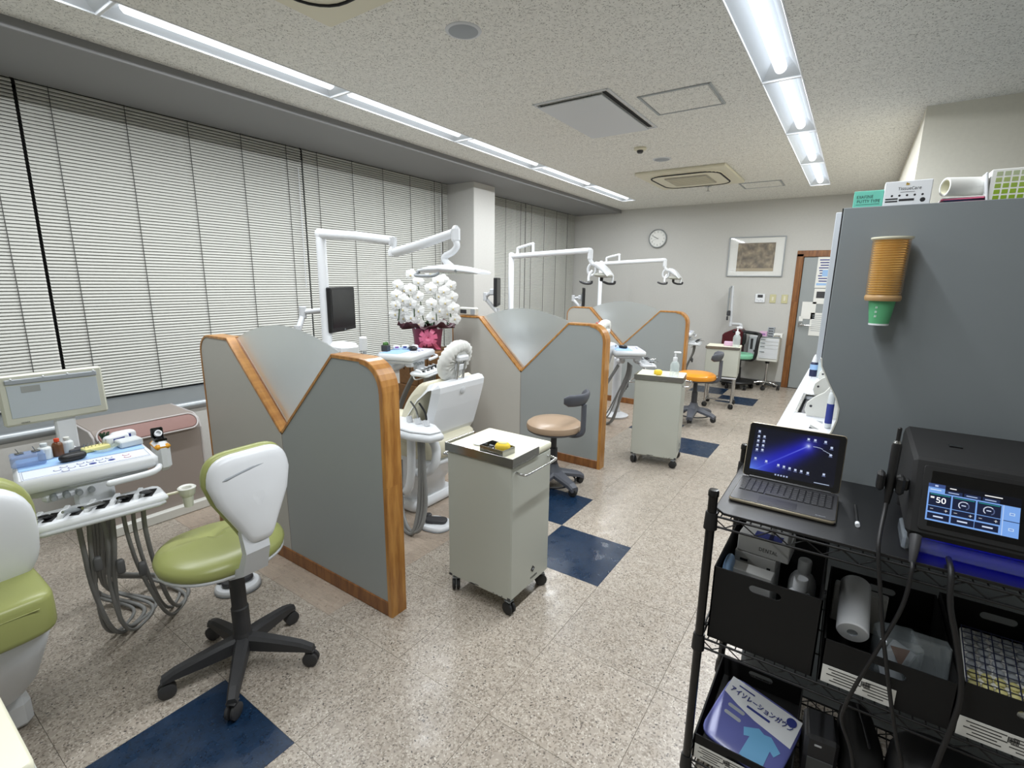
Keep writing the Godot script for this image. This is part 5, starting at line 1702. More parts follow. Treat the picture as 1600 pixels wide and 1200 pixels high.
	var pen := thing("stylus", "short black stylus with a white end lying on the rack shelf", "stylus", P(0.078, 0.8895, -1.545), 2.0)
	part("barrel", G.new().tube([P(0, 0, -0.075), P(0, 0, 0.05)], [0.0035, 0.0045], 10), M.black, pen)
	part("white_end", G.new().tube([P(0, 0, 0.05), P(0, 0, 0.066)], 0.0055, 10), M.white, pen)

func kana(parent: Node3D, s: String, h: float, xf: Transform3D, m: Material) -> void:
	var gl := {
		"ア": [[0.1, 0.85, 0.9, 0.85, 0.62, 0.5], [0.5, 0.68, 0.45, 0.3, 0.2, 0.05]],
		"イ": [[0.85, 0.95, 0.5, 0.6, 0.1, 0.42], [0.55, 0.62, 0.55, 0.0]],
		"ソ": [[0.15, 0.85, 0.3, 0.55], [0.88, 0.88, 0.7, 0.35, 0.3, 0.02]],
		"レ": [[0.25, 0.92, 0.25, 0.08, 0.9, 0.5]],
		"ー": [[0.08, 0.48, 0.92, 0.48]],
		"シ": [[0.15, 0.9, 0.4, 0.78], [0.08, 0.62, 0.33, 0.5], [0.1, 0.05, 0.55, 0.2, 0.92, 0.7]],
		"ョ": [[0.25, 0.6, 0.8, 0.6, 0.8, 0.02, 0.2, 0.02], [0.28, 0.32, 0.8, 0.32]],
		"ン": [[0.12, 0.85, 0.42, 0.68], [0.12, 0.06, 0.55, 0.22, 0.92, 0.72]],
		"ガ": [[0.1, 0.66, 0.78, 0.66, 0.72, 0.1, 0.55, 0.08], [0.42, 0.95, 0.38, 0.5, 0.12, 0.03], [0.8, 0.98, 0.88, 0.82], [0.93, 1.0, 1.0, 0.85]],
		"ウ": [[0.5, 1.0, 0.5, 0.82], [0.14, 0.55, 0.14, 0.8, 0.88, 0.8, 0.75, 0.4, 0.38, 0.02]],
	}
	var g := G.new()
	for i in s.length():
		for st in gl[s[i]]:
			for k in range(0, st.size() - 2, 2):
				var a := P(st[k] * h * 0.86 + i * h * 1.02, st[k + 1] * h, 0)
				var b := P(st[k + 2] * h * 0.86 + i * h * 1.02, st[k + 3] * h, 0)
				var d := b - a
				g.at((a + b) / 2, P(0, 0, rad_to_deg(atan2(d.y, d.x)))).box(P(0, 0, 0), P(d.length() + h * 0.10, h * 0.13, 0.0008))
	part("lettering", g, m, parent, xf)

func rack_contents() -> void:
	make_bin("tall black bin holding two white bottles and small cartons, under the laptop", P(-0.232, 0.490, -1.368), P(0.264, 0.225, 0.40), false)
	make_bin("black bin with a label strip holding a white roll and clear bags", P(0.046, 0.490, -1.368), P(0.262, 0.122, 0.40), true)
	make_bin("black bin at the right edge, packed with netted yellow pads", P(0.312, 0.490, -1.368), P(0.262, 0.135, 0.40), true)
	make_bin("low black bin on the bottom shelf with a blue gown pack inside", P(-0.238, 0.062, -1.368), P(0.262, 0.082, 0.40), true)
	# cartons and bottles in the first bin
	var c := thing("carton", "grey white device carton lying on top in the bin under the laptop", "carton", P(-0.13, 0.690, -1.60), -4.0, "small cartons in the bin")
	part("box_body", G.new().box(P(0, 0.0275, 0), P(0.142, 0.055, 0.10), 0.002), M.dullpaper, c)
	part("blue_label", G.new().box(P(0.008, 0.0552, 0.02), P(0.075, 0.0008, 0.04)), M.inkblue, c)
	part("print", text_mesh("DENTAL", 0.011), M.ink, c, Transform3D(Basis(), P(0.015, 0.022, 0.0503)))
	c = thing("carton", "grey white carton standing below another in the bin", "carton", P(-0.148, 0.498, -1.60), -4.0, "small cartons in the bin")
	part("box_body", G.new().box(P(0, 0.095, 0), P(0.115, 0.19, 0.10), 0.002), M.dullpaper, c)
	part("print", G.new().box(P(-0.03, 0.165, 0.0504), P(0.022, 0.008, 0.0008)).box(P(0.04, 0.155, 0.0504), P(0.01, 0.014, 0.0008)).box(P(0.0, 0.14, 0.0504), P(0.05, 0.003, 0.0008)), M.ink, c)
	c = thing("carton", "thin pale carton leaning at the front of the bin under the laptop", "carton", P(-0.155, 0.498, -1.50), -4.0, "small cartons in the bin")
	part("box_body", G.new().box(P(0, 0.085, 0), P(0.125, 0.17, 0.05), 0.002), M.dullpaper, c)
	solo("cloth", G.new().lump(P(0, 0.10, 0), P(0.016, 0.10, 0.06), 3.0, 18, 10), M.blue, "pale blue folded cloth at the left side of the bin", "cloth", P(-0.212, 0.498, -1.48))
	bottle("bottle", "white plastic bottle standing at the back of the bin", P(-0.022, 0.497, -1.585), 0.036, 0.205, M.white, M.white, "white bottles in the bin")
	bottle("bottle", "white plastic bottle standing at the front of the bin", P(-0.024, 0.497, -1.490), 0.037, 0.195, M.white, M.white, "white bottles in the bin")
	# second bin
	var r := thing("roll", "thick white roll wrapped in clear film in the bin with the label strip", "roll", P(0.104, 0.618, -1.425))
	part("wound_sheet", G.new().at(P(0, 0, 0), P(-70, 0, 0)).lathe([Vector2(0.012, 0.0), Vector2(0.033, 0.0), Vector2(0.036, 0.004), Vector2(0.036, 0.16), Vector2(0.033, 0.165), Vector2(0, 0.165)], 26), M.white, r)
	part("core", G.new().at(P(0, 0, 0), P(-70, 0, 0)).lathe([Vector2(0, 0.004), Vector2(0.012, 0.004), Vector2(0.012, 0.0)], 16), M.palegrey, r)
	solo("paper_box", G.new().box(P(0, 0.06, 0), P(0.13, 0.12, 0.03), 0.003), M.dullpaper, "greyish carton at the back of the bin with the roll", "carton", P(0.125, 0.50, -1.66), -6)
	var cb := thing("clear_bag", "clear plastic bag with folded contents leaning in the bin next to the roll", "bag", P(0.20, 0.497, -1.46), 8)
	part("film", G.new().box(P(0, 0.07, 0), P(0.09, 0.145, 0.09), 0.012), M.clear, cb)
	part("folded_sheet", G.new().at(P(-0.01, 0.05, 0.01), P(-25, 10, 12)).box(P(0, 0, 0), P(0.05, 0.08, 0.012), 0.004).at(P(0.01, 0.07, -0.01), P(-35, -15, -20)).box(P(0, 0, 0), P(0.055, 0.06, 0.01), 0.004), M.palegrey, cb)
	part("brown_tag", G.new().at(P(0.0, 0.10, 0.035), P(-30, 0, 0)).prism(v2([-0.02, 0.02, 0.02, 0.02, 0.0, -0.025]), 0, 0.002), M.woodline, cb)
	solo("clear_box", G.new().at(P(0, 0.075, 0), P(-14, 0, 0)).box(P(0, 0, 0), P(0.075, 0.15, 0.05), 0.003), M.clear, "clear rigid plastic box at the right side of the bin with the roll", "box", P(0.262, 0.497, -1.45))
	# third bin: netted pads
	var p := thing("pad_tray", "tray of small round yellow pads under a dark net", "tray", P(0.445, 0.595, -1.468), 0.0)
	var b := Transform3D(Basis.from_euler(Vector3(deg_to_rad(22), 0, 0)), P(0, 0.02, 0))
	part("tray", G.new().box(P(0, 0, 0), P(0.24, 0.012, 0.19), 0.003), M.paper, p, b)
	var pad := G.new().lathe([Vector2(0, 0), Vector2(0.0105, 0), Vector2(0.010, 0.006), Vector2(0.006, 0.009), Vector2(0, 0.0095)], 12).done()
	for i in 10:
		for k in 8:
			part("pad", pad, M.paleyellow if k > 4 else M.palegrey, p, b * Transform3D(Basis(), P(-0.105 + i * 0.0232, 0.006, -0.08 + k * 0.0225)))
	var nt := G.new()
	for i in 14:
		nt.tube([P(-0.12 + i * 0.0185, 0.017, -0.092), P(-0.12 + i * 0.0185, 0.017, 0.092)], 0.0012, 4)
	for i in 11:
		nt.tube([P(-0.12, 0.0175, -0.09 + i * 0.018), P(0.12, 0.0175, -0.09 + i * 0.018)], 0.0012, 4)
	part("net", nt, M.navyplain, p, b)
	# gown pack
	var g := thing("gown_pack", "white and blue pack of isolation gown with Japanese lettering in the lowest bin", "pack", P(-0.096, 0.158, -1.482), 3.0)
	var t := Transform3D(Basis.from_euler(Vector3(deg_to_rad(-68), deg_to_rad(0), deg_to_rad(-17))), Vector3.ZERO)
	part("pouch", G.new().lump(P(0, 0, -0.009), P(0.114, 0.112, 0.011), 7.0, 40, 12), M.packblue, g, t)
	var hd := v2([-0.108, 0.104, -0.108, 0.045, -0.06, 0.030, 0.0, 0.018, 0.107, 0.012, 0.107, 0.104])
	part("white_header", G.new().prism(hd, 0.0005, 0.0022), M.white, g, t)
	kana(g, "アイソレーションガウン", 0.0172, t * Transform3D(Basis(), P(-0.097, 0.058, 0.003)), M.inkblue)
	part("small_print", G.new().box(P(-0.055, 0.088, 0.0026), P(0.05, 0.004, 0.0006)).box(P(0.0, 0.044, 0.0026), P(0.07, 0.007, 0.0008)), M.inkblue, g, t)
	part("round_badge", G.new().prism(rr(0.028, 0.028, 0.0139, 6, Vector2(0.083, 0.084)), 0.002, 0.0032), M.inkblue, g, t)
	for k in 2:
		part("caption", G.new().prism(rr(0.052, 0.011, 0.0054, 4, Vector2(-0.055, 0.015 - 0.026 * k)), 0.001, 0.0024), M.palegrey, g, t)
	part("printed_gown", G.new().prism(v2([0.02, 0.006, 0.038, 0.0, 0.056, 0.006, 0.092, -0.018, 0.082, -0.04, 0.068, -0.032, 0.070, -0.095, 0.006, -0.095, 0.008, -0.032, -0.006, -0.040, -0.016, -0.018]), 0.001, 0.0026), M.gownblue, g, t)
	# dark things at the right of the bottom shelf
	var d := thing("charger", "dark grey boxy charger on the bottom shelf beside the low bin", "charger", P(0.08, 0.062, -1.55), 6)
	part("body", G.new().box(P(0, 0.075, 0), P(0.085, 0.15, 0.12), 0.01), M.darkgrey, d)
	part("front_plate", G.new().box(P(0, 0.045, 0.061), P(0.065, 0.07, 0.003), 0.001), M.basegrey, d)
	part("indicator", G.new().box(P(-0.01, 0.125, 0.061), P(0.018, 0.006, 0.003), 0.001), M.white, d)
	d = thing("bag", "dark crumpled bag with silver zipper pulls on the bottom shelf", "bag", P(0.37, 0.062, -1.52), -8)
	part("cloth", G.new().lump(P(0, 0.12, 0), P(0.14, 0.12, 0.10), 3.2, 28, 12), M.darkgrey, d)
	var d2 := thing("pouch", "added black pouch darkening the bottom shelf between the charger and the dark bag", "pouch", P(0.175, 0.062, -1.56), 10)
	part("cloth", G.new().lump(P(0, 0.10, 0), P(0.045, 0.10, 0.13), 3.4, 22, 10), M.blackmatt, d2)  # made-up pouch, put in to darken the space where lit floor showed through
	part("zip", G.new().box(P(0, 0.197, 0.0), P(0.006, 0.008, 0.16), 0.002), M.darkgrey, d2)
	for k in 2:
		part("zipper_pull", G.new().at(P(0.0 + 0.07 * k, 0.225, 0.055), P(40, 0, 20)).box(P(0, 0, 0), P(0.008, 0.03, 0.004), 0.002), M.chrome, d)

func make_cabinets() -> void:
	# tall cabinet run along the right, its end panel towards us
	var o := thing("cabinet", "tall grey cabinet with a broad plain end panel, beyond the black rack", "cabinet", P(0, 0, 0))
	var pz := -1.90
	var e := v2([-0.062, 1.731, -0.064, 1.262, -0.060, 1.236, -0.033, 1.18, -0.008, 1.135, 0.004, 1.10, 0.003, 1.06, -0.006, 1.02, -0.022, 0.99, -0.06, 0.94, -0.10, 0.89, -0.185, 0.86, -0.19, 0.0, 1.2, 0.0, 1.2, 1.731])
	part("end_panel", G.new().prism(e, pz - 0.02, pz, 0.0015), M.cabinet, o)
	var ln := []
	for i in range(1, 12):
		ln.append(P(e[i].x - 0.0008, e[i].y, 0))
	var rings := []
	for q in ln:
		rings.append(PackedVector3Array([q + P(-0.003, 0, pz - 0.021), q + P(0.0015, 0, pz - 0.021), q + P(0.0015, 0, pz + 0.001), q + P(-0.003, 0, pz + 0.001)]))
	part("edge_strip", G.new().loft(rings, true, false), M.offwhite, o)
	part("shadow_gap_strip", G.new().span(P(-0.0665, 1.262, pz - 0.035), P(-0.0635, 1.731, pz - 0.004)), M.blackmatt, o)  # black strip standing in for the shadow gap next to the panel
	part("upper_body", G.new().span(P(-0.04, 1.30, -4.17), P(0.62, 1.725, pz - 0.021), 0.003), M.cabinet, o)
	for i in 4:
		var za := -4.16 + i * 0.56
		var d := part("door", G.new().span(P(-0.058, 1.31, za), P(-0.041, 1.72, za + 0.55), 0.003), M.laminate, o)
		part("door_handle", G.new().tube([P(-0.062, 1.36, za + 0.06), P(-0.075, 1.37, za + 0.06), P(-0.075, 1.45, za + 0.06), P(-0.062, 1.46, za + 0.06)], 0.004, 6), M.chrome, d)
	part("niche_back", G.new().span(P(0.16, 0.90, -4.17), P(0.18, 1.30, pz - 0.021)), M.laminate, o)
	part("lower_body", G.new().span(P(-0.165, 0.05, -4.17), P(0.62, 0.868, pz - 0.021), 0.003), M.cabinet, o)
	for i in 4:
		var za := -4.16 + i * 0.56
		var d := part("drawer", G.new().span(P(-0.183, 0.66, za), P(-0.166, 0.86, za + 0.55), 0.003), M.laminate, o)
		part("drawer_handle", G.new().box(P(-0.19, 0.80, za + 0.27), P(0.012, 0.012, 0.12), 0.003), M.chrome, d)
		d = part("lower_door", G.new().span(P(-0.183, 0.06, za), P(-0.166, 0.65, za + 0.55), 0.003), M.laminate, o)
	# dividers with a swept front edge
	for k in 3:
		var z: float = [-3.14, -2.60, -3.60][k]
		var q := v2([0.155, 0.903, -0.118, 0.903, -0.128, 0.93, -0.122, 0.965, -0.095, 0.995, -0.06, 1.02, -0.04, 1.05, -0.03, 1.09, -0.026, 1.29, 0.155, 1.29])
		var d := part("divider", G.new().prism(q, z - 0.012, z, 0.002), M.offwhite, o)
		part("bolt", G.new().at(P(-0.105, 0.95, z)).lump(P(0, 0, 0), P(0.006, 0.006, 0.003), 2, 10, 6), M.darkgrey, d)
	# white worktop lies on the cabinet as one board with a steel framed opening
	var c := thing("countertop", "narrow glossy white worktop with a steel framed opening, left of the cabinet panel", "countertop", P(0, 0.87, 0))
	var top := G.new()
	top.span(P(-0.212, 0, -4.19), P(-0.167, 0.03, -1.925), 0.004)
	top.span(P(-0.047, 0, -4.19), P(0.158, 0.03, -1.925))
	top.span(P(-0.167, 0, -4.19), P(-0.047, 0.03, -3.13))
	top.span(P(-0.167, 0, -2.65), P(-0.092, 0.03, -1.925))
	top.span(P(-0.092, 0, -2.65), P(-0.047, 0.03, -2.54))
	top.span(P(-0.092, 0, -2.38), P(-0.047, 0.03, -1.925))
	part("board", top, M.worktop, c)
	var fr := G.new()
	fr.span(P(-0.17, 0.024, -3.135), P(-0.155, 0.034, -2.645), 0.002)
	fr.span(P(-0.17, 0.024, -3.14), P(-0.045, 0.034, -3.125), 0.002)
	part("steel_frame", fr, M.steel, c)
	part("well", G.new().span(P(-0.167, 0.0, -3.13), P(-0.047, 0.004, -2.65)).span(P(-0.092, 0.0, -2.54), P(-0.047, 0.004, -2.38)), M.black, c)
	var b := thing("spray_bottle", "clear bottle with a blue label on the white worktop by the panel", "bottle", P(-0.027, 0.902, -2.43))
	part("body", G.new().lathe([Vector2(0, 0), Vector2(0.012, 0), Vector2(0.013, 0.01), Vector2(0.013, 0.13), Vector2(0.010, 0.15), Vector2(0.007, 0.155), Vector2(0, 0.155)], 20), M.milky, b)
	part("label", G.new().lathe([Vector2(0.0132, 0.02), Vector2(0.0135, 0.02), Vector2(0.0135, 0.105), Vector2(0.0132, 0.105)], 20), M.inkblue, b)
	part("cap", G.new().cyl(P(0, 0.155, 0), 0.008, 0.025, 14, 0.003), M.white, b)
	var w := thing("tissue_tray", "white folded paper slips sunk in the near opening of the worktop", "paper slips", P(-0.068, 0.875, -2.46))
	part("stack", G.new().at(P(0, 0.02, 0), P(0, 0, -25)).box(P(0, 0, 0), P(0.05, 0.006, 0.13), 0.001).box(P(-0.004, 0.006, 0.004), P(0.048, 0.004, 0.12), 0.001), M.paper, w)
	var f := thing("small_bottle", "dark blue and green small bottle at the far end of the worktop", "bottle", P(-0.165, 0.90, -3.80))
	part("body", G.new().lathe([Vector2(0, 0), Vector2(0.024, 0), Vector2(0.024, 0.085), Vector2(0.014, 0.10), Vector2(0, 0.10)], 18), M.navyplain, f)
	part("label", G.new().lathe([Vector2(0.0243, 0.045), Vector2(0.0246, 0.045), Vector2(0.0246, 0.08), Vector2(0.0243, 0.08)], 18), M.blue, f)
	part("cap", G.new().lathe([Vector2(0, 0.095), Vector2(0.018, 0.095), Vector2(0.012, 0.125), Vector2(0.004, 0.145), Vector2(0, 0.145)], 16), M.white, f)
	solo("clear_stand", G.new().box(P(0, 0.05, 0), P(0.075, 0.10, 0.004)).box(P(0, 0.05, -0.08), P(0.075, 0.10, 0.004)).box(P(0.036, 0.05, -0.04), P(0.004, 0.10, 0.08)), M.milkyclear, "clear plastic stand beside the small dark bottle on the worktop", "stand", P(-0.105, 0.90, -3.74))
	# the light grey cabinet end beyond
	var t := thing("tall_cabinet", "narrow light grey tall cabinet seen edge-on behind the big grey panel", "cabinet", P(0, 0, 0))
	part("body", G.new().span(P(-0.180, 0.03, -4.52), P(0.60, 1.985, -4.20), 0.004), M.lightcab, t)
	part("plinth", G.new().span(P(-0.15, 0.0, -4.51), P(0.60, 0.03, -4.22)), M.basegrey, t)
	# cup dispenser on the panel
	var k := thing("cup_dispenser", "amber tube cup dispenser fixed to the grey cabinet panel", "cup dispenser", P(0.068, 1.45, pz + 0.048))
	var lean := Transform3D(Basis.from_euler(Vector3(0, 0, 0)), Vector3.ZERO)
	part("tube", G.new().lathe([Vector2(0.0415, 0.018), Vector2(0.0435, 0.018), Vector2(0.0465, 0.185), Vector2(0.0445, 0.185)], 30), M.amber, k, lean)
	part("top_rim", G.new().lathe([Vector2(0.042, 0.178), Vector2(0.047, 0.178), Vector2(0.051, 0.182), Vector2(0.051, 0.186), Vector2(0.042, 0.186)], 30), M.cream, k, lean)
	part("lower_ring", G.new().lathe([Vector2(0.034, 0.004), Vector2(0.043, 0.004), Vector2(0.0455, 0.010), Vector2(0.0455, 0.016), Vector2(0.043, 0.021), Vector2(0.036, 0.021)], 30), M.amberring, k, lean)
	part("bracket", G.new().box(P(0, 0.10, -0.046), P(0.03, 0.14, 0.006), 0.002), M.cream, k)
	var cs := G.new()
	for i in 23:
		var y := 0.022 + i * 0.0069
		var rr_ := 0.0385 + 0.0020 * i / 23.0
		cs.lathe([Vector2(rr_ - 0.004, y), Vector2(rr_, y + 0.003), Vector2(rr_ + 0.0012, y + 0.0035), Vector2(rr_ + 0.0012, y + 0.0052), Vector2(rr_ - 0.004, y + 0.0056)], 24)
	part("stacked_cups", cs, M.cupstack, k).set_meta("kind", "stuff")
	var cup := thing("paper_cup", "green paper cup hanging out of the bottom of the amber dispenser", "cup", P(0.068, 1.382, pz + 0.048))
	part("wall", G.new().lathe([Vector2(0.0, 0.003), Vector2(0.0245, 0.003), Vector2(0.0335, 0.075), Vector2(0.0325, 0.075), Vector2(0.0235, 0.006), Vector2(0, 0.006)], 26), M.cupgreen, cup)
	part("foot_rim", G.new().lathe([Vector2(0.021, 0), Vector2(0.025, 0), Vector2(0.0252, 0.005), Vector2(0.021, 0.005)], 26), M.white, cup)
	for i in 3:
		part("leaf_print", G.new().at(P(-0.012, 0.026 + i * 0.013, 0.0265 + 0.0015 * i), P(-8, -24, 0)).box(P(-0.0016, 0.001, 0), P(0.0012, 0.006, 0.0006)).box(P(0.0016, 0.001, 0), P(0.0012, 0.006, 0.0006)), M.white, cup)
	# things lying on the cabinet
	var top_y := 1.7315
	var bx := thing("carton", "turquoise carton with dark lettering on top of the grey cabinet", "carton", P(-0.005, top_y, -1.99), 0.0, "cartons on top of the grey cabinet")
	part("box_body", G.new().box(P(0, 0.026, 0), P(0.075, 0.052, 0.09), 0.0015), M.turquoise, bx)
	part("lettering", text_mesh("EXAFINE", 0.0085), M.ink, bx, Transform3D(Basis(), P(-0.009, 0.034, 0.0452)))
	part("lettering", text_mesh("PUTTY TYPE", 0.0085), M.ink, bx, Transform3D(Basis(), P(0.001, 0.021, 0.0452)))
	part("line", G.new().box(P(0.0, 0.012, 0.0452), P(0.06, 0.0008, 0.0006)), M.ink, bx)
	bx = thing("carton", "white tissue care carton with black print on top of the grey cabinet", "carton", P(0.089, top_y, -1.985), 0.0, "cartons on top of the grey cabinet")
	part("box_body", G.new().box(P(0, 0.036, 0), P(0.112, 0.072, 0.09), 0.0015), M.white, bx)
	part("lettering", text_mesh("TissueCare", 0.0085), M.ink, bx, Transform3D(Basis(), P(0.004, 0.050, 0.0452)))
	part("bone_mark", G.new().box(P(-0.002, 0.062, 0.0454), P(0.008, 0.005, 0.0006)).box(P(-0.004, 0.065, 0.0454), P(0.003, 0.003, 0.0006)), M.gold, bx)
	var dots := G.new()
	for i in 5:
		dots.at(P(-0.036 + 0.018 * i, 0.031, 0.0451)).lump(P(0, 0, 0), P(0.003, 0.003, 0.0006), 2, 12, 6)
	dots.at(P(0.0, 0, 0)).box(P(0.0, 0.0405, 0.0452), P(0.034, 0.001, 0.0006)).box(P(-0.036, 0.022, 0.0452), P(0.03, 0.004, 0.0006)).box(P(-0.036, 0.015, 0.0452), P(0.03, 0.004, 0.0006)).box(P(0.0, 0.018, 0.0452), P(0.036, 0.006, 0.0006))
	dots.at(P(0.038, 0.016, 0.0451)).lump(P(0, 0, 0), P(0.0065, 0.0065, 0.0006), 2, 16, 6)
	part("print", dots, M.ink, bx)
	bx = thing("paper_roll", "white paper roll lying along the cabinet top", "paper roll", P(0.222, top_y + 0.052, -2.00), 24)
	part("wound_paper", G.new().at(P(-0.05, 0, 0), P(0, 0, -90)).lathe([Vector2(0.021, 0.0), Vector2(0.026, 0.0), Vector2(0.026, 0.105), Vector2(0.021, 0.105)], 26), M.paper, bx)
	part("core", G.new().at(P(-0.05, 0, 0), P(0, 0, -90)).lathe([Vector2(0.019, 0.001), Vector2(0.021, 0.001), Vector2(0.021, 0.104), Vector2(0.019, 0.104), Vector2(0.019, 0.001)], 20), M.cream, bx)
	bx = thing("leaflet_pile", "pile of pink, orange and white leaflets under the paper roll", "leaflets", P(0.222, top_y, -2.02))
	for i in 5:
		part("leaflet", G.new().at(P(0, 0.002 + i * 0.0044, 0), P(0, 4.0 * (i % 3) - 4, 0)).box(P(0, 0, 0), P(0.095, 0.0036, 0.10), 0.0006), [M.orangeprint, M.pinkribbon, M.navyplain, M.pinkribbon, M.paper][i], bx)
	bx = thing("calendar_box", "white carton printed with rows of green squares, right end of cabinet top", "carton", P(0.355, top_y, -2.0), 0.0, "cartons on top of the grey cabinet")
	part("box_body", G.new().box(P(0, 0.044, 0), P(0.165, 0.088, 0.06), 0.0015), M.paper, bx)
	for r in 5:
		for c2 in 9:
			part("green_square", G.new().box(P(-0.066 + 0.0165 * c2, 0.012 + 0.0158 * r, 0.0302), P(0.0125, 0.0115, 0.0008)), M.greens[mini(r, 4)], bx)
	part("carton_flap", G.new().at(P(-0.088, 0.042, 0.0), P(0, 0, 8)).box(P(0, 0, 0), P(0.006, 0.08, 0.07), 0.002), M.white, bx)

func far_things() -> void:
	var z := FAR
	# clock
	var c := thing("wall_clock", "round white clock in a silver rim on the far wall", "clock", P(-2.752, 2.19, z), 0.0)
	var up := Transform3D(Basis(Vector3.RIGHT, PI / 2), Vector3.ZERO)
	part("rim", G.new().lathe([Vector2(0, 0), Vector2(0.145, 0), Vector2(0.149, 0.012), Vector2(0.146, 0.034), Vector2(0.138, 0.038), Vector2(0.131, 0.03), Vector2(0.13, 0.02), Vector2(0, 0.02)], 48), M.alu, c, up)
	part("dial", G.new().cyl(P(0, 0.019, 0), 0.131, 0.003, 40), M.paper, c, up)
	for i in 12:
		var a := TAU * (i + 1) / 12
		part("numeral", text_mesh(str(i + 1), 0.022), M.ink, c, Transform3D(Basis(), P(sin(a) * 0.102, cos(a) * 0.102, 0.0228)))
	var tk := G.new()
	for i in 60:
		var a := TAU * i / 60
		tk.at(P(sin(a) * 0.122, cos(a) * 0.122, 0.0224), P(0, 0, -rad_to_deg(a))).box(P(0, 0, 0), P(0.0016, 0.007 if i % 5 else 0.010, 0.0008))
	part("minute_marks", tk, M.ink, c)
	part("hour_hand", G.new().at(P(0, 0, 0.0245), P(0, 0, 62)).box(P(0, 0.028, 0), P(0.007, 0.075, 0.0012)), M.ink, c)
	part("minute_hand", G.new().at(P(0, 0, 0.0262), P(0, 0, 64)).box(P(0, 0.04, 0), P(0.0045, 0.11, 0.0012)), M.ink, c)
	part("second_hand", G.new().at(P(0, 0, 0.0276), P(0, 0, 110)).box(P(0, 0.03, 0), P(0.0015, 0.12, 0.0008)), M.darkgrey, c)
	# framed sepia print
	var f := thing("picture", "silver framed sepia print with a wide white mount beside the door", "picture", P(-1.278, 1.882, z))
	var w := 0.742
	var h := 0.556
	for s in [-1.0, 1.0]:
		part("frame_bar", G.new().box(P(s * w / 2, 0, 0.012), P(0.014, h + 0.014, 0.024), 0.003), M.alu, f)
		part("frame_bar", G.new().box(P(0, s * h / 2, 0.012), P(w, 0.014, 0.024), 0.003), M.alu, f)
	part("mount", G.new().box(P(0, 0, 0.006), P(w - 0.01, h - 0.01, 0.008)), M.paper, f)
	part("print", G.new().box(P(0.0, -0.005, 0.0108), P(0.50, 0.405, 0.002)), M.sepia, f)
	part("caption_strip", G.new().box(P(0.0, -0.185, 0.0122), P(0.50, 0.042, 0.001)), M.sepialight, f)
	part("glass", G.new().box(P(0, 0, 0.019), P(w - 0.012, h - 0.012, 0.002)), M.pictureglass, f)
	# controls
	var t := thing("thermostat", "white wall thermostat with a dark display, leftmost of three wall plates", "thermostat", P(-1.155, 1.287, z))
	part("case", G.new().box(P(0, 0, 0.011), P(0.132, 0.126, 0.022), 0.006), M.white, t)
	part("display", G.new().box(P(0.0, 0.03, 0.0225), P(0.07, 0.042, 0.002), 0.001), M.darkgrey, t)
	for i in 4:
		part("button", G.new().box(P(-0.036 + 0.024 * i, -0.025 - 0.012 * (i % 2), 0.0225), P(0.014, 0.009, 0.003), 0.001), M.palegrey, t)
	for k in 2:
		var s := thing("light_switch", ["cream wall switch between the thermostat and the socket plate", "cream wall plate nearest the door frame"][k], "switch", P([-0.988, -0.836][k], 1.284, z), 0.0, "cream wall plates")
		part("plate", G.new().box(P(0, 0, 0.005), P(0.082, 0.124, 0.010), 0.004), M.switchcream, s)
		part("rocker", G.new().box(P(0, 0.0, 0.011), P(0.026, 0.055, 0.006), 0.002), M.cassette, s)
		if k == 1:
			part("rocker", G.new().box(P(0, 0.036, 0.0115), P(0.026, 0.012, 0.004), 0.001), M.cassette, s)
	# sheets taped to the door
	var sh := [[-0.335, 1.66, 0.30, 0.42, "blue and white poster at the top of the door"], [-0.36, 1.335, 0.24, 0.21, "white notice with a dark photo on the door"], [-0.52, 1.135, 0.17, 0.24, "plain white sheet taped near the door edge"], [-0.375, 0.945, 0.22, 0.32, "lowest white printed sheet on the door"]]
	for i in 4:
		var q: Array = sh[i]
		var n := thing("notice", q[4], "notice", P(q[0], q[1], z + 0.001), [0.0, 0.0, 0.0, 0.0][i], "papers on the door")
		part("sheet", G.new().box(P(0, 0, 0), P(q[2], q[3], 0.002)), M.paper, n)
		var l := G.new()
		for k in [9, 3, 0, 9][i]:
			l.box(P(-0.02 * (k % 3) * 0.5, q[3] * (0.40 - 0.085 * k), 0.0014), P(q[2] * (0.85 - 0.12 * (k % 3)), 0.008 if i == 3 else 0.014, 0.0008))
		if i == 0:
			part("print", l, M.inkblue, n)
			part("blue_block", G.new().box(P(-0.02, -0.01, 0.0016), P(0.12, 0.09, 0.001)).box(P(0.0, -0.16, 0.0016), P(0.27, 0.03, 0.001)), M.blue, n)
		elif i == 1:
			part("photo", G.new().box(P(-0.04, 0.02, 0.0016), P(0.10, 0.09, 0.001)), M.darkgrey, n)
			part("side_photo", G.new().box(P(0.07, 0.02, 0.0016), P(0.03, 0.09, 0.001)), M.basegrey, n)
		elif i == 3:
			part("print", l, M.palegrey, n)
	# maroon stand with a jointed chrome post
	var m := thing("x_ray_stand", "maroon cabinet with a tall jointed white post standing at the far wall", "x-ray unit", P(-1.42, 0, -8.0))
	part("cabinet", G.new().prism(v2([-0.15, 0.40, 0.13, 0.40, 0.13, 0.80, 0.10, 0.835, 0.0, 0.835, -0.12, 0.775, -0.15, 0.74]), -0.13, 0.13, 0.012), M.maroon, m)
	part("label_plate", G.new().box(P(0.08, 0.78, 0.131), P(0.03, 0.03, 0.003), 0.001), M.paper, m)
	part("swivel", G.new().cyl(P(0.075, 0.83, 0), 0.03, 0.05, 18, 0.006), M.white2, m)
	part("lower_arm", G.new().tube(spl([P(0.075, 0.88, 0), P(0.06, 0.90, 0), P(-0.06, 0.90, 0.0)], 4), 0.021, 10), M.white2, m)
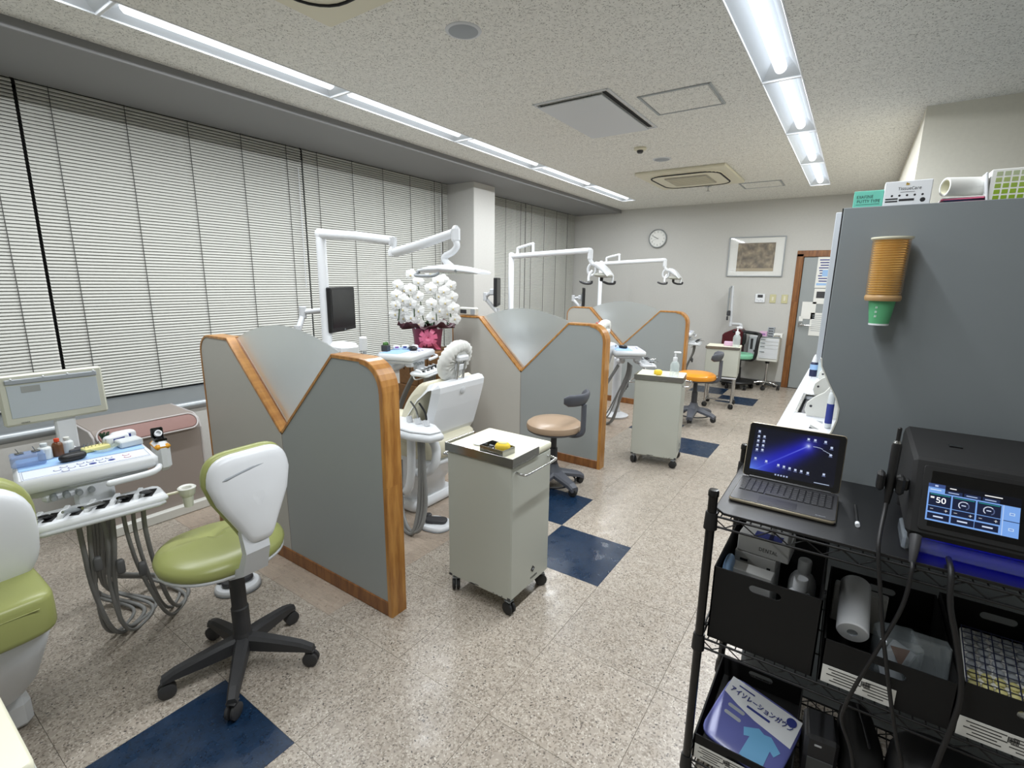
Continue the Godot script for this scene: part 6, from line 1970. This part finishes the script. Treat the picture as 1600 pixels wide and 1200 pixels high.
	part("knee", G.new().at(P(-0.07, 0.86, 0)).cyl(P(0, 0, 0), 0.026, 0.07, 16, 0.005), M.white2, m)
	part("upright", G.new().tube([P(-0.07, 0.90, 0), P(-0.095, 1.46, 0)], 0.021, 12), M.white2, m)
	part("folded_arm", G.new().tube([P(-0.105, 1.46, 0.03), P(-0.125, 1.42, 0.035), P(-0.125, 1.08, 0.035)], 0.012, 8), M.alu, m)
	part("clamp", G.new().box(P(-0.11, 1.06, 0.03), P(0.05, 0.08, 0.04), 0.01).box(P(-0.12, 0.985, 0.04), P(0.025, 0.06, 0.03), 0.006), M.darkgrey, m)
	part("stand_column", G.new().lathe([Vector2(0, 0), Vector2(0.09, 0), Vector2(0.09, 0.025), Vector2(0.035, 0.04), Vector2(0.035, 0.405), Vector2(0, 0.405)], 20), M.darkgrey, m, Transform3D(Basis(), P(-0.06, 0, -0.03)))
	# drawer unit on a chromed star stand
	var d := thing("drawer_unit", "pale steel drawer unit on a chromed castor stand next to the door", "drawer unit", P(-0.93, 0, -7.93))
	part("case", G.new().box(P(0, 0.58, 0), P(0.27, 0.335, 0.26), 0.006), M.offwhite, d)
	for i in 4:
		var y: float = [0.715, 0.665, 0.615, 0.52][i]
		var hh: float = [0.044, 0.044, 0.044, 0.14][i]
		var dr := part("drawer", G.new().box(P(0.012, y, 0.133), P(0.235, hh, 0.01), 0.003), M.white2, d)
		part("drawer_handle", G.new().box(P(-0.07, y + hh * 0.2, 0.142), P(0.06, 0.010, 0.012), 0.003), M.alu, dr)
	part("top_rail", G.new().at(P(0, 0.755, 0)).box(P(0, 0, 0.13), P(0.27, 0.02, 0.006), 0.002).box(P(0.134, 0, 0), P(0.006, 0.02, 0.26), 0.002).box(P(-0.134, 0, 0), P(0.006, 0.02, 0.26), 0.002), M.alu, d)
	part("stand_post", G.new().tube([P(0, 0.09, 0), P(0, 0.42, 0)], 0.018, 12), M.chrome, d)
	part("post_collar", G.new().cyl(P(0, 0.365, 0), 0.027, 0.05, 16, 0.005), M.black, d)
	for k in 5:
		var a := deg_to_rad(18.0 + 72.0 * k)
		part("stand_leg", G.new().tube([P(0, 0.095, 0), P(cos(a) * 0.10, 0.085, sin(a) * 0.10), P(cos(a) * 0.195, 0.062, sin(a) * 0.195)], 0.014, 8), M.chrome, d)
		put_caster(d, P(cos(a) * 0.19, 0, sin(a) * 0.19), 70.0 * k, M.rubber, M.black)
	var it := [[-1.02, 0.10, 0.075, 0.14, "pinkpale", "lilac glove carton on the drawer unit"], [-0.83, 0.11, 0.06, 0.12, "paper", "white glove carton on the right of the drawer unit"], [-0.84, 0.07, 0.035, 0.08, "cassettegrille", "small brown carton in front of the white glove carton"]]
	for q in it:
		var b := thing("carton", q[5], "carton", P(q[0], 0.748, -7.93 + (0.09 if q[1] < 0.08 else 0.0)), 0.0, "cartons on the drawer unit")
		part("box_body", G.new().box(P(0, q[2] / 2, 0), P(q[1], q[2], q[3] if q[1] > 0.08 else 0.05), 0.003), M[q[4]], b)
		part("print", G.new().box(P(0, q[2] * 0.55, (q[3] if q[1] > 0.08 else 0.05) / 2), P(q[1] * 0.6, q[2] * 0.25, 0.001)), M.purple if q[4] == "pinkpale" else M.palegrey, b)
	for i in 4:
		var b := thing("organiser_box", ["lowest", "second", "third", "topmost"][i] + " smoky box in the stack on the drawer unit", "box", P(-0.925, 0.748 + 0.036 * i, -7.92), 0.0, "stack of smoky boxes")
		part("box_body", G.new().box(P(0, 0.016, 0), P(0.085, 0.033, 0.10), 0.003), M.palegrey, b)
		part("front_slot", G.new().box(P(0, 0.019, 0.0505), P(0.06, 0.014, 0.002), 0.0006), M.darkgrey, b)
	# machine behind the mint stool
	var u := thing("small_unit", "white boxy unit fixed to the wall between maroon cabinet and drawer unit", "unit", P(-1.165, 0.0, -8.11))
	part("case", G.new().box(P(0, 0.56, 0), P(0.13, 0.36, 0.14), 0.012), M.white2, u)
	part("dark_inset", G.new().box(P(-0.015, 0.62, 0.07), P(0.035, 0.16, 0.006), 0.006), M.darkgrey, u)
	part("switch", G.new().box(P(0.035, 0.52, 0.071), P(0.03, 0.03, 0.004), 0.001), M.darkgrey, u)

func pump_bottle(label: String, pos: Vector3, s: float) -> void:
	var o := thing("pump_bottle", label, "pump bottle", pos, 25.0, "clear pump bottles on the trolleys")
	part("body", G.new().lathe([Vector2(0, 0), Vector2(0.028, 0), Vector2(0.031, 0.005), Vector2(0.031, 0.085), Vector2(0.022, 0.105), Vector2(0.013, 0.11), Vector2(0, 0.11)], 22), M.milkyclear, o)
	part("pump_collar", G.new().cyl(P(0, 0.108, 0), 0.015, 0.03, 16, 0.003), M.white, o)
	part("pump_stem", G.new().cyl(P(0, 0.135, 0), 0.006, 0.035, 10), M.white, o)
	part("spout", G.new().box(P(0.012, 0.172, 0), P(0.048, 0.012, 0.02), 0.004), M.white, o)
	o.scale = Vector3.ONE * s

func sponge(label: String, pos: Vector3) -> void:
	var g := G.new()
	g.lump(P(0, 0.022, 0), P(0.034, 0.022, 0.026), 3.0, 24, 10)
	var o := thing("sponge", label, "sponge", pos, 20.0, "yellow sponges on the trolleys")
	part("foam", g, M.sponge, o)
	part("crease", G.new().at(P(0, 0.043, 0.004)).lump(P(0, 0, 0), P(0.022, 0.004, 0.012), 2, 16, 6), M.paleyellow, o)

func more_materials() -> void:
	M.ringblue = mat(Color(0.45, 0.48, 0.62), 0.5)
	M.ringred = mat(Color(0.72, 0.45, 0.50), 0.5)
	M.panel = mat(Color(0.86, 0.88, 0.93), 0.35)
	M.hosedark = mat(Color(0.34, 0.34, 0.34), 0.5)
	M.maroonskin = mat(Color(0.36, 0.16, 0.13), 0.4)
	M.leaflight = mat(Color(0.25, 0.42, 0.18), 0.5)
	M.covercloth = mat(Color(0.88, 0.88, 0.86), 0.9)
	M.milky = mat(Color(0.80, 0.82, 0.82), 0.3)
	M.milkyclear = pane(Color(0.85, 0.9, 0.9), 0.35, 0.2)
	M.clearsolid = pane(Color(0.85, 0.9, 0.85), 0.3, 0.05)
	M.bluepane = pane(Color(0.50, 0.62, 0.82), 0.42, 0.1)
	M.brown = mat(Color(0.40, 0.25, 0.14), 0.3)
	M.redcap = mat(Color(0.80, 0.25, 0.10), 0.4)
	M.paleyellow = mat(Color(0.85, 0.82, 0.55), 0.5)
	M.leaf = mat(Color(0.10, 0.22, 0.10), 0.4)
	M.stem = mat(Color(0.20, 0.30, 0.12), 0.5)
	M.petal = mat(Color(0.93, 0.93, 0.92), 0.6)
	M.petal.backlight_enabled = true
	M.petal.backlight = Color(0.35, 0.35, 0.34)
	M.petallip = mat(Color(0.82, 0.76, 0.56), 0.6)
	M.pinkwrap = mat(Color(0.52, 0.20, 0.32), 0.4)
	M.darkpink = mat(Color(0.28, 0.13, 0.17), 0.5)
	M.pinkribbon = mat(Color(0.88, 0.44, 0.57), 0.35)
	M.cartonline = mat(Color(0.42, 0.29, 0.16), 0.8)
	M.cartonink = mat(Color(0.22, 0.14, 0.08), 0.8)
	M.cartontape = mat(Color(0.66, 0.52, 0.34), 0.4)
	M.yellowlabel = mat(Color(0.83, 0.58, 0.10), 0.5)
	M.viewer = mat(Color(0.79, 0.79, 0.73), 0.45)
	M.viewscreen = mat(Color(0.72, 0.75, 0.77), 0.5)
	M.film = mat(Color(0.62, 0.63, 0.62), 0.15)
	M.lampgrey = mat(Color(0.66, 0.66, 0.62), 0.25)
	M.acbeige = mat(Color(0.60, 0.56, 0.53), 0.42)
	M.acpink = mat(Color(0.56, 0.42, 0.39), 0.35)
	M.acrim = mat(Color(0.74, 0.72, 0.71), 0.35)
	M.binblack = mat(Color(0.032, 0.030, 0.028), 0.8)
	M.blackgloss2 = mat(Color(0.05, 0.05, 0.05), 0.22)
	M.shelfboard = mat(Color(0.055, 0.057, 0.065), 0.42)
	M.lapgold = mat(Color(0.66, 0.62, 0.54), 0.3, 0.6)
	M.lapgrey = mat(Color(0.17, 0.17, 0.18), 0.45)
	M.lapdark = mat(Color(0.10, 0.10, 0.11), 0.4)
	M.keycap = mat(Color(0.16, 0.16, 0.17), 0.45)
	M.cable = mat(Color(0.10, 0.10, 0.105), 0.5)
	M.bluelight = glow(Color(0.06, 0.06, 1.0), 0.65)
	M.screenwhite = glow(Color(1, 1, 1), 1.2)
	M.desktop = mat(Color(0.02, 0.02, 0.02), 0.15)
	M.desktop.emission_enabled = true
	M.desktop.emission = Color.WHITE
	M.desktop.emission_operator = BaseMaterial3D.EMISSION_OP_MULTIPLY
	M.desktop.emission_texture = desktop_image()
	M.desktop.emission_energy_multiplier = 0.9
	M.panelscreen = M.desktop.duplicate()
	M.panelscreen.emission_texture = panel_image()
	M.panelscreen.emission_energy_multiplier = 0.9
	M.dullpaper = mat(Color(0.78, 0.78, 0.77), 0.7)
	M.navyplain = mat(Color(0.12, 0.15, 0.28), 0.5)
	M.packblue = mat(Color(0.38, 0.40, 0.64), 0.25)
	M.gownblue = mat(Color(0.42, 0.66, 0.82), 0.4)
	M.worktop = mat(Color(0.86, 0.87, 0.89), 0.22)
	M.lightcab = mat(Color(0.66, 0.68, 0.70), 0.45)
	M.amber = pane(Color(0.80, 0.62, 0.32), 0.28, 0.1)
	M.amberring = mat(Color(0.72, 0.58, 0.40), 0.4)
	M.cupstack = mat(Color(0.88, 0.70, 0.36), 0.6)
	M.cupgreen = mat(Color(0.36, 0.68, 0.48), 0.6)
	M.turquoise = mat(Color(0.42, 0.76, 0.68), 0.5)
	M.gold = mat(Color(0.70, 0.58, 0.25), 0.5)
	M.orangeprint = mat(Color(0.80, 0.45, 0.20), 0.5)
	M.greens = [mat(Color(0.50, 0.62, 0.10), 0.6), mat(Color(0.53, 0.65, 0.16), 0.6), mat(Color(0.55, 0.65, 0.24), 0.6), mat(Color(0.62, 0.68, 0.42), 0.6), mat(Color(0.66, 0.70, 0.56), 0.6)]
	M.sepialight = mat(Color(0.66, 0.60, 0.48), 0.8)
	M.sepia = mat(Color(1, 1, 1), 0.8)
	M.sepia.albedo_texture = noise_tex(0.016, 51, Color(0.30, 0.25, 0.19), Color(0.66, 0.60, 0.48), 4, 256)
	tri_map(M.sepia, 2.4, false)
	M.pictureglass = pane(Color(0.9, 0.9, 0.9), 0.05, 0.02)
	M.switchcream = mat(Color(0.76, 0.74, 0.58), 0.45)
	M.pinkpale = mat(Color(0.80, 0.66, 0.76), 0.6)
	M.purple = mat(Color(0.55, 0.35, 0.60), 0.6)
	M.sponge = mat(Color(0.88, 0.76, 0.24), 0.85)

func _ready() -> void:
	setup_camera_and_light()
	make_materials()
	more_materials()
	var cm := caster()
	caster_mesh = cm
	build_floor()
	build_ceiling()
	build_shell()
	build_blinds()
	ceiling_bits()
	make_cabinets()
	# partitions
	var pt := make_partition("nearest grey wood-edged partition with a V-cut and frosted sheet", -1.319)
	copy(pt, "partition", "middle grey wood-edged partition behind the nearer white trolley", P(0, 0, -3.526))
	copy(pt, "partition", "farthest grey wood-edged partition, closest to the clock wall", P(0, 0, -5.80))
	# dental bays, nearest first
	make_dental_chair("olive green and white dental chair cut off at the left edge", -0.07, M.green, 0, true)
	make_dental_chair("cream and white dental chair with a pleated white headrest cover", -2.30, M.beigeskin, 1)
	make_dental_chair("dental chair with a red printed headrest cover behind the middle partition", -4.47, M.maroonskin, 2)
	make_dental_chair("farthest dental chair, mostly hidden by the last partition", -6.68, M.beigeskin, 0)
	make_assistant_arm(-2.30)
	make_pedal("white foot pedal with a dark lever beside the cream dental chair", P(-1.965, 0, -2.065), 10)
	make_pedal("pale foot pedal on the floor behind the olive stool", P(-2.33, 0, -1.04), 60)
	var d1 := make_delivery("nearest instrument table with blue mat, bottles and tangle of grey hoses", P(-2.395, 0, -0.565), -8, 0.80, 3, 7, P(-0.62, 0, 0.75))
	near_tray_things(d1, 0.80)
	make_delivery("instrument table by the orchid cartons, seen over the nearest partition", P(-2.93, 0, -2.79), 17, 0.93, 5)
	make_delivery("instrument table with a black mouse, between middle and last partition", P(-1.86, 0, -4.82), 32, 0.83, 8, 6, P(-0.02, 0, -0.40), -0.14)
	make_delivery("farthest instrument table peeping out behind the last partition", P(-1.94, 0, -7.05), 8, 0.83, 10, 4, P(-0.20, 0, -0.45))
	table_clutter()
	make_viewer()
	make_big_lamp()
	make_small_lamp("white two-handled dental lamp of the middle bay", -4.5)
	make_small_lamp("white two-handled dental lamp farthest away, in front of the far wall", -6.8)
	make_monitor("black monitor facing the aisle beside the first lamp pole", P(-3.157, 1.272, -2.375), 118, 0.40, 0.325, P(-3.38, 1.10, -2.12))
	make_monitor("thin edge-on black monitor of the middle bay", P(-3.16, 1.375, -4.36), 120, 0.38, 0.30, P(-3.22, 1.15, -4.42))
	make_monitor("thin edge-on black monitor of the farthest bay", P(-3.33, 1.26, -6.78), 118, 0.38, 0.29, P(-3.36, 1.12, -6.70))
	make_spittoon("white spittoon unit beside the first lamp pole", -2.2)
	make_spittoon("white spittoon unit of the middle bay", -4.45)
	make_spittoon("white spittoon unit of the farthest bay", -6.72)
	make_floor_ac()
	make_orchid()
	var hy := thing("thermo_hygrometer", "small grey display box standing on top of the middle partition", "thermometer", P(-2.93, 1.177, -3.57))
	part("case", G.new().box(P(0, 0.037, 0), P(0.20, 0.074, 0.05), 0.01), M.offwhite, hy)
	part("display", G.new().box(P(-0.045, 0.035, 0.0255), P(0.075, 0.035, 0.002), 0.0006), M.darkgrey, hy)
	part("speaker_grille", G.new().box(P(0.065, 0.035, 0.0255), P(0.05, 0.05, 0.002), 0.0006), M.palegrey, hy)
	# stools
	make_green_stool()
	make_arm_stool("tan round stool with a grey arm rest before the middle partition", M.tan, P(-1.69, 0, -3.03), 0)
	make_arm_stool("orange round stool with a grey arm rest near the last partition", M.orange, P(-1.30, 0.045, -5.42), 8)
	make_far_stool()
	# trolleys and what lies on them
	make_trolley("nearest white trolley, in front of the cream dental chair", P(-1.29, 0, -1.795), -0.5)
	make_trolley("white trolley with a pump bottle, beside the orange stool", P(-1.248, 0, -4.035), 10)
	make_trolley("pale trolley cut off at the lower left corner", P(-1.155, 0, 0.06), 0)
	make_far_trolley()
	trolley_things()
	make_rack()
	make_laptop()
	make_machine()
	rack_contents()
	far_things()

func make_far_trolley() -> void:
	var o := thing("trolley", "farthest white cabinet trolley on chromed legs behind the orange stool", "trolley", P(-1.245, 0, -6.42), 6, "white instrument trolleys")
	part("body", G.new().box(P(0, 0.56, 0), P(0.37, 0.33, 0.32), 0.006), M.cartgrey, o)
	part("top_board", G.new().slab(rr(0.38, 0.33, 0.012, 3), 0.727, 0.752, 0.004), M.cream, o)
	part("steel_rail", G.new().box(P(0.0, 0.74, 0.168), P(0.385, 0.03, 0.003), 0.001), M.steel, o)
	part("lower_shelf", G.new().slab(rr(0.36, 0.31, 0.012, 3), 0.365, 0.385, 0.004), M.white2, o)
	for s in [-1.0, 1.0]:
		part("leg", G.new().tube([P(0.15 * s, 0.07, 0.14), P(0.15 * s, 0.40, 0.13)], 0.013, 10), M.chrome, o)
		part("leg", G.new().tube([P(0.15 * s, 0.07, -0.14), P(0.15 * s, 0.40, -0.13)], 0.013, 10), M.chrome, o)
		part("foot_bar", G.new().tube([P(0.15 * s, 0.075, 0.15), P(0.15 * s, 0.075, -0.15)], 0.013, 10), M.chrome, o)
		for q in [-1.0, 1.0]:
			put_caster(o, P(0.15 * s, 0, 0.145 * q), 40 * q * s, M.rubber, M.chrome)
	part("cross_bar", G.new().tube([P(-0.15, 0.075, 0.0), P(0.15, 0.075, 0.0)], 0.011, 10), M.chrome, o)

func trolley_things() -> void:
	# on the nearest trolley
	var y := 0.7525
	var t := thing("steel_tray", "small steel tray of instruments at the rail of the nearest trolley", "tray", P(-1.222, y, -1.682), -4)
	var g := G.new()
	g.box(P(0, 0.002, 0), P(0.130, 0.003, 0.085))
	for s in [-1.0, 1.0]:
		g.box(P(s * 0.065, 0.016, 0), P(0.002, 0.031, 0.085))
		g.box(P(0, 0.016, s * 0.042), P(0.130, 0.031, 0.002))
	part("tray_body", g, M.steel, t)
	var r := RandomNumberGenerator.new()
	r.seed = 3
	for i in 7:
		part("instrument", G.new().at(P(-0.025 + r.randf_range(-0.015, 0.015), 0.010 + i * 0.0015, r.randf_range(-0.02, 0.02)), P(0, r.randf() * 180, 0)).tube([P(-0.02, 0, 0), P(0.02, 0, 0)], 0.0035, 6), [M.darkgrey, M.chrome, M.palegrey][i % 3], t)
	sponge("yellow sponge in the steel tray on the nearest trolley", P(-1.195, y + 0.006, -1.685))
	solo("tissue", G.new().lump(P(0, 0.004, 0), P(0.045, 0.004, 0.03), 4.0, 20, 6), M.white, "flat white folded tissue left of the steel tray", "tissue", P(-1.335, y, -1.73), 15)
	# on the second trolley
	pump_bottle("clear pump bottle at the corner of the trolley by the orange stool", P(-1.128, y, -3.98), 1.15)
	sponge("yellow sponge at the rail of the trolley by the orange stool", P(-1.258, y, -3.975))
	solo("paper_sheet", G.new().box(P(0, 0.003, 0), P(0.15, 0.005, 0.17), 0.001), M.cream, "cream paper sheets on the left half of the second trolley", "paper", P(-1.343, y, -3.975), 10)
	solo("paper_mat", G.new().box(P(0, 0.002, 0), P(0.09, 0.003, 0.08), 0.001), M.white, "white paper mat under the clear pump bottle", "paper", P(-1.135, y - 0.0005, -3.955), 10)
	# on the far trolley
	pump_bottle("clear pump bottle on the farthest trolley before the maroon cabinet", P(-1.10, y, -6.36), 1.35)
	solo("tissue_box", G.new().box(P(0, 0.025, 0), P(0.10, 0.05, 0.07), 0.004), M.pinkpale, "low lilac carton on the farthest trolley", "carton", P(-1.20, y, -6.44), 6)

func table_clutter() -> void:
	# middle bay
	solo("mouse", G.new().lump(P(0, 0.014, 0), P(0.031, 0.018, 0.055), 2.6, 24, 10), M.black, "black mouse on the instrument table of the middle bay", "mouse", P(-1.90, 0.833, -4.80), 60)
	solo("paper_roll", G.new().at(P(0, 0.024, 0), P(90, 0, 0)).lathe([Vector2(0.008, -0.05), Vector2(0.024, -0.05), Vector2(0.024, 0.05), Vector2(0.008, 0.05)], 18), M.white, "white paper roll lying on the middle bay's instrument table", "roll", P(-1.99, 0.832, -4.78), 40)
	# first bay behind the nearest partition
	solo("mouse", G.new().lump(P(0, 0.014, 0), P(0.031, 0.018, 0.055), 2.6, 24, 10), M.black, "black mouse on the instrument table by the orchid", "mouse", P(-2.92, 0.933, -2.84), 60)
	var p := thing("potted_plant", "tiny green plant in a square grey pot on the table by the orchid", "plant", P(-3.04, 0.932, -2.66), 20)
	part("pot", G.new().box(P(0, 0.025, 0), P(0.055, 0.05, 0.055), 0.004), M.darkgrey, p)
	for i in 9:
		var a := i * 2.4
		part("leaf", G.new().at(P(cos(a) * 0.012, 0.055 + 0.003 * (i % 3), sin(a) * 0.012), P(20 * cos(a), 0, 20)).lump(P(0, 0, 0), P(0.012, 0.016, 0.006), 2, 10, 6), M.leaflight, p)
	for i in 3:
		var s := thing("pack", ["white foil pack with red print, at the back of the table by the orchid", "white foil pack in the middle of the table by the orchid", "small white foil pack at the window end of the table by the orchid"][i], "pack", P(-2.96 - 0.045 * i, 0.932, -2.90 + 0.06 * i), 30 * i, "foil packs on the table by the orchid")
		part("wrapper", G.new().lump(P(0, 0.018, 0), P(0.03, 0.018, 0.02), 3.5, 18, 8), M.white, s)
		part("print", G.new().box(P(0, 0.02, 0.018), P(0.03, 0.014, 0.005), 0.001), [M.redcap, M.inkblue, M.purple][i], s)
	var lp := thing("light_holder", "white handpiece holder upright beside the lamp pole", "holder", P(-2.74, 0.97, -2.2))
	part("head", G.new().box(P(0, 0.09, 0), P(0.055, 0.10, 0.04), 0.01), M.white, lp)
	part("stem", G.new().box(P(0.01, 0.0, 0), P(0.022, 0.09, 0.022), 0.004), M.palegrey, lp)
	part("foot", G.new().box(P(-0.05, -0.06, 0), P(0.14, 0.03, 0.04), 0.006), M.white2, lp)
